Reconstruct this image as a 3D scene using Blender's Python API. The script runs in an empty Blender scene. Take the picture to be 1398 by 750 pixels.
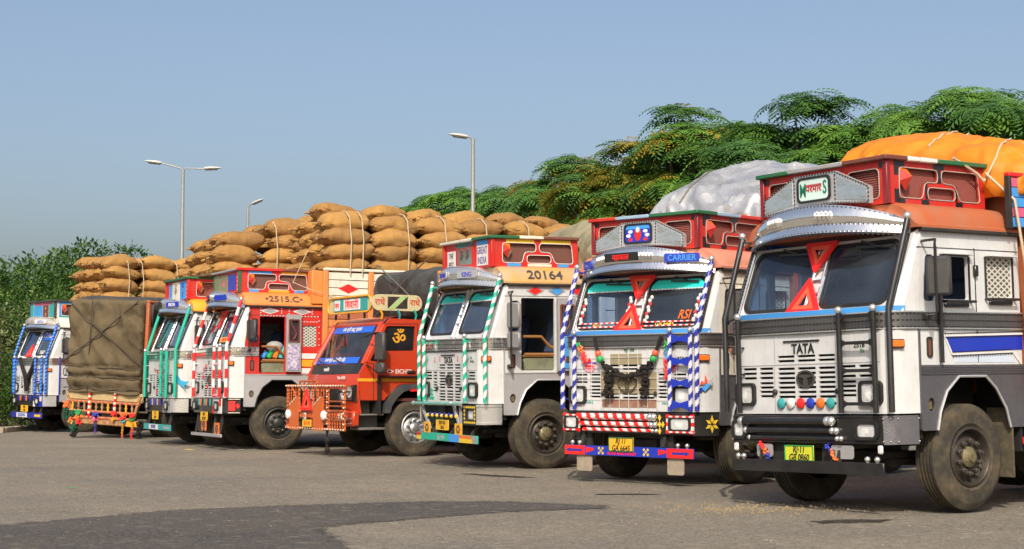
import bpy, bmesh, math, random
import numpy as np
from mathutils import Vector, Matrix, noise
from mathutils.geometry import tessellate_polygon
from mathutils.bvhtree import BVHTree
rnd = random.Random(7)
R = math.radians
C = bpy.context.scene.collection
SC = bpy.context.scene

# ------------------------------------------------------------------ camera
cam = bpy.data.cameras.new("camera")
cam.sensor_width = 36.0
cam.lens = 36.0 * 2200 / 1398
cam.clip_end = 4000
cam.clip_start = 0.1
co = bpy.data.objects.new("camera", cam)
C.objects.link(co)
co.location = (0, 0, 1.216)
co.rotation_euler = (R(90 + 3.92), 0, 0)
SC.camera = co

# ------------------------------------------------------------------ light
SUN_EL, SUN_AZ = 41.0, 186.0            # degrees; azimuth from +Y clockwise (sun is behind the camera)
w = bpy.data.worlds.new("World")
SC.world = w
w.use_nodes = True
nt = w.node_tree
nt.nodes.clear()
sky = nt.nodes.new("ShaderNodeTexSky")
sky.sky_type = 'NISHITA'
sky.sun_disc = False
sky.sun_elevation = R(SUN_EL)
sky.sun_rotation = R(SUN_AZ)
sky.air_density = 0.9
sky.dust_density = 5.5
sky.ozone_density = 0.5
sky.altitude = 200
bg = nt.nodes.new("ShaderNodeBackground")
bg.inputs['Strength'].default_value = 0.15
out = nt.nodes.new("ShaderNodeOutputWorld")
nt.links.new(sky.outputs[0], bg.inputs[0])
nt.links.new(bg.outputs[0], out.inputs[0])
sl = bpy.data.lights.new("sun", 'SUN')
sl.energy = 3.4
sl.angle = R(0.55)
sl.color = (1.0, 0.93, 0.80)
so = bpy.data.objects.new("sun", sl)
C.objects.link(so)
az, el = R(SUN_AZ), R(SUN_EL)
sdir = Vector((math.sin(az) * math.cos(el), math.cos(az) * math.cos(el), math.sin(el)))
so.rotation_euler = sdir.to_track_quat('Z', 'Y').to_euler()
so.location = (0, -20, 30)
SC.view_settings.view_transform = 'Standard'
SC.view_settings.look = 'None'
SC.view_settings.exposure = 0.12
SC.view_settings.gamma = 1.0
SC.cycles.max_bounces = 6
SC.cycles.transparent_max_bounces = 12

# ------------------------------------------------------------------ materials
MATS = {}


def lin(c):
    return tuple(((x / 255) / 12.92 if x <= 10 else (((x / 255) + 0.055) / 1.055) ** 2.4) for x in c)


def pm(name, col, rough=0.5, metal=0.0, dirt=0.25, dscale=3.0, bump=0.0, bscale=40.0, dcol=(0.16, 0.125, 0.085), coat=0.0, spec=0.5, streak=0.0, objvar=0.0, crinkle=0.0, cscale=3.0, var=0.0, vscale=1.5, vcol=None):
    """Principled paint with dust and wear driven by object-space noise."""
    if name in MATS:
        return MATS[name]
    m = bpy.data.materials.new(name)
    m.use_nodes = True
    t = m.node_tree
    b = t.nodes['Principled BSDF']
    b.inputs['Roughness'].default_value = rough
    b.inputs['Metallic'].default_value = metal
    b.inputs['Coat Weight'].default_value = coat
    b.inputs['Specular IOR Level'].default_value = spec
    tc = t.nodes.new('ShaderNodeTexCoord')
    last = None
    rgb = t.nodes.new('ShaderNodeRGB')
    rgb.outputs[0].default_value = (*col, 1)
    last = rgb.outputs[0]
    if var > 0:
        n2 = t.nodes.new('ShaderNodeTexNoise')
        n2.inputs['Scale'].default_value = vscale
        n2.inputs['Detail'].default_value = 5
        t.links.new(tc.outputs['Object'], n2.inputs['Vector'])
        r2 = t.nodes.new('ShaderNodeValToRGB')
        r2.color_ramp.elements[0].position = 0.38
        r2.color_ramp.elements[1].position = 0.66
        t.links.new(n2.outputs[0], r2.inputs[0])
        mlt = t.nodes.new('ShaderNodeMath')
        mlt.operation = 'MULTIPLY'
        mlt.inputs[1].default_value = var
        t.links.new(r2.outputs[0], mlt.inputs[0])
        mx = t.nodes.new('ShaderNodeMix')
        mx.data_type = 'RGBA'
        t.links.new(mlt.outputs[0], mx.inputs['Factor'])
        t.links.new(last, mx.inputs['A'])
        mx.inputs['B'].default_value = (*(vcol or tuple(c * 0.45 for c in col)), 1)
        last = mx.outputs['Result']
    if objvar > 0:                                   # every copy has its own tone
        oi = t.nodes.new('ShaderNodeObjectInfo')
        mlt = t.nodes.new('ShaderNodeMath')
        mlt.operation = 'MULTIPLY'
        mlt.inputs[1].default_value = objvar
        t.links.new(oi.outputs['Random'], mlt.inputs[0])
        mx = t.nodes.new('ShaderNodeMix')
        mx.data_type = 'RGBA'
        t.links.new(mlt.outputs[0], mx.inputs['Factor'])
        t.links.new(last, mx.inputs['A'])
        mx.inputs['B'].default_value = (col[0] * .55, col[1] * .52, col[2] * .62, 1)
        last = mx.outputs['Result']
    if streak > 0:                                   # rain and rust runs
        mp = t.nodes.new('ShaderNodeMapping')
        mp.inputs['Scale'].default_value = (14, 14, 2.2)
        t.links.new(tc.outputs['Object'], mp.inputs[0])
        ns = t.nodes.new('ShaderNodeTexNoise')
        ns.inputs['Scale'].default_value = 1.6
        ns.inputs['Detail'].default_value = 7
        ns.inputs['Roughness'].default_value = .7
        t.links.new(mp.outputs[0], ns.inputs['Vector'])
        rs_ = t.nodes.new('ShaderNodeValToRGB')
        rs_.color_ramp.elements[0].position = 0.50
        rs_.color_ramp.elements[1].position = 0.72
        t.links.new(ns.outputs[0], rs_.inputs[0])
        mlt = t.nodes.new('ShaderNodeMath')
        mlt.operation = 'MULTIPLY'
        mlt.inputs[1].default_value = streak
        t.links.new(rs_.outputs[0], mlt.inputs[0])
        mx = t.nodes.new('ShaderNodeMix')
        mx.data_type = 'RGBA'
        t.links.new(mlt.outputs[0], mx.inputs['Factor'])
        t.links.new(last, mx.inputs['A'])
        mx.inputs['B'].default_value = (.13, .085, .05, 1)
        last = mx.outputs['Result']
    if dirt > 0:
        n = t.nodes.new('ShaderNodeTexNoise')
        n.inputs['Scale'].default_value = dscale
        n.inputs['Detail'].default_value = 8
        n.inputs['Roughness'].default_value = 0.68
        t.links.new(tc.outputs['Object'], n.inputs['Vector'])
        r = t.nodes.new('ShaderNodeValToRGB')
        r.color_ramp.elements[0].position = 0.42
        r.color_ramp.elements[1].position = 0.75
        t.links.new(n.outputs[0], r.inputs[0])
        ml = t.nodes.new('ShaderNodeMath')
        ml.operation = 'MULTIPLY'
        ml.inputs[1].default_value = dirt
        t.links.new(r.outputs[0], ml.inputs[0])
        mx = t.nodes.new('ShaderNodeMix')
        mx.data_type = 'RGBA'
        t.links.new(ml.outputs[0], mx.inputs['Factor'])
        t.links.new(last, mx.inputs['A'])
        mx.inputs['B'].default_value = (*dcol, 1)
        last = mx.outputs['Result']
        ra = t.nodes.new('ShaderNodeMath')
        ra.operation = 'MULTIPLY_ADD'
        ra.inputs[1].default_value = 0.5
        ra.inputs[2].default_value = rough
        t.links.new(ml.outputs[0], ra.inputs[0])
        t.links.new(ra.outputs[0], b.inputs['Roughness'])
    t.links.new(last, b.inputs['Base Color'])
    if bump > 0:
        nb = t.nodes.new('ShaderNodeTexNoise')
        nb.inputs['Scale'].default_value = bscale
        nb.inputs['Detail'].default_value = 4
        t.links.new(tc.outputs['Object'], nb.inputs['Vector'])
        bp = t.nodes.new('ShaderNodeBump')
        bp.inputs['Strength'].default_value = bump
        bp.inputs['Distance'].default_value = 0.02
        t.links.new(nb.outputs[0], bp.inputs['Height'])
        t.links.new(bp.outputs[0], b.inputs['Normal'])
    if crinkle > 0:                                  # crumpled sheet: little flat facets, each tipped its own way
        geo = t.nodes.new('ShaderNodeNewGeometry')
        nd_ = t.nodes.new('ShaderNodeTexNoise')
        nd_.inputs['Scale'].default_value = 1.7
        nd_.inputs['Detail'].default_value = 3
        t.links.new(tc.outputs['Object'], nd_.inputs['Vector'])
        vm = t.nodes.new('ShaderNodeVectorMath')
        vm.operation = 'MULTIPLY_ADD'
        vm.inputs[1].default_value = (.55, .55, .55)
        t.links.new(nd_.outputs['Color'], vm.inputs[0])
        t.links.new(tc.outputs['Object'], vm.inputs[2])
        acc = b.inputs['Normal'].links[0].from_socket if b.inputs['Normal'].links else geo.outputs['Normal']
        for sc_, am in ((cscale, crinkle), (cscale * 2.7, crinkle * .55)):
            vo = t.nodes.new('ShaderNodeTexVoronoi')
            vo.inputs['Scale'].default_value = sc_
            t.links.new(vm.outputs[0], vo.inputs['Vector'])
            v1 = t.nodes.new('ShaderNodeVectorMath')
            v1.operation = 'SUBTRACT'
            v1.inputs[1].default_value = (.5, .5, .5)
            t.links.new(vo.outputs['Color'], v1.inputs[0])
            v2 = t.nodes.new('ShaderNodeVectorMath')
            v2.operation = 'MULTIPLY_ADD'
            v2.inputs[1].default_value = (am, am, am)
            t.links.new(v1.outputs[0], v2.inputs[0])
            t.links.new(acc, v2.inputs[2])
            v3 = t.nodes.new('ShaderNodeVectorMath')
            v3.operation = 'NORMALIZE'
            t.links.new(v2.outputs[0], v3.inputs[0])
            acc = v3.outputs[0]
        t.links.new(acc, b.inputs['Normal'])
    MATS[name] = m
    return m


def glass_mat(name, tint, refl=1.0, dust=.10):
    if name in MATS:
        return MATS[name]
    m = bpy.data.materials.new(name)
    m.use_nodes = True
    t = m.node_tree
    t.nodes.clear()
    o = t.nodes.new('ShaderNodeOutputMaterial')
    tr = t.nodes.new('ShaderNodeBsdfTransparent')
    tr.inputs[0].default_value = (*tint, 1)
    gl = t.nodes.new('ShaderNodeBsdfGlossy')
    gl.inputs['Roughness'].default_value = 0.03
    gl.inputs[0].default_value = (refl, refl, refl, 1)
    lw = t.nodes.new('ShaderNodeLayerWeight')
    lw.inputs[0].default_value = .5
    pw = t.nodes.new('ShaderNodeMath')
    pw.operation = 'POWER'
    pw.inputs[1].default_value = 4.0
    t.links.new(lw.outputs['Facing'], pw.inputs[0])
    fr = t.nodes.new('ShaderNodeMath')
    fr.operation = 'MULTIPLY_ADD'
    fr.inputs[1].default_value = .75
    fr.inputs[2].default_value = .05
    t.links.new(pw.outputs[0], fr.inputs[0])
    mx = t.nodes.new('ShaderNodeMixShader')
    t.links.new(fr.outputs[0], mx.inputs[0])
    t.links.new(tr.outputs[0], mx.inputs[1])
    t.links.new(gl.outputs[0], mx.inputs[2])
    df = t.nodes.new('ShaderNodeBsdfDiffuse')       # dust film
    df.inputs[0].default_value = (.40, .44, .48, 1)
    tc = t.nodes.new('ShaderNodeTexCoord')
    nz_ = t.nodes.new('ShaderNodeTexNoise')
    nz_.inputs['Scale'].default_value = 2.2
    nz_.inputs['Detail'].default_value = 7
    t.links.new(tc.outputs['Object'], nz_.inputs['Vector'])
    mr = t.nodes.new('ShaderNodeMapRange')
    mr.inputs[1].default_value = .35
    mr.inputs[2].default_value = .75
    mr.inputs[3].default_value = dust * .5
    mr.inputs[4].default_value = dust * 1.7
    t.links.new(nz_.outputs[0], mr.inputs[0])
    m2 = t.nodes.new('ShaderNodeMixShader')
    t.links.new(mr.outputs[0], m2.inputs[0])
    t.links.new(mx.outputs[0], m2.inputs[1])
    t.links.new(df.outputs[0], m2.inputs[2])
    t.links.new(m2.outputs[0], o.inputs[0])
    MATS[name] = m
    return m


def mesh_mat(name, c0, c1, scale):
    """diagonal wire-mesh print: thin crossing wires over a dark ground (too fine to model)"""
    if name in MATS:
        return MATS[name]
    m = bpy.data.materials.new(name)
    m.use_nodes = True
    t = m.node_tree
    b = t.nodes['Principled BSDF']
    b.inputs['Roughness'].default_value = 0.7
    tc = t.nodes.new('ShaderNodeTexCoord')
    outs = []
    for ang in (33, -33):
        mp = t.nodes.new('ShaderNodeMapping')
        mp.inputs['Rotation'].default_value = (0, R(ang), 0)
        wv = t.nodes.new('ShaderNodeTexWave')
        wv.inputs['Scale'].default_value = scale
        wv.bands_direction = 'Z'
        t.links.new(tc.outputs['Object'], mp.inputs[0])
        t.links.new(mp.outputs[0], wv.inputs[0])
        outs.append(wv.outputs['Fac'])
    mxm = t.nodes.new('ShaderNodeMath')
    mxm.operation = 'MAXIMUM'
    t.links.new(outs[0], mxm.inputs[0])
    t.links.new(outs[1], mxm.inputs[1])
    r = t.nodes.new('ShaderNodeValToRGB')
    r.color_ramp.elements[0].position = 0.62
    r.color_ramp.elements[0].color = (*c0, 1)
    r.color_ramp.elements[1].position = 0.86
    r.color_ramp.elements[1].color = (*c1, 1)
    t.links.new(mxm.outputs[0], r.inputs[0])
    t.links.new(r.outputs[0], b.inputs['Base Color'])
    MATS[name] = m
    return m


def leaf_mat(name, col, col2, trans=0.3):
    if name in MATS:
        return MATS[name]
    m = bpy.data.materials.new(name)
    m.use_nodes = True
    t = m.node_tree
    t.nodes.clear()
    o = t.nodes.new('ShaderNodeOutputMaterial')
    tc = t.nodes.new('ShaderNodeTexCoord')
    n = t.nodes.new('ShaderNodeTexNoise')
    n.inputs['Scale'].default_value = 0.9
    n.inputs['Detail'].default_value = 4
    t.links.new(tc.outputs['Object'], n.inputs['Vector'])
    r = t.nodes.new('ShaderNodeValToRGB')
    r.color_ramp.elements[0].position = 0.35
    r.color_ramp.elements[0].color = (*col, 1)
    r.color_ramp.elements[1].position = 0.68
    r.color_ramp.elements[1].color = (*col2, 1)
    t.links.new(n.outputs[0], r.inputs[0])
    d = t.nodes.new('ShaderNodeBsdfPrincipled')
    d.inputs['Roughness'].default_value = 0.55
    d.inputs['Specular IOR Level'].default_value = 0.25
    tl = t.nodes.new('ShaderNodeBsdfTranslucent')
    t.links.new(r.outputs[0], d.inputs['Base Color'])
    t.links.new(r.outputs[0], tl.inputs[0])
    mx = t.nodes.new('ShaderNodeMixShader')
    mx.inputs[0].default_value = trans
    t.links.new(d.outputs[0], mx.inputs[1])
    t.links.new(tl.outputs[0], mx.inputs[2])
    t.links.new(mx.outputs[0], o.inputs[0])
    MATS[name] = m
    return m


WHITE = pm('white_paint', (0.63, 0.635, 0.635), 0.34, dirt=0.26, dscale=3.4, coat=0.25, streak=.16, bump=.05, bscale=3, dcol=(.22,.195,.16))
CREAM = pm('cream_paint', (0.72, 0.68, 0.56), 0.45, dirt=0.35, dscale=2.5, streak=.25)
BLACK = pm('black_paint', (0.014, 0.014, 0.015), 0.28, dirt=0.22, dscale=4, coat=0.3, dcol=(0.10, 0.085, 0.065))
DARK = pm('dark_cavity', (0.012, 0.011, 0.010), 0.8, dirt=0.0)
CHASSIS = pm('chassis_black', (0.018, 0.017, 0.016), 0.7, dirt=0.5, dscale=5, dcol=(0.07, 0.055, 0.04))
CHROME = pm('chrome', (0.95, 0.94, 0.92), 0.09, metal=0.93, dirt=0.10, dscale=6, bump=0.35, bscale=4, dcol=(0.25, 0.22, 0.18))
BELTD = pm('belt_steel', (0.17, 0.165, 0.16), 0.35, metal=0.7, dirt=0.4, dscale=7, bump=0.2, bscale=30, dcol=(.08,.07,.06))
STEEL = pm('polished_steel', (0.74, 0.74, 0.73), 0.2, metal=0.75, dirt=0.2, dscale=8, dcol=(0.2, 0.18, 0.15))
ALU = pm('aluminium_sheet', (0.52, 0.52, 0.53), 0.38, metal=0.4, dirt=0.32, dscale=3, bump=0.15, bscale=25, dcol=(0.18, 0.16, 0.13))
ALUDARK = pm('weathered_aluminium', (0.16, 0.155, 0.165), 0.45, metal=0.6, dirt=0.4, dscale=9, bump=0.3, bscale=90, dcol=(0.06, 0.052, 0.045))
GREYP = pm('grey_paint', (0.33, 0.33, 0.34), 0.55, dirt=0.4)
RUBBER = pm('tyre_rubber', (0.040, 0.036, 0.029), 0.8, dirt=0.85, dscale=4.2, dcol=(0.150, 0.114, 0.066), spec=0.3, bump=0.2, bscale=60)
RUBBERD = pm('dark_rubber', (0.012, 0.012, 0.012), 0.6, dirt=0.15)
RIM = pm('rusty_rim', (0.055, 0.048, 0.042), 0.42, metal=0.5, dirt=0.5, dscale=16, dcol=(0.10, 0.065, 0.035))
RIMD = pm('black_rim', (0.03, 0.03, 0.03), 0.45, metal=0.3, dirt=0.4, dscale=9, dcol=(0.09, 0.08, 0.06))
RIMS = pm('silver_rim', (0.42, 0.42, 0.42), 0.4, metal=0.8, dirt=0.5, dscale=7, dcol=(0.14, 0.11, 0.08))
HUBC = pm('hub_grease', (0.20, 0.17, 0.09), 0.4, metal=0.3, dirt=0.9, dscale=22, dcol=(0.05, 0.04, 0.03))
RED = pm('red_paint', (0.56, 0.020, 0.014), 0.42, dirt=0.26, dscale=4, streak=.35, dcol=(.22,.12,.08))
BRED = pm('bright_red', (0.86, 0.020, 0.018), 0.35, dirt=0.08)
REFL = pm('orange_red_reflector', (0.90, 0.11, 0.05), 0.3, dirt=0.05)
ORANGE = pm('orange_paint', (0.72, 0.23, 0.045), 0.5, dirt=0.35, dscale=2.2, dcol=(0.35, 0.2, 0.12), streak=.4)
RUSTOR = pm('faded_orange_roof', (0.44, 0.105, 0.035), 0.5, dirt=0.45, dscale=2.6, dcol=(0.30, 0.15, 0.09), var=.5, vscale=5, vcol=(.36,.16,.08))
PINKOR = pm('faded_pink_roof', (0.58, 0.22, 0.14), 0.5, dirt=0.35, dscale=2.0, dcol=(0.45, 0.30, 0.22))
YELOR = pm('yellow_orange_paint', (0.70, 0.34, 0.025), 0.48, dirt=0.22, dscale=2.2, var=0.75, vscale=1.3, vcol=(0.34, 0.33, 0.30))
YELOR2 = pm('marigold_paint', (0.75, 0.34, 0.02), 0.45, dirt=0.15)
YELLOW = pm('yellow_paint', (0.78, 0.52, 0.03), 0.45, dirt=0.25)
GOLD = pm('plate_yellow', (0.80, 0.42, 0.02), 0.45, dirt=0.2, dscale=8)
PLATE = pm('plate_lime', (0.62, 0.62, 0.03), 0.45, dirt=0.15, dscale=8)
GREEN = pm('green_paint', (0.018, 0.13, 0.05), 0.42, dirt=0.2)
LGREEN = pm('bright_green', (0.02, 0.33, 0.08), 0.5, dirt=0.1)
TEAL = pm('teal_tape', (0.012, 0.40, 0.27), 0.35, dirt=0.15, dscale=9)
TEALP = pm('teal_paint', (0.03, 0.33, 0.33), 0.45, dirt=0.2)
CYAN = pm('cyan_paint', (0.02, 0.72, 0.62), 0.5, dirt=0.05)
BLUE = pm('royal_blue', (0.012, 0.035, 0.42), 0.32, dirt=0.1, coat=0.2)
SBLUE = pm('sky_blue_paint', (0.05, 0.30, 0.72), 0.45, dirt=0.2)
NAVY = pm('navy_tape', (0.02, 0.03, 0.30), 0.35, dirt=0.12)
LAV = pm('silver_tape', (0.62, 0.62, 0.70), 0.3, dirt=0.2, dscale=9)
WTAPE = pm('white_tape', (0.72, 0.70, 0.68), 0.35, dirt=0.2, dscale=9)
PINK = pm('pink_paint', (0.62, 0.10, 0.22), 0.5, dirt=0.2)
BROWN = pm('brown_red_board', (0.16, 0.045, 0.03), 0.6, dirt=0.3)
KHAKI = pm('khaki_cloth', (0.30, 0.25, 0.15), 0.85, dirt=0.3, dscale=20)
WOOL = pm('black_wool', (0.016, 0.012, 0.010), 0.95, dirt=0.0, bump=0.8, bscale=120)
AMBER = pm('amber_lens', (0.80, 0.16, 0.015), 0.2, dirt=0.1, coat=0.6)
SILV = pm('lamp_reflector', (0.86, 0.86, 0.84), 0.2, metal=0.12, dirt=0.05, bump=0.6, bscale=18)
MESHR = mesh_mat('red_wire_mesh', (0.07, 0.020, 0.016), (0.36, 0.10, 0.075), 17)
MESHB = mesh_mat('brown_wire_mesh', (0.07, 0.028, 0.020), (0.20, 0.085, 0.06), 18)
MESHG = mesh_mat('window_grille_mesh', (0.09, 0.09, 0.075), (0.55, 0.53, 0.46), 6.5)
GLASS = glass_mat('windscreen_glass', (0.56, 0.68, 0.82), 1.0, .045)
GLASSC = glass_mat('lamp_glass', (0.9, 0.9, 0.9), 1.0, .06)
SEAT = pm('seat_vinyl', (0.06, 0.09, 0.16), 0.6, dirt=0.2)
INTER = pm('cab_interior', (0.17, 0.19, 0.22), 0.7, dirt=0.2)
INBLUE = pm('interior_blue', (0.02, 0.14, 0.55), 0.5, dirt=0.1)
ROPE = pm('rope_fibre', (0.52, 0.42, 0.28), 0.9, dirt=0.2, dscale=20)
ROPED = pm('dark_rope', (0.05, 0.04, 0.03), 0.9, dirt=0.2, dscale=20)
CONC = pm('concrete', (0.34, 0.29, 0.22), 0.85, dirt=0.5, dscale=1.2, bump=0.3, bscale=30, dcol=(0.2, 0.15, 0.1))
GALV = pm('galvanised_steel', (0.33, 0.33, 0.31), 0.5, metal=0.4, dirt=0.2)
LAMPH = pm('lamp_housing', (0.50, 0.50, 0.46), 0.5, dirt=0.2)
BARK = pm('bark', (0.10, 0.075, 0.055), 0.9, dirt=0.4, dscale=6, bump=0.6, bscale=12, dcol=(0.05, 0.04, 0.03))


# ------------------------------------------------------------------ mesh builder
def rr(u0, u1, v0, v1, r, n=4):
    """rounded rectangle outline"""
    p = []
    for cu, cv, a0 in ((u1 - r, v1 - r, 0), (u0 + r, v1 - r, 90), (u0 + r, v0 + r, 180), (u1 - r, v0 + r, 270)):
        for i in range(n + 1):
            a = R(a0 + 90 * i / n)
            p.append((cu + r * math.cos(a), cv + r * math.sin(a)))
    return p


def rp(pts, r, n=3):
    """round every corner of a polygon"""
    o = []
    k = len(pts)
    for i in range(k):
        p0, p, p1 = Vector(pts[i - 1]), Vector(pts[i]), Vector(pts[(i + 1) % k])
        a, b = (p0 - p), (p1 - p)
        d = min(r, a.length * 0.45, b.length * 0.45)
        a, b = p + a.normalized() * d, p + b.normalized() * d
        for j in range(n + 1):
            t = j / n
            q = a * (1 - t) ** 2 + p * 2 * t * (1 - t) + b * t * t
            o.append((q.x, q.y))
    return o


def ell(cu, cv, ru, rv, n=16):
    return [(cu + ru * math.cos(2 * math.pi * i / n), cv + rv * math.sin(2 * math.pi * i / n)) for i in range(n)]


def frame_of(d):
    d = Vector(d).normalized()
    up = Vector((0, 0, 1)) if abs(d.z) < 0.95 else Vector((1, 0, 0))
    s = d.cross(up).normalized()
    return s, s.cross(d).normalized()


SPLIT = set('''windscreen_pillar windscreen_trim name_board_wing corner_post ladder_rung pole_bracket rain_hood bar_bracket steel_ball
bumper_corner roof_gutter wheel_arch_lining guard_bracket sign_post bumper_stay painted_block painted_diamond painted_flower cab_step wiper
rail_stay seat_rail bumper_block lamp_frame marker_lamp bumper_slot panel_seam door_seam window_trim seat filler_neck flash_edging
windscreen_surround door_window_frame painted_stripe cloth_panel corner_edging painted_bird'''.split())
FINE = set('''visor_rivet_trim name_board_rivet_trim belt_rivet_trim windscreen_rivet_trim flash_rivet_trim bumper_bolt white_studs guard_stud wire_screen
visor_fringe sun_strip_edging zigzag_trim flower_trim braid tinsel_garland grille_slats'''.split())


class MB:
    def __init__(self):
        self.v, self.f, self.m = [], [], []
        self.k = 0

    def add(self, vs, fs, k=None):
        o = len(self.v)
        self.v.extend([tuple(x) for x in vs])
        for f in fs:
            self.f.append(tuple(i + o for i in f))
            self.m.append(self.k if k is None else k)
        return self

    def box(self, x0, x1, y0, y1, z0, z1, b=0.0, k=None):
        x0, x1 = min(x0, x1), max(x0, x1)
        y0, y1 = min(y0, y1), max(y0, y1)
        z0, z1 = min(z0, z1), max(z0, z1)
        return self.obox((0, 0, 0), (1, 0, 0), (0, 1, 0), (0, 0, 1), x0, x1, y0, y1, z0, z1, b, k)

    def obox(self, o, X, Y, Z, x0, x1, y0, y1, z0, z1, b=0.0, k=None):
        o, X, Y, Z = Vector(o), Vector(X), Vector(Y), Vector(Z)
        P = lambda a, c, d: o + X * a + Y * c + Z * d
        if b <= 0:
            vs = [P(a, c, d) for d in (z0, z1) for c in (y0, y1) for a in (x0, x1)]
            fs = [(0, 2, 3, 1), (4, 5, 7, 6), (0, 1, 5, 4), (2, 6, 7, 3), (0, 4, 6, 2), (1, 3, 7, 5)]
            return self.add(vs, fs, k)
        b = min(b, (x1 - x0) * 0.45, (y1 - y0) * 0.45, (z1 - z0) * 0.45)
        vs, idx = [], {}
        for ix in (0, 1):
            for iy in (0, 1):
                for iz in (0, 1):
                    ex, ey, ez = (x0, x1)[ix], (y0, y1)[iy], (z0, z1)[iz]
                    sx, sy, sz = (1, -1)[ix], (1, -1)[iy], (1, -1)[iz]
                    for ax, p in ((0, (ex, ey + sy * b, ez + sz * b)), (1, (ex + sx * b, ey, ez + sz * b)), (2, (ex + sx * b, ey + sy * b, ez))):
                        idx[(ix, iy, iz, ax)] = len(vs)
                        vs.append(P(*p))
        g = lambda *q: idx[q]
        fs = []
        for s in (0, 1):
            fs.append([g(s, 0, 0, 0), g(s, 1, 0, 0), g(s, 1, 1, 0), g(s, 0, 1, 0)])
            fs.append([g(0, s, 0, 1), g(1, s, 0, 1), g(1, s, 1, 1), g(0, s, 1, 1)])
            fs.append([g(0, 0, s, 2), g(1, 0, s, 2), g(1, 1, s, 2), g(0, 1, s, 2)])
            for t in (0, 1):
                fs.append([g(s, t, 0, 0), g(s, t, 1, 0), g(s, t, 1, 1), g(s, t, 0, 1)])
                fs.append([g(s, 0, t, 0), g(s, 1, t, 0), g(s, 1, t, 2), g(s, 0, t, 2)])
                fs.append([g(0, s, t, 1), g(1, s, t, 1), g(1, s, t, 2), g(0, s, t, 2)])
                for r_ in (0, 1):
                    fs.append([g(s, t, r_, 0), g(s, t, r_, 1), g(s, t, r_, 2)])
        return self.add(vs, fs, k)

    def bar(self, p0, p1, w, h=None, b=0.0, k=None):
        p0, p1 = Vector(p0), Vector(p1)
        d = p1 - p0
        s, u = frame_of(d)
        h = h or w
        return self.obox(p0, d.normalized(), s, u, 0, d.length, -w / 2, w / 2, -h / 2, h / 2, b, k)

    def rings(self, rg, closed=True, caps=True, k=None):
        n = len(rg[0])
        vs = [p for r in rg for p in r]
        fs = []
        m = n if closed else n - 1
        for i in range(len(rg) - 1):
            for j in range(m):
                a, b = i * n + j, i * n + (j + 1) % n
                fs.append((a, b, b + n, a + n))
        if caps and closed:
            fs.append(tuple(range(n - 1, -1, -1)))
            fs.append(tuple((len(rg) - 1) * n + j for j in range(n)))
        return self.add(vs, fs, k)

    def tube(self, path, r, n=8, caps=True, k=None):
        path = [Vector(p) for p in path]
        rg = []
        pu = None
        for i, p in enumerate(path):
            d = (path[min(i + 1, len(path) - 1)] - path[max(i - 1, 0)])
            s, u = frame_of(d)
            if pu is not None:
                s = (pu - d.normalized() * pu.dot(d.normalized()))
                s.normalize()
                u = s.cross(d.normalized())
            pu = s
            rad = r(i / max(1, len(path) - 1)) if callable(r) else r
            rg.append([p + (s * math.cos(2 * math.pi * j / n) + u * math.sin(2 * math.pi * j / n)) * rad for j in range(n)])
        return self.rings(rg, True, caps, k)

    def striped(self, path, r, pitch=0.14, n=12, spiral=True, ks=(0, 1), duty=0.5):
        """tube wrapped in two-colour tape: every little face takes one of two materials"""
        pts = []
        for a, b in zip(path[:-1], path[1:]):
            a, b = Vector(a), Vector(b)
            q = max(2, int((b - a).length / 0.018))
            pts += [a.lerp(b, i / q) for i in range(q)]
        pts.append(Vector(path[-1]))
        o = len(self.f)
        self.tube(pts, r, n)
        L = 0
        fi = o
        for i in range(len(pts) - 1):
            for j in range(n):
                ph = L / pitch + (j / n if spiral else 0)
                self.m[fi] = ks[0] if (ph % 1.0) < duty else ks[1]
                fi += 1
            L += (pts[i + 1] - pts[i]).length
        return self

    def ball(self, c, r, nu=12, nv=8, s=(1, 1, 1), k=None):
        rg = []
        for i in range(nv + 1):
            a = math.pi * i / nv
            rr_ = max(math.sin(a), 1e-3) * r
            rg.append([(c[0] + rr_ * math.cos(2 * math.pi * j / nu) * s[0], c[1] + rr_ * math.sin(2 * math.pi * j / nu) * s[1], c[2] + r * math.cos(a) * s[2]) for j in range(nu)])
        return self.rings(rg, True, True, k)

    def lathe(self, prof, c, axis='y', n=32, k=None, ks=None):
        """prof: (radius, offset along the axis)"""
        rg = []
        for r, a in prof:
            ring = []
            for j in range(n):
                t = 2 * math.pi * j / n
                p, q = r * math.cos(t), r * math.sin(t)
                ring.append({'y': (c[0] + p, c[1] + a, c[2] + q), 'z': (c[0] + p, c[1] + q, c[2] + a), 'x': (c[0] + a, c[1] + p, c[2] + q)}[axis])
            rg.append(ring)
        o = len(self.f)
        self.rings(rg, True, False, k)
        if ks:
            for i, kk in enumerate(ks):
                for j in range(n):
                    self.m[o + i * n + j] = kk
        return self

    def plate(self, outer, holes, o, u, v, th, k=None):
        """flat sheet with real holes; front face at o, thickness th backwards (normal = u x v)"""
        o, u, v = Vector(o), Vector(u).normalized(), Vector(v).normalized()
        nn = u.cross(v)
        loops = [outer] + list(holes)
        tri = tessellate_polygon([[Vector((p[0], p[1], 0)) for p in l] for l in loops])
        flat = [p for l in loops for p in l]
        N = len(flat)
        vs = [o + u * p[0] + v * p[1] for p in flat] + [o + u * p[0] + v * p[1] - nn * th for p in flat]
        fs = [tuple(t) for t in tri] + [tuple(i + N for i in reversed(t)) for t in tri]
        s = 0
        for l in loops:
            for i in range(len(l)):
                a, b = s + i, s + (i + 1) % len(l)
                fs.append((a, b, b + N, a + N))
            s += len(l)
        return self.add(vs, fs, k)

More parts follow.
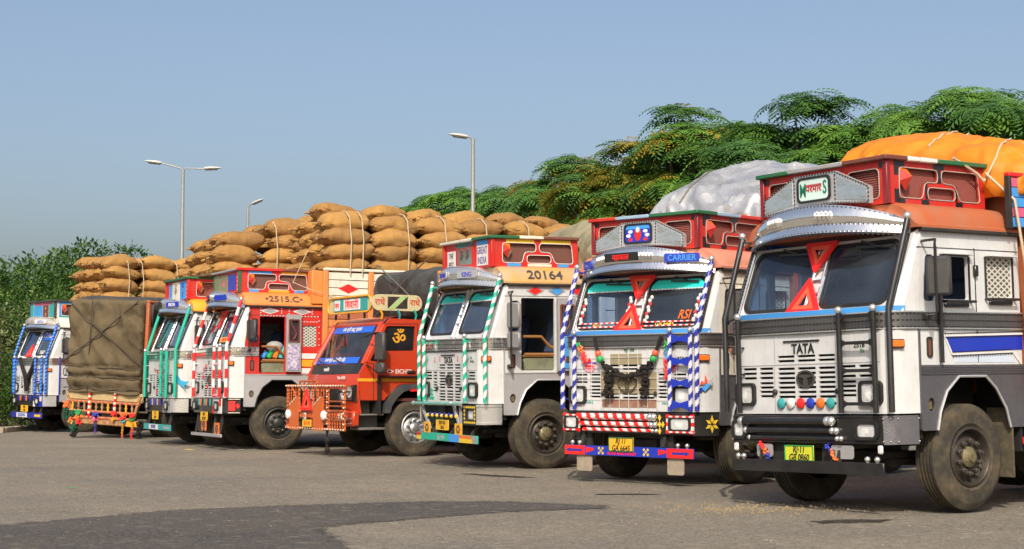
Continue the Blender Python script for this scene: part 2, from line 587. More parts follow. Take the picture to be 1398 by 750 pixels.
    def gridplate(self, u0, u1, v0, v1, holes, o, u, v, th, k=None):
        """rectangular sheet with many rectangular slots, cut on a grid"""
        us = sorted({u0, u1, *[h[0] for h in holes], *[h[1] for h in holes]})
        vs_ = sorted({v0, v1, *[h[2] for h in holes], *[h[3] for h in holes]})
        o, u, v = Vector(o), Vector(u), Vector(v)
        nn = u.cross(v)
        solid = {}
        for i in range(len(us) - 1):
            for j in range(len(vs_) - 1):
                cu, cv = (us[i] + us[i + 1]) / 2, (vs_[j] + vs_[j + 1]) / 2
                solid[i, j] = not any(h[0] < cu < h[1] and h[2] < cv < h[3] for h in holes)
        W = len(us)
        vs = [o + u * a + v * b for b in vs_ for a in us] + [o + u * a + v * b - nn * th for b in vs_ for a in us]
        N = W * len(vs_)
        fs = []
        for (i, j), s in solid.items():
            if not s:
                continue
            a = j * W + i
            fs.append((a, a + 1, a + W + 1, a + W))
            fs.append((a + N, a + W + N, a + W + 1 + N, a + 1 + N))
            for di, dj, e in ((-1, 0, (a, a + W)), (1, 0, (a + 1, a + W + 1)), (0, -1, (a, a + 1)), (0, 1, (a + W, a + W + 1))):
                if not solid.get((i + di, j + dj), False):
                    fs.append((e[0], e[1], e[1] + N, e[0] + N))
        return self.add(vs, fs, k)

    def band(self, path, z0, z1, out=0.0, th=0.01, k=None, z0b=None):
        """strip that follows a plan path (x,y), from z0 to z1"""
        P = [Vector((p[0], p[1])) for p in path]
        rg = []
        for i, p in enumerate(P):
            d = (P[min(i + 1, len(P) - 1)] - P[max(0, i - 1)]).normalized()
            nrm = Vector((d.y, -d.x))
            a, b = p + nrm * (out + th), p + nrm * out
            rg.append([(b.x, b.y, z0), (a.x, a.y, z0), (a.x, a.y, z1), (b.x, b.y, z1)])
        return self.rings(rg, True, True, k)

    def beads(self, path, size, gap, h=0.004, k=None):
        """row of little dashes along a 3-D path"""
        path = [Vector(p) for p in path]
        for a, b in zip(path[:-1], path[1:]):
            L = (b - a).length
            n = max(1, int(L / (size + gap)))
            d = (b - a) / n
            for i in range(n):
                q = a + d * (i + 0.25)
                self.bar(q, q + d.normalized() * size, h * 2, h * 2, 0, k)
        return self

    def text(self, s, o, u, v, size, th=0.004, align='CENTER', k=None, shear=0.0, sx=1.0):
        vs, fs = text_mesh(s, align, shear)
        if not vs:
            return self
        o, u, v = Vector(o), Vector(u).normalized(), Vector(v).normalized()
        nn = u.cross(v)
        N = len(vs)
        P = [o + u * (p[0] * size * sx) + v * (p[1] * size) for p in vs]
        P2 = [p + nn * th for p in P]
        F = [tuple(reversed(f)) for f in fs] + [tuple(i + N for i in f) for f in fs]
        cnt = {}
        for f in fs:
            for i in range(len(f)):
                e = (f[i], f[(i + 1) % len(f)])
                cnt[tuple(sorted(e))] = cnt.get(tuple(sorted(e)), 0) + 1
        for f in fs:
            for i in range(len(f)):
                a, b = f[i], f[(i + 1) % len(f)]
                if cnt[tuple(sorted((a, b)))] == 1:
                    F.append((a, b, b + N, a + N))
        return self.add(P + P2, F, k)

    def mesh(self, name, mats, smooth=True, recalc=True, angle=38):
        me = bpy.data.meshes.new(name)
        me.from_pydata(self.v, [], self.f)
        for m in (mats if isinstance(mats, (list, tuple)) else [mats]):
            me.materials.append(m)
        me.polygons.foreach_set('material_index', self.m)
        if recalc:
            bm = bmesh.new()
            bm.from_mesh(me)
            bmesh.ops.recalc_face_normals(bm, faces=bm.faces)
            bm.to_mesh(me)
            bm.free()
        if smooth:
            me.polygons.foreach_set('use_smooth', [True] * len(me.polygons))
            me.set_sharp_from_angle(angle=R(angle))
        me.update()
        return me

    def islands(self):
        par = list(range(len(self.v)))
        def find(a):
            while par[a] != a:
                par[a] = par[par[a]]
                a = par[a]
            return a
        for f in self.f:
            a = find(f[0])
            for i in f[1:]:
                par[find(i)] = a
        g = {}
        for f, k in zip(self.f, self.m):
            g.setdefault(find(f[0]), []).append((f, k))
        out = []
        for fl in g.values():
            b = MB()
            mp = {}
            for f, k in fl:
                q = []
                for i in f:
                    if i not in mp:
                        mp[i] = len(b.v)
                        b.v.append(self.v[i])
                    q.append(mp[i])
                b.f.append(tuple(q))
                b.m.append(k)
            out.append(b)
        return out

    def build(self, name, mats, parent=None, dz=None, label=None, **kw):
        if name in SPLIT:                            # every separate piece becomes a part of its own
            return [b.build_one(name, mats, parent, dz, label, **kw) for b in self.islands()][0]
        o = self.build_one(name, mats, parent, dz, label, **kw)
        if name in FINE:
            o['kind'] = 'stuff'
        return o

    def build_one(self, name, mats, parent=None, dz=None, label=None, **kw):
        o = bpy.data.objects.new(name, self.mesh(name, mats, **kw))
        C.objects.link(o)
        if parent is not None:
            o.parent = parent
            # body parts ride on the suspension (dz); pieces of pieces stay put
            if parent.parent is None:
                o.location = (0, 0, parent.get('_dz', 0.0) if dz is None else dz)
        if label:
            o['label'] = label
        return o


_TX = {}


def text_mesh(s, align='CENTER', shear=0.0):
    key = (s, align, shear)
    if key not in _TX:
        cu = bpy.data.curves.new('lettering', 'FONT')
        cu.body = s
        cu.size = 1.0
        cu.align_x = align
        cu.align_y = 'CENTER'
        cu.resolution_u = 3
        cu.offset = 0.012
        cu.shear = shear
        ob = bpy.data.objects.new('lettering', cu)
        me = ob.to_mesh()
        vs = [tuple(v.co) for v in me.vertices] if me else []
        fs = [tuple(p.vertices) for p in me.polygons] if me else []
        ob.to_mesh_clear()
        bpy.data.objects.remove(ob)
        bpy.data.curves.remove(cu)
        _TX[key] = (vs, fs)
    return _TX[key]


def tag(o, label=None, cat=None, group=None, kind=None):
    if label:
        o['label'] = label
    if cat:
        o['category'] = cat
    if group:
        o['group'] = group
    if kind:
        o['kind'] = kind
    return o


def empty(name, parent=None):
    o = bpy.data.objects.new(name, None)
    o.empty_display_size = 0.3
    C.objects.link(o)
    if parent:
        o.parent = parent
    return o


def pose(x, y, psi, roll=0.0, tilt=0.0, z=0.0):
    """local X = forward, Y = the vehicle's left, Z = up"""
    psi, roll, tilt = R(psi), R(roll), R(tilt)
    f = Vector((-math.sin(psi), -math.cos(psi), 0))
    l = Vector((math.cos(psi), -math.sin(psi), 0))
    M = Matrix(((f.x, l.x, 0), (f.y, l.y, 0), (0, 0, 1)))
    Rr = Matrix.Rotation(roll, 3, 'X')
    Rt = Matrix.Rotation(tilt, 3, 'Y')
    M = (M @ Rt @ Rr).to_4x4()
    M.translation = Vector((x, y, z))
    return M


X3, Y3, Z3 = Vector((1, 0, 0)), Vector((0, 1, 0)), Vector((0, 0, 1))
FU, FV = Y3, Z3          # front plane axes (normal +X)
SU, SV = -X3, Z3         # left side plane axes (normal +Y)

# ------------------------------------------------------------------ wheels
def wheel_meshes():
    """tyre and rim profiles, axle along local y, outer face towards +y; shared by every wheel"""
    out = {}
    Rr_, W = 0.508, 0.27
    prof = [(0.27, -W), (0.30, -W + .005), (0.38, -W - .012), (0.455, -W + .004), (0.488, -W + .02)]
    tread_y = [-W + .035]
    for i in range(5):
        c = -W + .035 + (W - .07) * i / 5
        e = -W + .035 + (W - .07) * (i + 1) / 5
        g = .011
        prof += [(Rr_, c + (g if i else 0)), (Rr_, e - (g if i < 4 else 0))]
        if i < 4:
            prof += [(Rr_ - .02, e - g * .6), (Rr_ - .02, e + g * .6)]
    prof += [(0.488, -.02), (0.455, -.004), (0.44, .004), (0.432, .004), (0.38, .012), (0.33, .008), (0.32, .012), (0.312, .006), (0.30, -.005), (0.27, -.012)]
    m = MB().lathe(prof, (0, 0, 0), 'y', 44)
    out['tyre'] = m.mesh('tyre', RUBBER)
    for nm, mat, bolts in (('rim', RIM, 10), ('rimd', RIMD, 10), ('rims', RIMS, 10)):
        m = MB()
        m.lathe([(0.285, -.05), (0.285, .004), (0.268, .012), (0.258, .0), (0.25, -.05), (0.235, -.075), (0.215, -.07), (0.19, -.05), (0.17, -.035), (0.115, -.033), (0.11, -.03)], (0, 0, 0), 'y', 40)
        m.lathe([(0.105, -.06), (0.10, -.01), (0.075, .010), (0.055, .018), (0.05, .035), (0.03, .04), (0.0, .038)], (0, 0, 0), 'y', 20, k=1)
        for i in range(bolts):
            a = 2 * math.pi * i / bolts
            cx, cz = .157 * math.cos(a), .157 * math.sin(a)
            m.lathe([(0.024, -.04), (0.024, .004), (0.014, .008), (0.014, .026), (0.0, .027)], (cx, 0, cz), 'y', 6, k=2)
            a += math.pi / bolts
            cx, cz = .222 * math.cos(a), .222 * math.sin(a)
            m.lathe([(0.021, -.068), (0.0, -.067)], (cx, 0, cz), 'y', 10, k=3)
        out[nm] = m.mesh('rim', [mat, HUBC if nm == 'rim' else mat, STEEL if nm == 'rims' else pm('bolt_metal', (.16,.14,.12), .35, metal=.7, dirt=.4, dscale=30), DARK])
    return out


WM = wheel_meshes()


def wheel(root, x, y, rim='rim', r=0.505, side=1, steer=0.0, dual=False):
    w = empty('wheel', root)
    s = r / 0.508
    w.location = (x, y, r)
    w.scale = (s, s, s)
    w.rotation_euler = (0, rnd.uniform(0, 6), (0 if side > 0 else math.pi) + R(steer))
    w.rotation_mode = 'ZYX'
    w.rotation_euler = (0, rnd.uniform(0, 6), (0 if side > 0 else math.pi) + R(steer))
    for nm in ('tyre', rim):
        o = bpy.data.objects.new('tyre' if nm == 'tyre' else 'rim', WM[nm])
        C.objects.link(o)
        o.parent = w
    if dual:
        o = bpy.data.objects.new('tyre', WM['tyre'])
        C.objects.link(o)
        o.parent = w
        o.location = (0, -.31, 0)
    return w


# ------------------------------------------------------------------ the flat-fronted cab truck
BELT = [(-1.86, -1.12), (-.36, -1.12), (-.17, -1.10), (-.06, -1.045), (0.0, -.95), (0.012, 0), (0.0, .95), (-.06, 1.045), (-.17, 1.10), (-.36, 1.12), (-1.86, 1.12)]
FRONT = BELT[1:-1]


def slots():
    h = []
    for a, b in ((-.385, -.15), (-.115, .13), (.165, .385)):
        for z in (1.505, 1.462):
            h.append((a, b, z, z + .023))
        for i in range(7):
            z = 1.385 - i * .046
            h.append((a, b, z, z + .024))
        h.append((a, b, 1.045, 1.068))
    for s in (1, -1):
        for a, b in ((.45, .645), (.685, .88)):
            for i in range(3):
                z = 1.392 - i * .046
                h.append((min(s * a, s * b), max(s * a, s * b), z, z + .024))
        for i in range(4):
            z = 1.248 - i * .043
            h.append((min(s * .45, s * .645), max(s * .45, s * .645), z, z + .023))
    return h


def slots_low():
    h = []
    for a, b in ((-.385, -.15), (-.115, .13), (.165, .385)):
        for z in (1.505, 1.462):
            h.append((a, b, z, z + .023))
        for i in range(6):
            z = 1.385 - i * .043
            h.append((a, b, z, z + .024))
        for i in range(4):
            z = 1.115 - i * .043
            h.append((a, b, z, z + .024))
    for s in (1, -1):
        for a, b in ((.45, .60), (.64, .88)):
            for i in range(3):
                z = 1.392 - i * .046
                h.append((min(s * a, s * b), max(s * a, s * b), z, z + .024))
        for i in range(4):
            z = 1.248 - i * .043
            h.append((min(s * .45, s * .60), max(s * .45, s * .60), z, z + .023))
    return h


WO = Vector((-.085, 0, 1.935))                      # windscreen plane
WV = Vector((-.285, 0, .70)).normalized()
WL = 0.755


def wpt(u, v, d=0.0):
    return WO + Y3 * u + WV * v + Y3.cross(WV) * d


def tri_ring(m, pts, w, o, u, v, th, ko=0, ki=1):
    """warning triangle: red border, lighter inner band, open centre"""
    c = Vector((sum(p[0] for p in pts) / 3, sum(p[1] for p in pts) / 3))
    sc = lambda f: [tuple(c + (Vector(p) - c) * f) for p in pts]
    m.plate(rp(pts, .02), [sc(.66)], o, u, v, th, ko)
    m.plate(sc(.665), [sc(.34)], Vector(o) - Vector(u).cross(Vector(v)) * .006, u, v, th * .5, ki)


def chassis(root, x1, w=.42):
    m = MB()
    for s in (1, -1):
        m.box(x1, -.1, s * w - .04, s * w + .04, .72, .98)
        m.box(-1.9, -.3, s * .55 - .05, s * .55 + .05, .52, .58)      # leaf spring
        m.box(-1.7, -.5, s * .55 - .05, s * .55 + .05, .45, .51)
    for x in np.arange(-1.9, x1, -1.1):
        m.box(x - .05, x + .05, -w, w, .76, .94)
    m.bar((-1.03, -.95, .5), (-1.03, .95, .5), .12, .14)
    m.box(-1.9, -.12, -.50, .50, .62, 1.34, .04)                     # engine and gearbox
    m.box(-.6, -.2, -.25, .25, .42, .62, .03)
    m.box(-3.3, -2.2, .55, 1.05, .55, 1.02, .05)                     # fuel tank
    m.tube([(-3.0, -.7, .8), (-2.2, -.7, .8)], .22, 14)              # air tank
    m.build('chassis', CHASSIS, root)
    m = MB()
    for s in (1, -1):                                               # dark wheel-arch linings
        m.box(-1.86, -.38, s * 1.10 if s < 0 else .52, -.52 if s < 0 else 1.10, 1.355, 1.375)
        m.box(-1.84, -1.80, s * 1.10 if s < 0 else .60, -.60 if s < 0 else 1.10, .55, 1.35)
        m.box(-.40, -.37, s * 1.08 if s < 0 else .52, -.52 if s < 0 else 1.08, .72, 1.35)
    m.build('wheel_arch_lining', DARK, root)


def side_wall(root, c):
    """left and right cab sides with window and door openings"""
    openc = c.get('open_door')
    for s in (1, -1):
        o = (0, s * 1.12, 0)
        outer = [(.345, 1.39), (.345, 1.95), (.425, 2.64), (.45, 2.70), (1.85, 2.70), (1.85, 1.39)]
        q = rp([(.43, 2.0), (.60, 2.0), (.60, 2.44), (.475, 2.44)], .05)
        rear = rr(1.345, 1.735, 2.05, 2.44, .03)
        if openc and s > 0:
            door = rp([(.63, 1.43), (openc, 1.43), (openc, 2.48), (.63, 2.48)], .03)
        else:
            door = rr(.69, 1.08, 2.02, 2.43, .03)
        holes = [q, door] + ([rear] if not openc or openc < 1.3 else [])
        if c.get('door_leaf') and s > 0:
            holes = [q, door, rr(1.48, 1.75, 1.93, 2.33, .02)]
        m = MB()
        if s > 0:
            m.plate(outer, holes, o, SU, SV, .035)
        else:
            m.plate([(-p[0], p[1]) for p in reversed(outer)], [[(-p[0], p[1]) for p in reversed(h)] for h in holes], o, X3, SV, .035)
        m.build('side_panel', c['side'], root)
        # quarter glass and door glass
        g = MB()
        if s > 0:
            g.plate(q, [], (0, 1.105, 0), SU, SV, .006)
            if not openc and c.get('rear_mesh'):
                pass
        else:
            g.plate([(-p[0], p[1]) for p in reversed(q)], [], (0, -1.105, 0), X3, SV, .006)
        g.build('quarter_glass', GLASS, root)
        if not openc or s < 0:
            t = MB()
            for h in (rr(.69, 1.08, 2.02, 2.43, .03), rear):
                u0, u1 = min(p[0] for p in h), max(p[0] for p in h)
                v0, v1 = min(p[1] for p in h), max(p[1] for p in h)
                for a in ((u0, u1, v1 + .004, v1 + .02), (u0, u1, v0 - .02, v0 - .004), (u0 - .018, u0 - .002, v0, v1), (u1 + .002, u1 + .018, v0, v1)):
                    t.box(-a[0], -a[1], s * 1.121, s * 1.135, a[2], a[3])
                # bent steel guard rail under the window
                t.tube([(-u0 + .02, s * 1.125, v0 - .02), (-u0 + .02, s * 1.19, v0 - .02), (-u1 - .02, s * 1.19, v0 - .02), (-u1 - .02, s * 1.125, v0 - .02)], .014, 6)
                t.box(-u0 - .02, -u1 + .02, s * 1.124, s * 1.15, v0 - .075, v0 - .03, .01)
                # rain hood
            t.build('window_trim', BLACK, root)
            hd = MB()
            for u0, u1 in ((.67, 1.10), (1.33, 1.76)):
                hd.obox((-u0, s * 1.12, 2.452), -X3, Y3 * s, Z3, 0, u1 - u0, 0, .07, -.008, .008, .003)
            hd.build('rain_hood', c['side'], root)
            mm = MB()
            mm.box(-1.345, -1.735, s * 1.098, s * 1.102, 2.05, 2.44)
            mm.build('rear_window_grille', MESHG, root)
        # seams
        sm = MB()
        for u in ((.635, 1.185) if not openc or s < 0 else ()):
            sm.box(-u - .006, -u + .006, s * 1.1195, s * 1.1235, 1.42, 2.52)
        sm.box(-1.84, -.36, s * 1.1195, s * 1.1235, 2.502, 2.51)
        sm.build('door_seam', RUBBERD, root)
    m = MB()
    m.box(-1.87, -1.84, -1.10, 1.10, 1.39, 2.72)
    m.box(-1.84, -.30, -1.085, 1.085, 1.385, 1.41)
    m.build('cab_rear_wall', c.get('inside', INTER), root)
    # interior
    m = MB()
    for y in (-.62, .62):
        m.box(-1.45, -.95, y - .26, y + .26, 1.45, 1.66, .05)
        m.obox((-1.42, y, 1.66), X3, Y3, Vector((-.2, 0, 1)).normalized(), -.08, .06, -.25, .25, 0, .62, .05)
    m.build('seat', c.get('seat', SEAT), root)
    m = MB()
    m.box(-.62, -.30, -1.0, 1.0, 1.62, 1.86, .05)
    m.build('dashboard', INTER, root)
    m = MB()
    d = Vector((-.5, 0, .87)).normalized()
    a, b = frame_of(d)
    cc = Vector((-.72, -.55, 1.93))
    m.tube([cc + (a * math.cos(2 * math.pi * i / 20) + b * math.sin(2 * math.pi * i / 20)) * .21 for i in range(21)], .014, 6)
    m.bar(cc - a * .2, cc + a * .2, .02)
    m.bar(cc, cc - d * .4, .03)
    m.build('steering_wheel', BLACK, root)
    if c.get('blue_post'):
        m = MB()
        m.box(-1.2, -1.14, -.98, -.86, 1.41, 2.68)
        m.box(-1.83, -.5, -.98, -.92, 2.60, 2.69)
        m.build('cab_post', INBLUE, root)


def skirt(root, c):
    sk = [(.345, .79), (.555, .79), (.60, .96), (.70, 1.15), (.88, 1.29), (1.27, 1.29), (1.42, 1.17), (1.56, .98), (1.62, .79), (2.05, .79), (2.05, 1.385), (.345, 1.385)]
    for s in (1, -1):
        m = MB()
        hole = ell(.485, 1.03, .05, .065, 14)
        if s > 0:
            m.plate(sk, [hole], (0, 1.128, 0), SU, SV, .02)
        else:
            m.plate([(-p[0], p[1]) for p in reversed(sk)], [], (0, -1.128, 0), X3, SV, .02)
        m.build('wheel_skirt', c['skirt'], root)
    m = MB()
    e = [(.555, .79), (.60, .96), (.70, 1.15), (.88, 1.29), (1.27, 1.29), (1.42, 1.17), (1.56, .98), (1.62, .79)]
    m.tube([(-p[0], 1.135, p[1]) for p in e], .013, 6)
    m.build('wheel_arch_trim', c.get('arch_trim', ALU), root)
    m = MB()
    if c.get('ribbed'):
        for i in range(5):
            m.box(-2.05, -.345, 1.128, 1.138, 1.312 + i * .016, 1.322 + i * .016)
    m.box(-2.05, -.345, 1.128, 1.136, 1.385, 1.40)
    m.box(-.356, -.336, 1.11, 1.134, .80, 1.74)
    m.build('skirt_edging', c.get('edging', ALUDARK), root)
    m = MB()
    m.box(-.535, -.435, 1.02, 1.10, .98, 1.09, .01)
    m.box(-.54, -.36, 1.00, 1.112, .80, .90, .015)
    m.build('filler_neck', HUBC, root)


def roof(root, c):
    prof = [(1.165, 2.69), (1.165, 2.715), (1.135, 2.73), (1.12, 2.79), (1.075, 2.865), (.99, 2.92), (.86, 2.95), (.4, 2.97)]
    full = [(y, z) for y, z in prof] + [(-y, z) for y, z in reversed(prof)]
    rg = []
    for x, f in ((-.34, .93), (-.42, .985), (-.55, 1), (-1.68, 1), (-1.79, .97), (-1.86, .86)):
        rg.append([(x, y * (1 if abs(z - 2.70) < .03 else .55 + .45 * f), 2.70 + (z - 2.70) * f) for y, z in full])
    m = MB().rings(rg, True, True)
    m.build('roof', c['roof'], root)
    m = MB()
    m.box(-1.87, -.40, 1.115, 1.172, 2.655, 2.69, .006)
    m.box(-1.87, -.40, -1.172, -1.115, 2.655, 2.69, .006)
    m.build('roof_gutter', c.get('gutter', CHASSIS), root)


def visor(root, c):
    st = c.get('visor', 'tall')
    n = 25
    zt, zm, zb = [], [], []
    up, dn, lip = MB(), MB(), []
    X = lambda y: -.03 - .35 * (abs(y) / 1.06) ** 2.2
    tz = lambda y: 2.985 - .215 * (abs(y) / 1.06) ** 2.2
    mz = lambda y: 2.775 - .075 * (abs(y) / 1.06) ** 2
    bz = lambda y: 2.70 - .065 * (abs(y) / 1.06) ** 2
    ys = [-1.06 + 2.12 * i / (n - 1) for i in range(n)]
    rg = [[(X(y) + .012, y, mz(y)), (X(y) + .030, y, (mz(y) * .6 + tz(y) * .4)), (X(y) + .026, y, (mz(y) * .3 + tz(y) * .7)), (X(y) - .012, y, tz(y)), (min(X(y) - .1, -.40), y * .97, tz(y) + .004), (-.42, y * .97, mz(y))] for y in ys]
    up.rings(rg, True, True)
    up.build('sun_visor', c.get('visor_mat', CHROME), root)
    rg = [[(X(y) + .018, y, mz(y) + .012), (X(y) + .05, y * 1.01, bz(y)), (X(y) + .042, y * 1.01, bz(y)), (X(y) + .006, y, mz(y) + .002)] for y in ys]
    dn.rings(rg, True, True)
    dn.build('visor_lip', c.get('lip_mat', CHROME), root)
    m = MB()
    for i in range(n * 2 - 2):                       # scalloped hanging fringe
        y0, y1 = -1.06 + 2.12 * i / (2 * n - 2), -1.06 + 2.12 * (i + 1) / (2 * n - 2)
        ym = (y0 + y1) / 2
        d = .028
        a = lambda y, z: (X(y) + .046, y, z)
        b = lambda y, z: (X(y) + .040, y, z)
        q = [(y0, bz(y0) + .004), (y1, bz(y1) + .004), (y1, bz(y1) - d * .3), (ym, bz(ym) - d), (y0, bz(y0) - d * .3)]
        m.rings([[a(*p) for p in q], [b(*p) for p in q]], True, True)
    m.build('visor_fringe', BLACK, root)
    m = MB()
    for fz, off in ((lambda y: mz(y) + .012, .026), (lambda y: tz(y) - .014, .004), (lambda y: bz(y) + .012, .052)):
        m.beads([(X(y) + off, y, fz(y)) for y in ys], .016, .020, .0035)
    m.build('visor_rivet_trim', c.get('bead', BLACK), root)
    for (y, wdt, mat, txt, tm) in c.get('visor_panels', ()):
        m = MB()
        a, b = Vector((X(y - wdt / 2), y - wdt / 2, 0)), Vector((X(y + wdt / 2), y + wdt / 2, 0))
        u = (b - a).normalized()
        nn = u.cross(Z3)
        vv = Z3.copy()
        o = Vector((X(y) + .034, y, 2.865 - .09 * (y / 1.06) ** 2)) - Z3 * 0
        m.plate(rr(-wdt / 2, wdt / 2, -.052, .052, .02), [], o + u.cross(vv) * .012, u, vv, .02)
        if txt:
            m.text(txt, o + u.cross(vv) * .012 - vv * .005, u, vv, .10, .004, k=1, sx=.9)
        m.build('visor_sign', [mat, tm], root)
    for y in c.get('shells', ()):
        m = MB()
        for i in range(4):
            yy = y - .075 + i * .05
            m.ball((X(yy) + .040, yy, 2.868 - .09 * yy * yy), .058, 8, 6, (.6, .38, 1.0))
        m.build('shell_ornament', CHROME, root)


def pediment(root, c):
    o = (-.20, 0, 0)
    out_ = [(-.71, 2.955), (-.26, 3.0), (.26, 3.0), (.71, 2.955), (.71, 3.115), (.27, 3.315), (-.27, 3.315), (-.71, 3.115)]
    m = MB().plate(out_, [], o, FU, FV, .05)
    m.build('name_board', ALU, root)
    m = MB()
    for s in (1, -1):
        m.plate([(s * .30, 3.035), (s * .68, 2.985), (s * .68, 3.10), (s * .30, 3.265)][::s], [], (-.194, 0, 0), FU, FV, .012)
    m.build('name_board_wing', CHROME if c.get('wing') is None else c['wing'], root)
    m = MB()
    pts = [(-.193, p[0] * .985, 3.14 + (p[1] - 3.14) * .96) for p in out_]
    m.beads(pts + [pts[0]], .018, .018, .005)
    m.beads([(-.193, .275, 3.02), (-.193, .275, 3.29)], .018, .018, .005)
    m.beads([(-.193, -.275, 3.02), (-.193, -.275, 3.29)], .018, .018, .005)
    m.build('name_board_rivet_trim', BLACK, root)
    m = MB()
    m.plate(rr(-.225, .225, 3.035, 3.29, .05), [rr(-.20, .20, 3.058, 3.268, .04)], (-.178, 0, 0), FU, FV, .014, 0)
    m.plate(rr(-.20, .20, 3.058, 3.268, .04), [], (-.186, 0, 0), FU, FV, .008, 1)
    if c['board'] == 'name':
        m.text("M", (-.186, -.145, 3.155), FU, FV, .19, .004, k=2, sx=.62)
        m.text("S", (-.186, .150, 3.165), FU, FV, .19, .004, k=2, sx=.62)
        m.plate([(-.105, 3.205), (.105, 3.205), (.105, 3.213), (-.105, 3.213)], [], (-.183, 0, 0), FU, FV, .003, 3)
        m.text("परमार", (-.183, 0, 3.168), FU, FV, .095, .003, k=3)
        m.build('name_sign', [BLACK, pm('pale_green_sign', (.55, .70, .66), .4, dirt=.1), pm('deep_green_letter', (.01, .16, .10), .4, dirt=0), pm('dark_red_letter', (.45, .02, .02), .4, dirt=0)], root)
    else:
        cols = [BLUE, RED, WTAPE, SBLUE, BROWN]
        m.plate(ell(0, 3.155, .055, .085, 14), [], (-.183, 0, 0), FU, FV, .003, 3)
        m.plate(ell(0, 3.21, .03, .035, 12), [], (-.1815, 0, 0), FU, FV, .003, 4)
        for yy, zz, kk in ((-.12, 3.19, 4), (.12, 3.19, 4), (-.12, 3.09, 3), (.12, 3.09, 3), (-.15, 3.14, 4), (.15, 3.14, 4)):
            m.plate(ell(yy, zz, .038, .022, 12), [], (-.183, 0, 0), FU, FV, .003, kk)
        m.plate([(-.2, 3.22), (.2, 3.22), (.17, 3.262), (-.17, 3.262)], [], (-.1845, 0, 0), FU, FV, .003, 5)
        m.build('name_sign', [BLACK, BLUE, RED, RED, WTAPE, SBLUE], root)


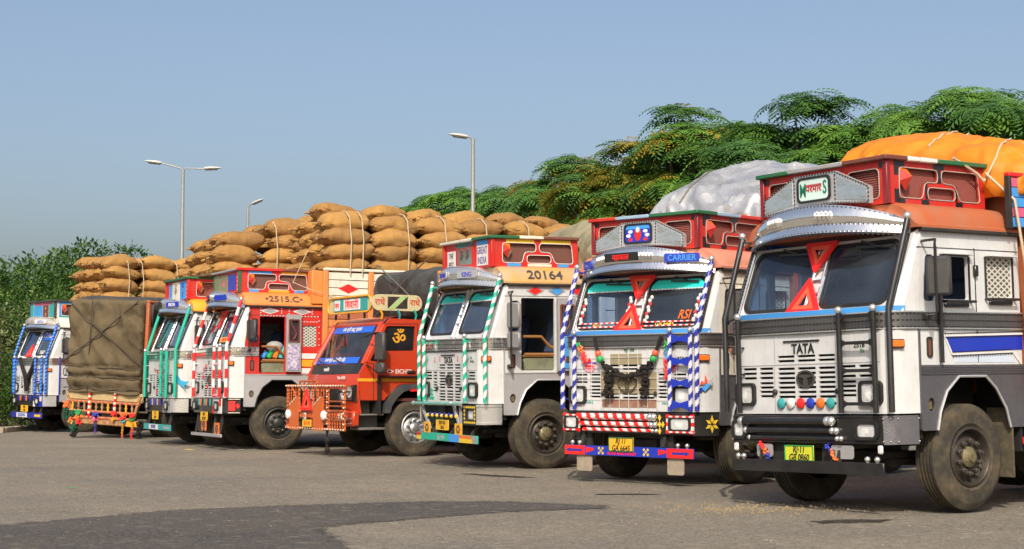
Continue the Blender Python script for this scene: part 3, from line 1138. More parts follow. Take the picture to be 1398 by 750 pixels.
def roof_box(root, c):
    """painted wooden head-box above the cab"""
    z0, z1 = 2.945, 3.36
    xf, xb, yw = -.31, -1.735, .84
    B = c['box']
    U = lambda px: .31 + (px - 60) / 765 * 1.425
    V = lambda py: 3.36 - (py - 150) / 275 * .415
    P = lambda l: [(U(a), V(b)) for a, b in l]
    wins = [rp(P([(148, 190), (148, 384), (322, 384), (345, 275), (445, 275), (445, 190)][::-1]), .05),
            rp(P([(475, 190), (475, 272), (580, 280), (618, 384), (782, 384), (765, 190)][::-1]), .05),
            rp(P([(365, 306), (365, 384), (580, 384), (580, 306)][::-1]), .055, 5)]
    m = MB()
    m.plate([(-xf, z0), (-xb, z0), (-xb, z1), (-xf, z1)], wins, (0, yw, 0), SU, SV, .02)
    m.box(xb, xf, -yw, -yw + .02, z0, z1)
    m.box(xb, xb + .02, -yw + .02, yw - .02, z0, z1)
    m.build('head_box_side', B['side'], root)
    m = MB()
    for wn in wins:                                  # raised cream beading around the openings
        pts = [(-u, yw + .004, v) for u, v in wn]
        m.tube(pts + [pts[0]], .0055, 5, False)
    m.build('head_box_beading', B.get('bead', CREAM), root)
    m = MB()
    m.box(xb + .03, xf - .03, yw - .05, yw - .045, z0 + .02, z1 - .02)
    m.box(xf - .05, xf - .045, -yw + .06, yw - .06, z0 + .02, z1 - .02)
    m.build('head_box_mesh', B.get('mesh', MESHR), root)
    # painted blocks on the solid parts of the frame
    for i, (mat, rects) in enumerate(B['blocks']):
        m = MB()
        for (a, b, cc, d) in rects:
            m.plate(P([(a, d), (b, d), (b, cc), (a, cc)]), [], (0, yw + .003, 0), SU, SV, .003)
        m.build('painted_block', mat, root)
    # front
    m = MB()
    if B.get('front') == 'windows':
        fw = [rr(.34, .74, 3.0, 3.29, .05), rr(-.74, -.34, 3.0, 3.29, .05)]
        m.plate([(-yw + .02, z0), (yw - .02, z0), (yw - .02, z1), (-yw + .02, z1)], fw, (xf, 0, 0), FU, FV, .02)
        m.build('head_box_front', B['side'], root)
        m = MB()
        for wn in fw:
            pts = [(xf + .004, u, v) for u, v in wn]
            m.tube(pts + [pts[0]], .0055, 5, False)
        m.build('head_box_beading', B.get('bead', CREAM), root)
        m = MB()
        for s in (1, -1):
            m.box(xf, xf + .003, s * .79, s * .83, 3.10, 3.2)
            m.box(xf, xf + .003, s * .74, s * .80, 3.29, 3.35)
        m.build('painted_block', B['blocks'][0][0], root)
    else:
        m.plate([(-yw + .02, z0), (yw - .02, z0), (yw - .02, z1), (-yw + .02, z1)], [], (xf, 0, 0), FU, FV, .02)
        m.build('head_box_front', B['side'], root)
        for (y0, y1, za, zb, mat, txt, tm, ts) in B['panels']:
            m = MB()
            m.plate([(y0, za), (y1, za), (y1, zb), (y0, zb)], [], (xf + .012, 0, 0), FU, FV, .012)
            if txt:
                rows = txt.split('|')
                for i, rw in enumerate(rows):
                    m.text(rw, (xf + .012, (y0 + y1) / 2, za + (zb - za) * (1 - (i + .55) / len(rows))), FU, FV, ts, .003, k=1, sx=.75)
            m.build('painted_panel', [mat, tm or mat], root)
    m = MB()
    for yy in (yw - .01, -yw + .01):
        m.box(xf - .03, xf + .025, yy - .028, yy + .028, z0, z1, .006)
    m.build('corner_post', B.get('post', GREEN), root)
    for (a, b, mat) in B['rim']:                     # rim boards, painted in lengths
        m = MB()
        m.box(max(xb - .03, xf + .07 - b), xf + .07 - a, yw - .02, yw + .05, z1, z1 + .045, .008)
        m.build('rim_board', mat, root)
    for (a, b, mat) in B['rimf']:
        m = MB()
        m.box(xf - .02, xf + .065, a, b, z1 + .001, z1 + .043, .008)
        m.build('rim_board', mat, root)
    m = MB()
    m.box(xb - .03, xf - .02, -yw - .04, yw - .02, z1 + .004, z1 + .03)
    m.build('head_box_lid', BROWN, root)
    if c.get('marker'):
        m = MB()
        cx, cz = -U(185), V(260)
        ap = (cx - .01, yw + .095, cz + .01)
        q = [(cx + .06, yw, cz + .10), (cx - .05, yw, cz + .09), (cx - .09, yw, cz - .02), (cx - .02, yw, cz - .12), (cx + .07, yw, cz - .03)]
        for i, kk in enumerate((1, 1, 2, 0, 0)):
            m.add([ap, q[i], q[(i + 1) % 5]], [(0, 1, 2)], kk)
        m.build('marker_reflector', [RED, AMBER, CREAM], root)


def lamp(root, y, z, w=.20, h=.165, x=.0):
    m = MB()
    m.plate(rr(y - w / 2 - .035, y + w / 2 + .035, z - h / 2 - .03, z + h / 2 + .03, .05), [rr(y - w / 2, y + w / 2, z - h / 2, z + h / 2, .03)], (x + .035, 0, 0), FU, FV, .05)
    o = m.build('headlight', RUBBERD, root)
    m = MB()
    q = rr(y - w / 2, y + w / 2, z - h / 2, z + h / 2, .03)
    rings = []
    for f, d in ((1.0, .02), (.9, .0), (.6, -.02), (.25, -.035)):
        rings.append([(x + d, y + (p[0] - y) * f, z + (p[1] - z) * f) for p in q])
    m.rings(rings, True, True)
    m.build('reflector', SILV, o)
    m = MB()
    rings = []
    for f, d in ((1.0, .026), (.85, .034), (.4, .04)):
        rings.append([(x + d, y + (p[0] - y) * f, z + (p[1] - z) * f) for p in q])
    m.rings(rings, True, False)
    m.build('lens', GLASSC, o)
    return o


def mirror(root, y=1.34, x=-.40, z=2.22, w=.23, h=.37, mat=None):
    m = MB()
    m.obox((x, y, z), Vector((.85, .5, 0)).normalized(), Vector((-.5, .85, 0)).normalized(), Z3, -.03, .03, -w / 2, w / 2, -h / 2, h / 2, .025)
    o = m.build('mirror', mat or pm('mirror_back', (.035, .035, .037), .5, dirt=.3), root)
    m = MB()
    pts = [(x - .02, 1.13, z + .34), (x + .0, y - .03, z + .34), (x + .045, y, z + .30), (x + .045, y, z - .33), (x + .02, y - .04, z - .36), (x - .02, 1.13, z - .36)]
    m.tube(pts, .014, 6)
    m.box(x - .05, x + .01, 1.12, 1.2, z - .40, z - .34, .01)
    m.build('mirror_arm', BLACK, o)
    return o


def poles(root, c):
    kind = c.get('poles')
    if not kind:
        return
    ks = [kind['a'], kind['b'], STEEL, kind.get('rung', kind['a'])]
    r = kind.get('r', .026)
    def post(path, rad=r):
        m = MB()
        if kind['a'] is kind['b']:
            m.tube(path, rad, 10)
        else:
            m.striped(path, rad, kind.get('pitch', .16), 12, kind.get('spiral', True))
        top = Vector(path[-1])
        m.ball(top + Z3 * .035, .038, 10, 8, k=2)
        m.build('guard_pole', ks, root)
    for s in (1, -1):
        xb, yb = kind.get('xy', (.03, 1.10))
        path = [(xb, s * (yb + .0), .97), (xb, s * yb, 1.93), (-.26, s * (yb + .01), 2.76)]
        if kind.get('nobot') and s > 0:
            path = path[1:]
        post(path)
        m = MB()
        m.bar((-.26, s * (yb + .01), 2.73), (-.38, s * 1.04, 2.72), .02)
        m.bar((xb, s * yb, 1.92), (-.08, s * 1.03, 1.90), .02)
        m.bar((xb, s * yb, 1.1), (-.06, s * 1.03, 1.1), .02)
        m.build('pole_bracket', kind.get('bracket', BLACK), root)
    for (y0, y1) in kind.get('ladders', ()):
        for y in (y0, y1):
            if y is not None:
                post([(.075, y, .965), (.075, y, 1.90)], r * .92)
        if y1 is None:
            m = MB()
            for z in (1.05, 1.35, 1.62, 1.86):
                m.bar((.075, y0, z), (.0, y0, z), .018)
            m.build('pole_bracket', kind.get('bracket', BLACK), root)
            continue
        m = MB()
        for z in kind.get('rungs', (1.05, 1.35, 1.64, 1.85)):
            if kind.get('bow'):
                ym, hw = (y0 + y1) / 2, (y1 - y0) / 2 - r
                q = [(ym - hw, z - .055), (ym, z - .022), (ym + hw, z - .055), (ym + hw, z + .055), (ym, z + .022), (ym - hw, z + .055)]
                m.plate(q, [], (.085, 0, 0), FU, FV, .02, 3)
            else:
                if kind.get('rung_stripe'):
                    m.striped([(.075, y0, z), (.075, y1, z)], .022, .10, 8, False, ks=(0, 1) if kind['a'] is not TEAL else (4, 1))
                else:
                    q = [(y0, z - .05), (y0 + .07, z - .016), (y1 - .07, z - .016), (y1, z - .05), (y1, z + .05), (y1 - .07, z + .016), (y0 + .07, z + .016), (y0, z + .05)]
                    m.plate(q, [], (.085, 0, 0), FU, FV, .02, 3)
        m.build('ladder_rung', ks + [BRED], root)


def tata(c):
    x, y, psi, roll, tilt, dz = c['pose']
    root = empty('truck')
    root.matrix_world = pose(x, y, psi, roll, tilt, 0)
    root['_dz'] = dz
    tag(root, c['label'], 'truck', 'painted trucks parked side by side')
    chassis(root, c.get('tail', -6.3))
    rim = c.get('rim', 'rim')
    wheel(root, -1.03, 1.11, rim, side=1, steer=c.get('steer', 0))
    wheel(root, -1.03, -1.11, rim, side=-1, steer=c.get('steer', 0))
    for xr in c.get('rear', (-4.6,)):
        for s in (1, -1):
            wheel(root, xr, s * 1.13, rim, side=s, dual=True)
    # ---- front
    m = MB()
    m.gridplate(-.955, .955, .955, 1.74, c.get('slots', slots)(), (0, 0, 0), FU, FV, .03)
    for s in (1, -1):
        q = [(-.0, .955), (-.012, 1.0), (-.06, 1.045), (-.11, 1.08), (-.17, 1.10), (-.345, 1.12)]
        rg = [[(a, s * b, .955), (a, s * b, 1.74), (a - .02, s * (b - .02), 1.74), (a - .02, s * (b - .02), .955)] for a, b in q]
        m.rings(rg, True, True)
    m.build('front_panel', c['white'], root)
    m = MB()
    m.box(-.075, -.05, -.93, .93, .97, 1.72)
    m.build('radiator', DARK, root)
    m = MB()
    for z in (1.436,):
        m.box(.0, .003, -.95, .95, z - .004, z + .004)
    for s in (1, -1):
        m.box(0, .003, s * .43 - .003, s * .43 + .003, .97, 1.436)
        m.box(0, .003, s * .42 - .003, s * .42 + .003, 1.45, 1.72)
    m.build('panel_seam', GREYP, root)
    if c.get('badge', True):
        m = MB()
        m.plate(ell(0, 1.292, .125, .088, 24), [ell(0, 1.292, .105, .070, 24)], (.014, 0, 0), FU, FV, .014)
        m.plate(ell(0, 1.292, .105, .070, 24), [], (.004, 0, 0), FU, FV, .004, 1)
        m.plate([(-.085, 1.315), (-.022, 1.30), (-.03, 1.225), (.03, 1.225), (.022, 1.30), (.085, 1.315), (.07, 1.335), (-.07, 1.335)], [], (.016, 0, 0), FU, FV, .014)
        m.build('badge', [pm('badge_grey', (.10, .095, .085), .4, metal=.5, dirt=.3), DARK], root)
    if c.get('tata'):
        m = MB().text('TATA', (.0, -.03, 1.585), FU, FV, .135, .010, sx=.88)
        m.box(0, .012, -.29, .19, 1.655, 1.672)
        m.build('maker_lettering', BLACK, root)
    for (txt, yy, zz, sz, mat) in c.get('front_text', ()):
        MB().text(txt, (.001, yy, zz), FU, FV, sz, .004).build('lettering', mat, root)
    for yy in (-.42, .42):
        MB().lathe([(.028, 0), (.03, .02), (.018, .035), (0, .036)], (.0, yy, 1.17), 'x', 10).build('panel_latch', RUBBERD, root)
    for s in (1, -1):
        lamp(root, s * .835, 1.15, .21, .17)
        m = MB()
        a, b = Vector((-.02, s * 1.035, 1.60)), Vector((-.15, s * 1.113, 1.60))
        m.bar(a, b, .06, .085, .012)
        m.bar(a.lerp(b, .04) + Z3 * 0, a.lerp(b, .96), .076, .066, .01, k=1)
        m.build('indicator', [RUBBERD, AMBER], root)
    # ---- belt
    belt = BELT if not c.get('open_door') else BELT[:-1] + [(-.615, 1.12)]
    m = MB().band(belt, 1.735, 1.90, .002, .014)
    m.build('belt_strip', c.get('belt', CHROME), root)
    for z in (1.738, 1.893):
        MB().band(belt, z, z + .012, .014, .008).build('belt_edging', STEEL, root)
    m = MB()
    for z in (1.76, 1.82, 1.88):
        m.beads([(a + (.018 if abs(b) < 1.1 else 0), b + math.copysign(.018, b) * (abs(b) > .94), z) for a, b in belt], .022, .022, .005)
    m.build('belt_rivet_trim', BLACK, root)
    if c.get('belt2'):
        m = MB().band([(a - .02, b) for a, b in FRONT[1:-1]], 1.90, 1.955, .002, .012)
        m.build('belt_stripe', c['belt2'], root)
    # ---- windscreen
    holes = [rr(.095, .955, .055, .70, .11, 6), rr(-.955, -.095, .055, .70, .11, 6)]
    m = MB()
    m.plate([(-1.035, -.04), (1.035, -.04), (1.035, WL), (-1.035, WL)], holes, WO, Y3, WV, .03)
    m.build('windscreen_surround', c.get('surround', c['white']), root)
    m = MB()
    for s in (1, -1):
        a0, a1 = wpt(s * 1.03, -.04), wpt(s * 1.03, WL)
        b0, b1 = Vector((-.345, s * 1.12, 1.90)), Vector((-.44, s * 1.12, 2.69))
        c0, c1 = (a0 + b0) / 2 + Vector((.05, s * .03, 0)), (a1 + b1) / 2 + Vector((.02, s * .02, 0))
        i0, i1 = (a0 + b0) / 2 - Vector((.04, s * .03, 0)), (a1 + b1) / 2 - Vector((.02, s * .02, 0))
        m.rings([[a0, c0, b0, i0], [a1, c1, b1, i1]], True, True)
    m.build('windscreen_pillar', c.get('pillar', c['white']), root)
    m = MB()
    for s in (1, -1):
        m.tube([wpt(s * 1.0, -.02, .012), wpt(s * 1.0, WL, .012)], .017, 8)
        m.tube([wpt(s * 1.055, -.02, .02), wpt(s * 1.05, WL, .02)], .012, 8, k=1)
        m.tube([wpt(s * .07, -.01, .012), wpt(s * .07, WL, .012)], .020, 8)
    for v in (.2, .34, .47, .58):
        m.tube([wpt(-.07, v, .02), wpt(.07, v, .02)], .012, 6)
    m.build('windscreen_trim', [c.get('wtrim', CHROME), BLACK], root)
    m = MB()
    for s in (1, -1):
        m.beads([wpt(s * 1.03, -.01, .016), wpt(s * 1.03, WL, .016)], .02, .02, .006)
    m.build('windscreen_rivet_trim', BLACK, root)
    for h in holes:
        cu = sum(p[0] for p in h) / len(h)
        m = MB()
        big = [(p[0] + math.copysign(.018, p[0] - cu), p[1] + math.copysign(.018, p[1] - .378)) for p in h]
        m.plate(big, [[(p[0] - math.copysign(.012, p[0] - cu), p[1] - math.copysign(.012, p[1] - .378)) for p in h]], wpt(0, 0, .012), Y3, WV, .02)
        o = m.build('windscreen', RUBBERD, root)
        m = MB().plate(h, [], wpt(0, 0, -.006), Y3, WV, .006)
        m.build('glass', GLASS, o)
        if c.get('teal_band'):
            u0, u1 = min(p[0] for p in h) + .02, max(p[0] for p in h) - .02
            m = MB().plate([(u0, .565), (u1, .565), (u1, .62), (u1 - .08, .69), (u0 + .08, .69), (u0, .62)], [], wpt(0, 0, -.0), Y3, WV, .003)
            m.build('sun_strip', CYAN, o)
            m = MB().beads([wpt(u0, .562, .002), wpt(u1, .562, .002)], .03, .02, .008)
            m.build('sun_strip_edging', WTAPE, o)
        # wiper
        m = MB()
        m.bar(wpt(cu - .05, .72, .03), wpt(cu + .16, .655, .03), .016)
        m.bar(wpt(cu - .1, .66, .028), wpt(cu + .33, .64, .028), .014, .02)
        m.build('wiper', BLACK, root)
    side_wall(root, c)
    skirt(root, c)
    roof(root, c)
    visor(root, c)
    if c.get('board'):
        pediment(root, c)
    roof_box(root, c)
    if c.get('mirror', True):
        mirror(root, mat=c.get('mirror_mat'))
    if c.get('mirror2'):
        mirror(root, z=1.86, h=.24, mat=c.get('mirror_mat'))
    # door handle recess on the front quarter
    m = MB()
    m.plate(rp([(.45, 1.47), (.525, 1.47), (.525, 1.665), (.45, 1.665)], .035, 5), [rp([(.462, 1.485), (.513, 1.485), (.513, 1.65), (.462, 1.65)], .025, 4)], (0, 1.135, 0), SU, SV, .014)
    m.plate(rp([(.462, 1.485), (.513, 1.485), (.513, 1.65), (.462, 1.65)], .025, 4), [], (0, 1.125, 0), SU, SV, .004, 1)
    m.build('side_reflector', [RUBBERD, c.get('side_refl', BROWN)], root)
    poles(root, c)
    for f in c.get('extra', ()):
        f(root, c)
    return root


def number_plate(root, x, y, z, w, h, rows, plate, border=None, ts=.085, ink=None):
    m = MB()
    m.box(x - .012, x, y - w / 2, y + w / 2, z - h / 2, z + h / 2, .004, k=0)
    if border:
        m.plate(rr(y - w / 2, y + w / 2, z - h / 2, z + h / 2, .01), [rr(y - w / 2 + .014, y + w / 2 - .014, z - h / 2 + .012, z + h / 2 - .012, .008)], (x + .003, 0, 0), FU, FV, .003, 1)
    for i, t in enumerate(rows):
        zz = z + h / 2 - h * (i + .5) / len(rows) - .004
        m.text(t, (x, y, zz), FU, FV, ts, .004, k=2, shear=.15, sx=.82)
    m.build('number_plate', [plate, border or plate, ink or BLACK], root)


def black_bumper(root, c):
    m = MB()
    m.box(-.10, .04, -1.0, 1.0, .675, .70, .006)
    m.box(-.10, .04, -1.0, 1.0, .915, .94, .006)
    m.box(-.10, -.02, -1.0, 1.0, .70, .915)
    m.box(-.10, .042, .42, 1.0, .70, .915, .006)
    m.box(-.10, .042, -1.0, -.80, .70, .915, .006)
    m.build('bumper', BLACK, root)
    m = MB()
    for (z, r, a, b) in ((.885, .040, -.86, .30), (.795, .030, -.80, .36), (.722, .022, -.75, .42)):
        m.tube([(.045, a, z), (.045, b, z)], r, 12)
        m.ball((.05, a - .01, z), r * 1.15, 10, 8, k=1)
        m.ball((.05, b + .01, z), r * 1.15, 10, 8, k=1)
        m.ball((.06, b + .07, z), r * 1.15, 10, 8, k=1)
    m.build('bumper_tube', [BLACK, STEEL], root)
    for s in (1, -1):
        m = MB()
        q = [(.042, 1.0), (.0, 1.05), (-.06, 1.09), (-.27, 1.155)]
        rg = [[(a, s * b, .672), (a, s * b, .938), (a - .015, s * (b - .015), .938), (a - .015, s * (b - .015), .672)] for a, b in q]
        m.rings(rg, True, True)
        m.build('bumper_corner', ALUDARK if s > 0 else BLACK, root)
        m = MB()
        for (a, b) in q:
            for z in (.70, .91):
                m.ball((a + .004, s * (b + .004), z), .009, 6, 5)
        m.build('bumper_bolt', STEEL, root)
    lamp(root, .80, .80, .22, .115, .03)
    lamp(root, -.91, .80, .13, .13, .03)
    m = MB()
    m.box(.035, .06, -1.0, 1.0, .388, .505, .004)
    m.build('lower_bar', BLACK, root)
    m = MB()
    for yy in (-.62, -.55, .35, .42):
        m.bar((.03, yy, .50), (-.02, yy, .70), .035)
    for yy in (-.5, .30):
        m.box(-.06, -.03, yy - .15, yy + .15, .50, .68)
    m.build('bar_bracket', CHASSIS, root)
    m = MB()
    for yy in (-.93, -.85, .80, .92):
        m.ball((.048, yy, .535), .028, 10, 8)
        m.bar((.048, yy, .50), (.048, yy, .53), .02)
    m.build('steel_ball', STEEL, root)
    for yy, w in ((-.58, .22), (.46, .28)):
        MB().plate(rp([(yy - w / 2, .53), (yy + w / 2, .53), (yy + w / 2, .66), (yy - w / 2, .66)], .03), [], (.02, 0, 0), FU, FV, .01).build('mud_flap', GREYP, root)
    for yy in (-.96, .96):
        MB().obox((.045, yy, .625), X3, Y3, Z3, -.015, .015, -.03, .03, -.04, .04, .012).build('marker_lamp', WTAPE, root)
    number_plate(root, .03, -.10, .573, .39, .155, ['RJ·11', 'GB 0860'], PLATE, LGREEN, .092)
    m = MB()
    for s, yy in ((1, -.62), (1, .28)):
        for i in range(40):
            t = i / 40
            m.ball((.045 + rnd.uniform(-.02, .02), yy + t * .13 + rnd.uniform(-.02, .02), .67 - t * .15 + rnd.uniform(-.015, .015)), .013, 5, 4, k=(0 if t < .45 else 1 if t < .75 else 2) if yy < 0 else (2 if t < .4 else 1))
    m.build('tinsel_garland', [BRED, AMBER, BLUE], root)


def mirrored_dots(root, c):
    for i, mat in enumerate((TEALP, WTAPE, BRED, BLUE, AMBER, TEALP)):
        yy = -.335 + i * .132
        m = MB()
        m.lathe([(.0, .028), (.03, .024), (.05, .012), (.054, .0), (.0, 0)], (.012, yy, 1.057), 'x', 14, k=0)
        m.bar((.005, yy - .065, 1.057), (.005, yy + .065, 1.057), .012, .012, 0, 1)
        m.build('bonnet_light', [mat, BLACK], root)


def triangles(root, c):
    for pts, mt in (([(-.235, .735), (.205, .735), (-.02, .40)], 1), ([(-.29, -.03), (.185, -.03), (-.055, .36)], 1)):
        m = MB()
        pts = pts if (pts[1][0] - pts[0][0]) * (pts[2][1] - pts[0][1]) - (pts[2][0] - pts[0][0]) * (pts[1][1] - pts[0][1]) > 0 else pts[::-1]
        tri_ring(m, pts, .1, wpt(0, 0, .075), Y3, WV, .03)
        m.build('warning_triangle', [BRED, REFL], root)


def stripe_side(root, c):
    """blue flash with steel edging along the door of the first truck"""
    m = MB()
    m.plate([(.72, 1.665), (.80, 1.515), (1.86, 1.545), (1.86, 1.69), (1.60, 1.685)], [], (0, 1.126, 0), SU, SV, .005)
    m.build('painted_flash', BLUE, root)
    m = MB()
    for p0, p1 in (((.70, 1.675), (1.86, 1.70)), ((.70, 1.675), (.80, 1.50)), ((.80, 1.50), (1.70, 1.525)), ((1.70, 1.525), (1.83, 1.40))):
        m.bar((-p0[0], 1.126, p0[1]), (-p1[0], 1.126, p1[1]), .012, .018)
    m.build('flash_edging', WTAPE, root)
    m = MB()
    for dz_ in (.02, -.02):
        for p0, p1 in (((.70, 1.675), (1.86, 1.70)), ((.80, 1.50), (1.70, 1.525))):
            m.beads([(-p0[0], 1.127, p0[1] + dz_), (-p1[0], 1.127, p1[1] + dz_)], .02, .02, .006)
    m.build('flash_rivet_trim', BLACK, root)
    m = MB().plate([(.84, 1.42), (1.74, 1.42), (1.68, 1.505), (.86, 1.485)], [], (0, 1.1235, 0), SU, SV, .003)
    m.build('painted_patch', pm('pale_blue_paint', (.55, .62, .72), .4, dirt=.15), root)
    m = MB()
    for xx in (-.62,):
        m.tube([(xx, 1.16, 1.42), (xx, 1.16, 2.06), (xx + .03, 1.135, 2.10)], .022, 8)
    m.build('grab_rail', BLACK, root)
    m = MB()
    m.obox((-1.175, 1.14, 2.3), X3, Y3, Z3, -.025, .025, -.02, .02, -.055, .055, .008)
    m.build('door_hinge', BLACK, root)


def cargo_body(root, x0, x1, z0, z1, side_mats, post_mat, head_mat, w=1.22, boards=None, bay=.95, pattern=None):
    """high-sided wooden body: headboard, posts, separate planks, floor"""
    m = MB()
    m.box(x0 - .05, x0, -w + .02, w - .02, z0, z1)
    m.build('headboard', head_mat, root)
    m = MB()
    m.box(x1, x0, -w + .05, w - .05, z0 - .10, z0)
    for xx in np.arange(x0 - .4, x1, -.6):
        m.box(xx - .04, xx + .04, -w + .08, w - .08, z0 - .2, z0 - .1)
    m.build('load_floor', CHASSIS, root)
    m = MB()
    m.box(x1, x1 + .05, -w + .02, w - .02, z0, z1)
    m.box(x1, x0, -w, -w + .04, z0, z1)
    m.build('far_wall', post_mat, root)
    xs = list(np.arange(x0, x1 + .2, -bay)) + [x1]
    for i, xx in enumerate(xs):
        m = MB()
        m.box(xx - .05, xx + .05, w - .03, w + .055, z0 - .02, z1 + .02, .012)
        if i == 0 and pattern == 'bigpost':
            m.box(xx - .02, xx + .26, w - .28, w - .03, z1 - .62, z1 + .02, .015)
        m.build('body_post', post_mat, root)
    nb = boards or max(3, int((z1 - z0) / .23))
    for i in range(len(xs) - 1):
        for j in range(nb):
            a, b = z0 + (z1 - z0) * j / nb, z0 + (z1 - z0) * (j + 1) / nb
            mat = side_mats(i, j, nb) if callable(side_mats) else side_mats
            m = MB()
            dx = rnd.uniform(-.004, .004)
            m.box(xs[i + 1] + .052, xs[i] - .052, w - .02 + dx, w + .018 + dx, a + .006, b - .006, .006)
            m.build('plank', mat, root)
    m = MB()
    m.box(x1, x0 + .05, w - .03, w + .06, z1 + .021, z1 + .075, .012)
    m.build('top_rail', side_mats(0, nb - 1, nb) if callable(side_mats) else post_mat, root)
    return xs

# ------------------------------------------------------------------ per-truck dressing
def x_bow(m, y, z, w, h, x=.05, k=0):
    m.plate([(y - w, z - h), (y, z - h * .25), (y + w, z - h), (y + w, z + h), (y, z + h * .25), (y - w, z + h)], [], (x, 0, 0), FU, FV, .008, k)


def striped_bumper(root, c):
    m = MB()
    m.box(-.10, -.02, -1.0, 1.0, .675, .94)
    m.box(-.10, .04, -1.0, 1.0, .925, .945, .004)
    m.box(-.10, .036, .40, 1.0, .68, .925, .006)
    m.box(-.10, .036, -1.0, -.78, .68, .925, .006)
    m.build('bumper', BLACK, root)
    for (z, r, a, b) in ((.885, .040, -.80, .34), (.795, .030, -.76, .36), (.722, .022, -.72, .38)):
        m = MB().striped([(.045, a, z), (.045, b, z)], r, .145, 12)
        m.ball((.05, b + .02, z), r * 1.2, 10, 8, k=2)
        m.ball((.06, b + .085, z), r * 1.2, 10, 8, k=2)
        m.build('bumper_tube', [BRED, WTAPE, STEEL], root)
    for yy, hw in ((.82, .20), (-.91, .13)):
        z0, z1 = .69, .925
        m = MB()
        for (p, q) in (((yy - hw, z0 + .025), (yy + hw, z0 + .025)), ((yy - hw, z1 - .025), (yy + hw, z1 - .025)), ((yy - hw + .02, z0), (yy - hw + .02, z1)), ((yy + hw - .02, z0), (yy + hw - .02, z1))):
            a, b = Vector((.05, *p)), Vector((.05, *q))
            n = max(3, int((b - a).length / .045))
            for i in range(n):
                m.bar(a.lerp(b, i / n), a.lerp(b, (i + 1) / n), .05, .02, 0, i % 2)
        m.build('lamp_frame', [BRED, WTAPE], root)
        lamp(root, yy, .81, hw * 1.35, .13, .036)
    for s in (1, -1):
        m = MB()
        q = [(.042, 1.0), (.0, 1.05), (-.06, 1.09), (-.27, 1.155)]
        rg = [[(a, s * b, .672), (a, s * b, .938), (a - .015, s * (b - .015), .938), (a - .015, s * (b - .015), .672)] for a, b in q]
        m.rings(rg, True, True)
        a, b = Vector((-.06, s * 1.095, 0)), Vector((-.27, s * 1.16, 0))
        for i in range(6):
            t = math.pi * i / 3 + math.pi / 2
            u = (b - a).normalized()
            o = (a + b) / 2 + u.cross(Z3) * .002 * s
            d = Vector((math.cos(t), math.sin(t)))
            n = Vector((-d.y, d.x))
            q4 = [d * .015, d * .05 + n * .022, d * .105, d * .05 - n * .022]
            if s > 0:
                u2 = Vector((a.x - b.x, a.y - b.y, 0)).normalized() * -1
                m.plate([(p.x, p.y + .81) for p in q4], [], o + Vector((.0, .006, 0)), u2, Z3, .006, 1)
        m.build('bumper_corner', [BLACK, YELLOW], root)
    m = MB()
    for zz in (.72, .80, .88):
        for dy in ((0,) if zz != .80 else (-.05, 0, .05)):
            m.plate([(.50 + dy - .024, zz), (.50 + dy, zz - .04), (.50 + dy + .024, zz), (.50 + dy, zz + .04)], [], (.042, 0, 0), FU, FV, .006)
    m.build('painted_diamond', YELLOW, root)
    m = MB()
    m.box(.03, .058, -1.02, 1.02, .40, .52, .004, k=0)
    m.box(.0585, .0615, -1.02, -.68, .403, .517, k=1)
    m.box(.0585, .0615, .62, 1.02, .403, .517, k=1)
    for s, yc in ((1, .83), (-1, -.86)):
        m.plate([(yc - s * .13, .445), (yc + s * .07, .445), (yc + s * .07, .43), (yc + s * .14, .46), (yc + s * .07, .49), (yc + s * .07, .475), (yc - s * .13, .475)][::s], [], (.064, 0, 0), FU, FV, .0025, 2)
        y0 = .55 if s > 0 else -.6
        m.plate([(y0 - .06, .43), (y0 + .06, .43 + .03), (y0 + .06, .52 - .03), (y0 - .06, .50)], [], (.0615, 0, 0), FU, FV, .003, 1)
    for yc in (-.42, .30):
        for a in (-.03, 0, .03):
            m.plate([(yc + a - .02, .46 - a), (yc + a, .44 - a), (yc + a + .02, .46 - a), (yc + a, .48 - a)], [], (.0615, 0, 0), FU, FV, .003, 3)
            m.plate([(yc + a - .02, .46 + a), (yc + a, .44 + a), (yc + a + .02, .46 + a), (yc + a, .48 + a)], [], (.0625, 0, 0), FU, FV, .003, 3)
    m.text('ROAD KING HONEY', (.058, -.08, .43), FU, FV, .05, .004, k=4)
    m.build('lower_bar', [BLUE, BRED, NAVY, YELLOW, BRED], root)
    m = MB()
    for yy in (-.9, -.78, .78, .92):
        m.ball((.045, yy, .555), .028, 10, 8)
        m.bar((.045, yy, .51), (.045, yy, .55), .02)
    m.build('steel_ball', STEEL, root)
    m = MB()
    for yy in (-.75, .55):
        m.bar((.03, yy, .52), (-.04, yy, .69), .05)
        m.box(-.07, -.03, yy - .1, yy + .1, .52, .68)
    m.build('bar_bracket', CHASSIS, root)
    for yy in (-.72, .73):
        MB().plate(rp([(yy - .125, .20), (yy + .125, .20), (yy + .125, .395), (yy - .125, .395)], .03), [], (.03, 0, 0), FU, FV, .012).build('mud_flap', pm('dusty_mud_flap', (.34, .28, .21), .8, dirt=.6, dscale=14, dcol=(.2, .15, .1)), root)
    number_plate(root, .068, -.09, .545, .40, .175, ['RJ 11', 'GA 6645'], GOLD, GREEN, .096)


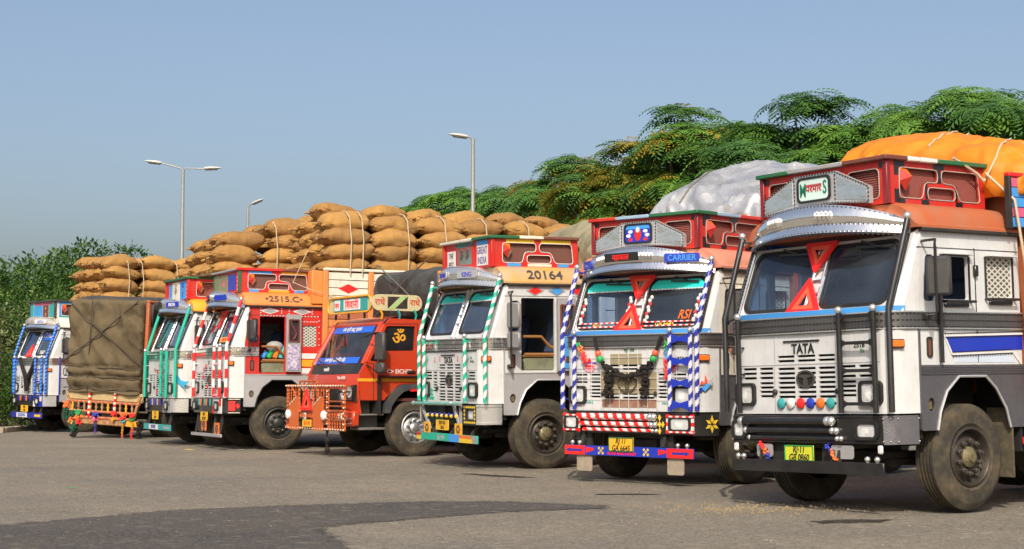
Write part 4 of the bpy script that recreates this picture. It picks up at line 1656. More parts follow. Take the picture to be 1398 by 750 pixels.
def garland(root, c):
    for (u0, u1, z0, z1, holes) in ((-.30, .20, 1.53, 1.66, 0), (-.46, .43, 1.17, 1.44, 1), (-.44, .42, 1.0, 1.105, 0)):
        m = MB()
        m.plate(rr(u0, u1, z0, z1, .01), [], (.006, 0, 0), FU, FV, .005)
        m.build('cloth_panel', KHAKI if not (z1 < 1.2) else pm('printed_cloth', (.30, .23, .15), .85, dirt=.3, var=.8, vscale=9, vcol=(.30, .07, .05)), root)
    m = MB()
    for zz in (1.10, 1.235, 1.36, 1.49, 1.62):
        m.bar((.018, -.95, zz), (.018, .95, zz), .0045)
    for yy in np.arange(-.9, .95, .15):
        m.bar((.018, yy, .98), (.018, yy, 1.72), .0045)
    m.build('wire_screen', WTAPE, root)
    m = MB()
    m.plate(ell(-.02, 1.292, .15, .105, 24), [ell(-.02, 1.292, .132, .09, 24)], (.03, 0, 0), FU, FV, .014)
    m.plate([(-.10, 1.32), (-.045, 1.31), (-.05, 1.215), (.01, 1.215), (.005, 1.31), (.06, 1.32), (.05, 1.34), (-.09, 1.34)], [], (.03, 0, 0), FU, FV, .012)
    m.build('badge', pm('badge_bronze', (.13, .11, .07), .5, metal=.4, dirt=.3), root)
    m = MB()
    rad = lambda t: .032
    for s in (1, -1):
        yc = .02 + s * .53
        m.tube([(.06, yc, 1.87), (.07, yc - s * .03, 1.78), (.075, yc - s * .06, 1.70)], .022, 10)
        m.tube([(.07, yc - s * .10, 1.62), (.075, yc - s * .16, 1.50), (.08, yc - s * .25, 1.42), (.085, .02, 1.37)], .022, 10, k=0)
        for i in range(60):
            t = i / 60
            m.ball((.085 + rnd.uniform(-.03, .03), yc - s * .25 + rnd.uniform(-.045, .045), 1.44 - t * .30 + rnd.uniform(-.02, .02)), rnd.uniform(.018, .028), 6, 5)
        for i in range(26):
            t = i / 26
            p = Vector((.08, yc - s * (.10 + .43 * t), 1.62 - .25 * t ** .55))
            m.ball(p + Vector((rnd.uniform(-.02, .02), rnd.uniform(-.02, .02), rnd.uniform(-.02, .02))), .026, 6, 5)
        m.ball((.08, yc - s * .075, 1.665), .042, 10, 8, k=1)
        m.ball((.08, yc - s * .105, 1.595), .048, 10, 8, k=2)
    o = m.build('wool_garland', [WOOL, REFL, LGREEN], root)
    for s in (1, -1):
        m = MB()
        yc = .02 + s * .60
        for i in range(46):
            t = i / 46
            k = 0 if t < .15 else 1 if t < .3 else 2 if t < .45 else 3
            m.ball((.06 + rnd.uniform(-.02, .02), yc - (1 - s) * .1 + rnd.uniform(-.03, .03) + (t * .12 if s < 0 else t * .01), 1.80 - t * (.26 if s < 0 else .46)), .017, 5, 4, k=k)
        m.build('tassel', [LGREEN, TEALP if s > 0 else AMBER, AMBER if s < 0 else SBLUE, BRED], root)
        m = MB()
        yb = .02 + s * .66
        m.plate(ell(yb, 1.50, .095, .065, 16), [], (.012, 0, 0), FU, FV, .006, 0)
        m.plate(ell(yb, 1.50, .07, .025, 12), [], (.016, 0, 0), FU, FV, .004, 1)
        m.plate([(yb - .035, 1.565), (yb + .035, 1.565), (yb, 1.62)], [], (.016, 0, 0), FU, FV, .006, 1)
        m.plate([(yb - .12, 1.545), (yb + .12, 1.545), (yb + .10, 1.56), (yb - .10, 1.56)], [], (.014, 0, 0), FU, FV, .004, 2)
        m.build('painted_emblem', [pm('emblem_pink', (.70, .30, .38), .4, dirt=.1), BRED, BLUE], root)
    m = MB()                                        # painted bird on the corner
    o_ = Vector((-.05, 1.072, 0))
    u = Vector((-.75, .55, 0)).normalized()
    o_ = Vector((-.01, 1.03, 0)) + u.cross(Z3) * .012
    for pts, k in (([(.05, 1.24), (.13, 1.30), (.16, 1.27), (.10, 1.20)], 0), ([(.09, 1.29), (.10, 1.40), (.14, 1.31)], 1), ([(.13, 1.29), (.20, 1.37), (.19, 1.27)], 2), ([(.02, 1.19), (.07, 1.21), (.06, 1.25), (.01, 1.24)], 3), ([(.03, 1.28), (.06, 1.33), (.10, 1.29)], 1)):
        m.plate(pts[::-1], [], o_, u, Z3, .008, k)
    m.build('painted_bird', [SBLUE, REFL, GREYP, BLUE], root)
    m = MB()
    m.text('mobil', (.001, -.66, 1.06), FU, Vector((0, -.35, 1)), .06, .004)
    m.text('mobil', (.001, .58, 1.06), FU, Vector((0, .35, 1)), .06, .004)
    m.build('lettering', TEALP, root)


def screen_text(items):
    def f(root, c):
        for (txt, u, v, sz, mat, bgm) in items:
            m = MB()
            if bgm:
                w_ = sz * len(txt) * .36
                m.plate([(u - w_, v - sz * .62), (u + w_, v - sz * .62), (u + w_, v + sz * .62), (u - w_, v + sz * .62)], [], wpt(0, 0, .0055), Y3, WV, .003, 1)
            m.text(txt, wpt(u, v, .006), Y3, WV, sz, .003, shear=.15, sx=.85)
            m.build('screen_lettering', [mat, bgm or mat], root)
    return f


def screen_garland(root, c):
    """painted flower strings at the pane edges and a red-white braid"""
    for u in (-.90, -.15, .15, .90):
        m = MB()
        for i in range(8):
            v = .14 + i * .045
            m.ball(tuple(wpt(u + (.02 if u > 0 else -.02) * (i % 2), v, .012)), .028, 6, 4, (.5, 1, 1), k=i % 3 if i else 0)
        m.build('flower_string', [WTAPE, WTAPE, pm('petal_red', (.55, .05, .06), .5, dirt=0)], root)
    for s in (1, -1):
        m = MB()
        for v in (.12, .068):
            for i in range(18):
                u0 = s * (.12 + .81 * i / 18)
                m.obox(wpt(u0, v, .01), Y3, WV, Y3.cross(WV), 0, s * .045 if s > 0 else 0, -.008, .008, 0, .006, 0, i % 2) if s > 0 else m.obox(wpt(u0 - .045, v, .01), Y3, WV, Y3.cross(WV), 0, .045, -.008, .008, 0, .006, 0, i % 2)
        m.build('braid', [BRED, WTAPE], root)


def diamonds(colours, us, z=2.585, w=.15, h=.078):
    def f(root, c):
        for u, mat in zip(us, colours):
            m = MB()
            q = lambda a: [(u - w * a, z), (u, z - h * a), (u + w * a, z), (u, z + h * a)]
            m.plate(q(1), [], (0, 1.124, 0), SU, SV, .004, 0)
            m.plate(q(.72), [], (0, 1.128, 0), SU, SV, .004, 1)
            m.build('painted_diamond', [GREYP if mat is not WTAPE else WTAPE, mat if mat is not WTAPE else GREYP], root)
    return f


def roof_number(txt, u, size, mat, z=2.815):
    def f(root, c):
        v = Vector((0, -.42, .9)).normalized()
        m = MB().text(txt, (-u, 1.112, z), SU, v, size, .006, sx=1.25)
        m.build('roof_lettering', mat, root)
    return f


def door_hung(u0, u1, z0, z1, lower, mesh=True, flower=False):
    """cab door folded back flat against the side"""
    def f(root, c):
        m = MB()
        zm = z0 + (z1 - z0) * .47
        o = (0, 1.20, 0)
        m.plate([(u0, z0), (u1, z0), (u1, z1), (u0, z1)], [rr(u0 + .05, u1 - .04, zm + .06, z1 - .1, .02)], o, SU, SV, .04)
        ob = m.build('door', c.get('door_mat', GREYP), root)
        m = MB()
        m.box(-u1 + .03, -u0 - .03, 1.201, 1.212, z0 + .03, zm, .004)
        m.build('door_lower_panel', lower, ob)
        m = MB()
        for a in (u0 + .05, u1 - .04):
            m.box(-a - .012, -a + .012, 1.19, 1.215, zm + .06, z1 - .1)
        for zz in (zm + .06, z1 - .1):
            m.box(-u1 + .04, -u0 - .05, 1.19, 1.213, zz - .012, zz + .012)
        if mesh:
            ucc = (u0 + u1) / 2
            m.tube([(-ucc - .05 * math.sin(a * .6), 1.19, zm + .1 + a * .04) for a in range(11)], .012, 6)
        m.build('door_window_frame', c.get('door_frame', BROWN), ob)
        m = MB().box(-u1 + .04, -u0 - .05, 1.168, 1.172, zm + .06, z1 - .1)
        m.build('door_glass', GLASS, ob)
    return f


def bunk(root, c):
    """bench and bedding seen through the open doorway"""
    m = MB()
    m.box(-1.35, -.70, .55, 1.06, 1.42, 1.62, .02)
    m.build('bench_box', pm('worn_green_box', (.20, .21, .13), .8, dirt=.6, dscale=7, dcol=(.05, .045, .03)), root)
    m = MB()
    m.tube([(-.70, 1.07, 1.66), (-1.0, 1.07, 1.66), (-1.25, 1.07, 1.66)], .025, 8)
    m.tube([(-.68, 1.07, 1.92), (-.98, 1.07, 1.92), (-1.12, 1.07, 1.78), (-1.25, 1.07, 1.74)], .022, 8)
    m.box(-1.3, -.68, .9, 1.08, 1.62, 1.65, .01)
    m.build('seat_rail', pm('gold_brown_trim', (.30, .13, .03), .5, dirt=.4, dscale=12), root)
    if c.get('bedding'):
        m = MB()
        for i, (mat) in enumerate(range(4)):
            m.k = i
            m.tube([(-.72 - i * .12, 1.0, 1.68 + .02), (-.80 - i * .12, .95, 1.80 + .03 * i), (-.92 - i * .10, .9, 1.74)], .05, 8)
        m.ball((-1.0, .9, 1.92), .16, 12, 8, (1.1, .8, .7), k=4)
        m.build('bedding', [SBLUE, LGREEN, AMBER, TEALP, GREYP], root)


def open_bumper(root, c):
    """T3: open tube frame, lamp box, lower plank, rounded steel corner"""
    m = MB()
    m.box(-.16, -.12, -1.0, 1.0, .62, .95)
    m.build('bumper', pm('bumper_dark_green', (.012, .030, .024), .5, dirt=.3), root)
    m = MB()
    m.striped([(.08, -1.14, .935), (.08, .55, .945)], .026, .06, 10)
    m.ball((.08, -1.16, .935), .035, 8, 6)
    m.ball((.08, .22, .955), .035, 8, 6)
    m.build('bumper_tube', [STEEL, TEAL], root)
    m = MB()
    for a, b in (((-.98, .93), (-.62, .55)), ((.20, .93), (.42, .62)), ((.45, .95), (.45, .5))):
        m.bar((.03, a[0], a[1]), (.03, b[0], b[1]), .035)
    m.build('bumper_stay', GREYP, root)
    m = MB()
    m.plate(rr(.58, 1.0, .655, .935, .02), [rr(.67, .92, .715, .875, .02)], (.05, 0, 0), FU, FV, .08, 0)
    for i in range(6):
        for zz in (.905, .685):
            m.plate(ell(.625 + i * .066, zz, .026, .018, 8), [], (.054, 0, 0), FU, FV, .005, 1)
    for i in range(3):
        for yy in (.62, .965):
            m.plate(ell(yy, .74 + i * .055, .018, .022, 8), [], (.054, 0, 0), FU, FV, .005, 1)
    m.build('lamp_box', [pm('lamp_box_black', (.02, .02, .02), .5, dirt=.2), YELLOW], root)
    lamp(root, .795, .795, .22, .13, .0)
    m = MB()
    for s in (1, -1):
        q = [(.042, 1.0), (.0, 1.06), (-.06, 1.10), (-.29, 1.16)]
        rg = [[(a, s * b, .66), (a, s * b, .945), (a - .015, s * (b - .015), .945), (a - .015, s * (b - .015), .66)] for a, b in q]
        m.rings(rg, True, True)
        for zz in (.675, .93):
            m.rings([[(a + .012, s * (b + .012), zz - .016), (a + .012, s * (b + .012), zz + .016), (a, s * b, zz + .016), (a, s * b, zz - .016)] for a, b in q], True, True)
    m.build('bumper_corner', STEEL, root)
    number_plate(root, .05, -.16, .625, .44, .15, ['RJ14 GG', '2016'], GOLD, YELLOW, .075)
    m = MB()
    for i in range(13):
        y_ = -.70 + i * .085
        m.ball((.04, y_, .76 + .02 * (i % 2)), .03, 6, 5, k=i % 2)
    m.build('flower_trim', [YELLOW, NAVY], root)
    for (yy, zz, w_) in ((-.70, .57, .22), (.42, .575, .24)):
        m = MB()
        m.plate(rr(yy - w_ / 2, yy + w_ / 2, zz - .085, zz + .085, .015), [], (.06, 0, 0), FU, FV, .012, 0)
        for i in range(6):
            a = math.pi * i / 3
            m.plate(ell(yy + .05 * math.cos(a), zz + .045 * math.sin(a), .024, .022, 8), [], (.064, 0, 0), FU, FV, .004, 1)
        m.plate(ell(yy, zz, .022, .02, 8), [], (.066, 0, 0), FU, FV, .004, 0)
        m.build('flower_flap', [GOLD, BROWN], root)
    m = MB()
    m.box(.03, .06, -1.08, 1.05, .385, .50, .004, k=0)
    m.box(.0605, .0635, -1.08, -.93, .445, .498, k=1)
    m.box(.0605, .0635, -1.08, -.93, .387, .445, k=2)
    m.box(.0605, .0635, .46, .86, .447, .498, k=3)
    m.box(.0605, .0635, .46, .90, .387, .447, k=2)
    m.box(.0605, .0635, .90, 1.05, .387, .498, k=4)
    m.box(.0605, .0635, .1, .46, .387, .498, k=5)
    m.text('गुरु कृपा', (.06, -.2, .445), FU, FV, .09, .004, k=4)
    m.build('lower_bar', [TEAL, RED, YELLOW, AMBER, GREYP, SBLUE], root)
    m = MB()
    for yy in (-.7, .1, .8):
        m.bar((.03, yy, .5), (-.12, yy, .68), .035)
    m.build('bar_bracket', CHASSIS, root)


def deco_bumper(pal, plate_rows, low, corner_fn=None):
    """small decorated bumper for the trucks farther along the row"""
    def f(root, c):
        m = MB()
        m.box(-.10, .02, -1.0, 1.0, .66, .945, .006)
        m.build('bumper', BLACK, root)
        m = MB()
        q = [(.03, 1.0), (.0, 1.05), (-.06, 1.09), (-.27, 1.155)]
        for s in (1, -1):
            m.rings([[(a, s * b, .672), (a, s * b, .938), (a - .015, s * (b - .015), .938), (a - .015, s * (b - .015), .672)] for a, b in q], True, True)
        m.build('bumper_corner', pal['corner'], root)
        if corner_fn:
            corner_fn(root)
        m = MB()
        m.box(.02, .045, .42, .98, .66, .94, .006, k=0)
        m.box(.0455, .048, .42, .56, .66, .80, k=1)
        m.box(.0455, .048, .84, .98, .80, .94, k=1)
        m.build('lamp_panel', [pal['p0'], pal['p1']], root)
        lamp(root, .70, .80, .18, .12, .045)
        lamp(root, -.85, .80, .16, .12, .03)
        m = MB()
        for i in range(7):
            m.box(.02, .035, -.66 + i * .13, -.58 + i * .13, .80, .93, .004, k=i % 3)
        m.build('bumper_block', pal['row'], root)
        number_plate(root, .05, -.16, .60, .46, .17, plate_rows, GOLD, YELLOW, .085)
        for (yy, zz, h_) in pal.get('flaps', ()):
            m = MB()
            m.plate(rr(yy - .16, yy + .16, zz - h_, zz + h_, .02), [], (.05, 0, 0), FU, FV, .01, 0)
            m.plate(ell(yy, zz + .02, .10, .07, 12), [ell(yy, zz + .02, .06, .04, 12)], (.054, 0, 0), FU, FV, .004, 1)
            m.plate(ell(yy, zz + .02, .03, .02, 8), [], (.054, 0, 0), FU, FV, .004, 1)
            m.plate([(yy - .08, zz - .10), (yy + .08, zz - .10), (yy, zz - .04)], [], (.054, 0, 0), FU, FV, .004, 1)
            m.build('painted_flap', [AMBER, BLACK], root)
        m = MB()
        m.box(.03, .058, -1.05, 1.02, low['z0'], low['z1'], .004, k=0)
        zc = (low['z0'] + low['z1']) / 2
        h = (low['z1'] - low['z0']) * .42
        m.box(.0585, .0615, low['py'] - .36, low['py'] + .36, zc - h, zc + h, k=1)
        m.box(.0585, .0615, .55, .95, zc - h * .5, zc + h * .5, k=2)
        m.text(low['txt'], (.0615, low['py'], zc), FU, FV, (low['z1'] - low['z0']) * .85, .004, k=3)
        m.build('lower_bar', low['mats'], root)
        m = MB()
        for yy in (-.8, -.3, .4, .85):
            m.bar((.03, yy, low['z1'] - .02), (-.04, yy, .68), .04)
        m.build('bar_bracket', CHASSIS, root)
    return f


def corner_flash(root):
    m = MB()
    o = Vector((-.155, 1.138, .805))
    u = Vector((-.21, .065, 0)).normalized()
    m.plate([(-.10, -.09), (.02, -.09), (.02, .09), (-.10, .09)], [], o + u.cross(Z3) * .004, u, Z3, .004)
    m.plate([(.03, 0), (.07, -.05), (.10, -.02), (.10, .02), (.07, .05)], [], o + u.cross(Z3) * .004, u, Z3, .004)
    m.build('painted_flash', BRED, root)
    m = MB()
    for zz in (-.125, .125):
        m.bar(o + u * -.11 + Z3 * zz + u.cross(Z3) * .006, o + u * .11 + Z3 * zz + u.cross(Z3) * .006, .02, .012)
    m.build('corner_edging', CREAM, root)


def grille_flowers(root, c):
    for i in range(7):
        m = MB()
        yy, zz = rnd.uniform(-.42, .3), rnd.uniform(1.02, 1.62)
        m.plate(ell(yy, zz, .05, .04, 8), [], (.008, 0, 0), FU, FV, .005, i % 2)
        m.build('painted_flower', [c.get('flower', BRED), PINK], root)


def corner_bird(root, c):
    u = Vector((-.75, .55, 0)).normalized()
    o_ = Vector((-.02, 1.045, 0)) + u.cross(Z3) * .012
    m = MB()
    for pts in ([(.0, 1.38), (.08, 1.33), (.22, 1.28), (.30, 1.30), (.24, 1.22), (.14, 1.19), (.05, 1.27)], [(.06, 1.32), (.0, 1.44), (.10, 1.36)], [(.14, 1.2), (.22, 1.13), (.20, 1.2)]):
        m.plate(pts[::-1] if False else pts, [], o_, u, Z3, .008)
    m.build('painted_bird', pm('bird_blue', (.02, .32, .52), .4, dirt=.1), root)


def black_scarf(root, c):
    m = MB()
    for s in (1, -1):
        m.tube([(.05, .0 + s * .55, 1.90), (.06, s * .30, 1.62), (.07, s * .08, 1.40)], .055, 8)
    m.tube([(.07, 0, 1.44), (.075, .0, 1.05)], lambda t: .10 - .05 * t, 8)
    m.build('black_scarf', WOOL, root)
    m = MB()
    m.tube([(-.345 - .0, 1.145, 1.0), (-.345, 1.145, 1.93)], .018, 8)
    m.build('side_piping', NAVY, root)


def single_triangle(lo=True):
    def f(root, c):
        pts = [(-.42, -.02), (.02, -.02), (-.16, .34)] if lo else [(-.25, .72), (.2, .72), (-.02, .34)][::-1]
        if (pts[1][0] - pts[0][0]) * (pts[2][1] - pts[0][1]) - (pts[2][0] - pts[0][0]) * (pts[1][1] - pts[0][1]) < 0:
            pts = pts[::-1]
        m = MB()
        tri_ring(m, pts, .1, wpt(0, 0, .07), Y3, WV, .03)
        m.build('warning_triangle', [BRED, REFL], root)
    return f


def front_frieze(mat):
    def f(root, c):
        m = MB()
        for i in range(26):
            y0 = -.95 + 1.9 * i / 26
            m.plate([(y0, 1.735), (y0 + .036, 1.70), (y0 + .073, 1.735)], [], (.012, 0, 0), FU, FV, .008)
        m.build('zigzag_trim', mat, root)
    return f


def small_stickers(mat):
    def f(root, c):
        for yy, zz in ((-.34, 1.59), (.30, 1.59), (-.52, 1.58), (.48, 1.58)):
            m = MB()
            m.plate(ell(yy, zz, .03, .022, 10), [], (.006, 0, 0), FU, FV, .005)
            m.plate(ell(yy, zz + .045, .022, .018, 10), [], (.006, 0, 0), FU, FV, .005)
            m.build('painted_flower', mat, root)
        m = MB()
        m.plate([(-.72, 1.0), (-.56, 1.0), (-.56, 1.04), (-.72, 1.04)], [], (.006, 0, 0), FU, FV, .005)
        m.plate([(-.70, 1.06), (-.58, 1.06), (-.64, 1.12)], [], (.006, 0, 0), FU, FV, .005)
        m.plate([(-.70, 1.12), (-.58, 1.12), (-.64, 1.18)], [], (.006, 0, 0), FU, FV, .005)
        m.build('painted_emblem', TEAL, root)
    return f


DKGREY = pm('dark_grey_paint', (.045, .045, .05), .5, dirt=.3)
BOX_RB = lambda rimL, rimF: dict(side=RED, mesh=MESHR, front='windows', post=pm('maroon_paint', (.22,.015,.02), .45, dirt=.25), bead=pm('beading_grey', (.42,.38,.33), .5, dirt=.3),
    blocks=[(BLACK, [(112, 190, 152, 186), (415, 500, 152, 186), (447, 473, 186, 275), (112, 146, 186, 240), (112, 146, 330, 415), (135, 190, 387, 418), (315, 375, 387, 418), (585, 640, 387, 418), (345, 365, 278, 384), (582, 600, 290, 384)])],
    rim=rimL, rimf=rimF)

T = {}
T[1] = tata(dict(
    pose=(2.8864, 15.7134, 54.773, .781, .732, -.019), label='white truck with black guard poles, orange roof and an orange tarpaulin over its load',
    white=WHITE, side=WHITE, skirt=ALUDARK, ribbed=True, roof=RUSTOR, tata=True, board='name', shells=(-.42, .28), marker=True, belt=BELTD, belt2=SBLUE, blue_post=True,
    box=BOX_RB([(0, .32, BROWN), (.33, .50, WTAPE), (.51, .75, WTAPE), (.76, 1.5, GREEN)], [(-.88, -.42, GREEN), (-.42, .32, GREYP), (.32, .88, BROWN)]),
    poles=dict(a=BLACK, b=BLACK, r=.030, xy=(.03, 1.10), ladders=((.52, .95), (-.86, None)), rungs=(1.05, 1.36, 1.62, 1.87), rung=BLACK),
    front_text=(('2518', .70, 1.60, .07, BLACK), ('Ex', .74, 1.545, .05, LGREEN)),
    extra=(black_bumper, mirrored_dots, triangles, stripe_side), tail=-6.6, rear=(-4.4, -5.75)))
T[2] = tata(dict(
    pose=(1.4522, 19.9302, 43.767, -.087, .327, -.061), label='white truck with blue and white striped poles, red striped bumper and a silver tarpaulin load',
    white=WHITE, side=CREAM, skirt=ALUDARK, roof=PINKOR, board='picture', marker=True, belt=BELTD, belt2=SBLUE, blue_post=True, badge=False, teal_band=True, side_refl=BRED,
    box=BOX_RB([(0, .42, GREEN), (.42, .9, pm('pale_blue_board', (.30, .42, .56), .5, dirt=.2)), (.9, 1.5, RED)], [(-.88, -.42, RED), (-.42, .12, pm('pale_blue_board', (.3, .42, .56))), (.12, .88, GREEN)]),
    visor_panels=((-.86, .26, BLUE, None, WTAPE), (-.12, .56, DARK, 'महाकाल', BRED), (.72, .44, BLUE, 'CARRIER', SBLUE)), shells=(-.48, .26),
    poles=dict(a=NAVY, b=LAV, r=.030, pitch=.15, xy=(.04, 1.07), ladders=((.69, 1.0), (-.84, None)), rungs=(1.04, 1.30, 1.56, 1.83), rung=BLUE, bow=True, bracket=NAVY),
    front_text=(('श्री राधे', .0, 1.70, .055, GREEN), ('TATA Ex', .82, 1.60, .055, BLACK), ('2516', .80, 1.55, .045, BLACK)),
    extra=(striped_bumper, garland, triangles, screen_garland, screen_text((('RSI', .74, .205, .17, AMBER, None), ('GA.6645', .46, .092, .095, YELLOW, None), ('RJ11', -.62, .092, .095, YELLOW, None)))), tail=-6.0, rear=(-4.3,)))
BOX_R3 = dict(side=RED, mesh=MESHB, post=RED, bead=WTAPE,
    blocks=[(YELLOW, [(180, 430, 152, 186), (490, 760, 152, 186)]), (SBLUE, [(190, 310, 390, 416), (640, 740, 390, 416)]), (CREAM, [(372, 585, 390, 416)])],
    panels=[(-.82, -.72, 2.96, 3.25, RED, None, None, .1), (-.70, -.42, 2.98, 3.25, WTAPE, 'THE|BEST', DKGREY, .11), (-.40, .22, 2.97, 3.345, RED, None, None, .1), (-.34, .16, 3.02, 3.27, pm('pale_teal', (.25, .55, .50), .5, dirt=.2), 'ॐ  ॐ', DKGREY, .18), (-.40, .22, 3.28, 3.355, TEALP, None, None, .1), (.34, .70, 2.98, 3.28, WTAPE, 'GREAT|INDIA', pm('violet_letter', (.12, .08, .22), .5, dirt=0), .15), (.34, .70, 3.285, 3.35, SBLUE, None, None, .1), (.72, .80, 2.96, 3.34, BRED, None, None, .1)],
    rim=[(0, .5, GREEN), (.5, .9, CREAM), (.9, 1.5, BROWN)], rimf=[(-.88, .25, CREAM), (.25, .88, GREEN)])
T[3] = tata(dict(
    pose=(-.9215, 24.0552, 63.067, -.457, .683, -.004), label='white truck with green and white striped poles and open door under a mustard roof',
    white=WHITE, side=WHITE, skirt=ALU, edging=ALU, roof=YELOR, tata=True, box=BOX_R3, slots=slots_low, mirror_mat=pm('mirror_grey', (.22, .22, .22), .5, metal=.3, dirt=.4), marker=True, teal_band=True, mirror2=True,
    open_door=1.18, visor_panels=((-.22, .34, ALU, 'महाकाल', BLUE), (.50, .42, ALU, 'KING', BLUE)), lip_mat=STEEL, visor_mat=STEEL,
    poles=dict(a=TEAL, b=WTAPE, r=.030, pitch=.17, xy=(-.02, 1.17), ladders=((.69, None), (-.77, None)), bracket=TEAL),
    front_text=(('TC', .76, 1.61, .045, BLACK), ('Kr.Co.', .79, 1.565, .045, BLACK)),
    extra=(open_bumper, front_frieze(ALUDARK), small_stickers([pm('pale_pink', (.6, .25, .3), .5, dirt=.1)]), diamonds((BRED, SBLUE, BRED), (.86, 1.22, 1.58)), roof_number('20164', 1.03, .19, DKGREY), bunk, door_hung(1.19, 1.50, 1.42, 2.48, SBLUE)), tail=-6.1, rear=(-4.4,)))
BOX_R5 = dict(side=RED, mesh=MESHB, post=GREEN, bead=WTAPE,
    blocks=[(SBLUE, [(150, 400, 152, 184), (160, 260, 388, 416), (640, 740, 388, 416)]), (YELOR2, [(500, 770, 152, 184), (365, 585, 388, 416)])],
    panels=[(-.80, -.45, 2.97, 3.33, pm('moss_board', (.20, .22, .12), .5, dirt=.3), None, None, .1), (-.40, .06, 3.0, 3.32, pm('moss_board', (.2, .22, .12)), 'जय', PINK, .2), (.12, .60, 3.0, 3.3, BLUE, None, None, .1), (.66, .80, 2.96, 3.34, BRED, '•|•|•|•|•', WTAPE, .1)],
    rim=[(0, .9, BRED), (.9, 1.5, BROWN)], rimf=[(-.88, .88, GREYP)])
T[5] = tata(dict(
    pose=(-5.8006, 30.9162, 63.668, .075, -.361, .020), label='white and red truck with red banded poles, open cab door and high stack of sacks',
    white=WHITE, side=RED, skirt=ALU, edging=ALU, arch_trim=CHASSIS, roof=ORANGE, box=BOX_R5, slots=slots_low, rim='rimd', surround=STEEL, pillar=WTAPE, open_door=1.12, door_leaf=True, bedding=True, marker=True,
    door_mat=GREYP, door_frame=BROWN, visor_mat=STEEL, visor_panels=((-.30, .34, DARK, 'KING', BRED), (.46, .40, BLUE, None, WTAPE)), shells=(.12, -.62),
    poles=dict(a=BRED, b=WTAPE, r=.032, pitch=.34, spiral=False, xy=(.0, 1.12), ladders=((.55, .95), (-.86, None)), rungs=(1.0, 1.58), rung=WTAPE, rung_stripe=True, bracket=WTAPE),
    front_text=(('55', -.05, 1.62, .10, DKGREY),),
    extra=(deco_bumper(dict(corner=BLACK, p0=WTAPE, p1=BRED, row=[TEALP, AMBER, BLACK], flaps=((-.16, .42, .10), (.72, .36, .13))), ['RJ14', 'GD 2515'], dict(z0=.22, z1=.28, py=.0, txt='', mats=[GREYP, GREYP, GREYP, GREYP]), corner_flash),
           single_triangle(False), grille_flowers, screen_text((('SHRI SAI', .5, .12, .09, BRED, YELOR2), ('जय माता दी', .5, .66, .09, BRED, WTAPE))), diamonds((WTAPE, WTAPE), (.82, 1.46), 2.59, .19, .06),
           roof_number('•2515.C•', 1.10, .165, DKGREY), bunk, door_hung(1.13, 1.42, 1.45, 2.53, pm('floral_print', (.62, .55, .66), .6, dirt=.1, var=.9, vscale=22, vcol=(.16, .12, .28)), True, True)), tail=-7.2, rear=(-5.0, -6.3)))
BOX_R6 = dict(side=RED, mesh=MESHR, post=RED, bead=CREAM,
    blocks=[(BLACK, [(345, 380, 278, 384), (582, 600, 290, 384), (447, 473, 186, 275)]), (BRED, [(150, 430, 152, 184)])],
    panels=[(-.80, -.62, 2.98, 3.3, RED, None, None, .1), (-.58, -.38, 2.98, 3.3, SBLUE, None, None, .1), (-.34, .18, 2.98, 3.33, CREAM, 'ॐ', BROWN, .26), (.24, .66, 2.97, 3.33, SBLUE, 'जय|हो', NAVY, .16), (.70, .80, 2.96, 3.34, BRED, '•|•|•|•|•', WTAPE, .1)],
    rim=[(0, 1.5, GREEN)], rimf=[(-.88, .88, GREEN)])
T[6] = tata(dict(
    pose=(-7.21, 33.06, 63, 0, -.5, .0), label='white truck with plain green taped poles and a blue bird painted on its corner',
    white=WHITE, side=WHITE, skirt=ALU, edging=ALU, surround=GREYP, roof=YELOR2, box=BOX_R6, slots=slots_low, visor_mat=STEEL, visor_panels=((-.2, .3, DARK, None, BRED), (.52, .42, BLUE, 'INDIA', WTAPE)), marker=True,
    poles=dict(a=TEAL, b=TEAL, r=.034, xy=(.0, 1.12), ladders=((.30, .72), (-.98, None)), rungs=(1.05, 1.4, 1.62, 1.86), rung=TEAL, bracket=STEEL),
    front_text=(('जय', -.1, 1.60, .09, BRED),),
    extra=(deco_bumper(dict(corner=STEEL, p0=GREYP, p1=STEEL, row=[BLUE, GREYP, BROWN]), ['RJ', '1402'], dict(z0=.30, z1=.42, py=-.25, txt='POWER', mats=[TEALP, WTAPE, ALU, NAVY])), grille_flowers, corner_bird), tail=-7.0, rear=(-5.2, -6.4)))
BOX_R8 = dict(side=CREAM, mesh=MESHB, post=DKGREY, bead=CREAM,
    blocks=[(SBLUE, [(115, 330, 152, 184), (115, 150, 186, 400)]), (TEALP, [(115, 420, 390, 416)])],
    panels=[(-.80, -.62, 2.97, 3.33, TEALP, None, None, .1), (-.58, .0, 2.97, 3.28, SBLUE, 'श्री|राम', TEALP, .18), (-.5, .6, 3.29, 3.35, PINK, None, None, .1), (.04, .40, 2.97, 3.28, BROWN, '•|•', YELLOW, .2), (.45, .78, 2.97, 3.33, TEALP, None, None, .1)],
    rim=[(0, .4, DKGREY), (.4, 1.5, DKGREY)], rimf=[(-.88, .88, DKGREY)])
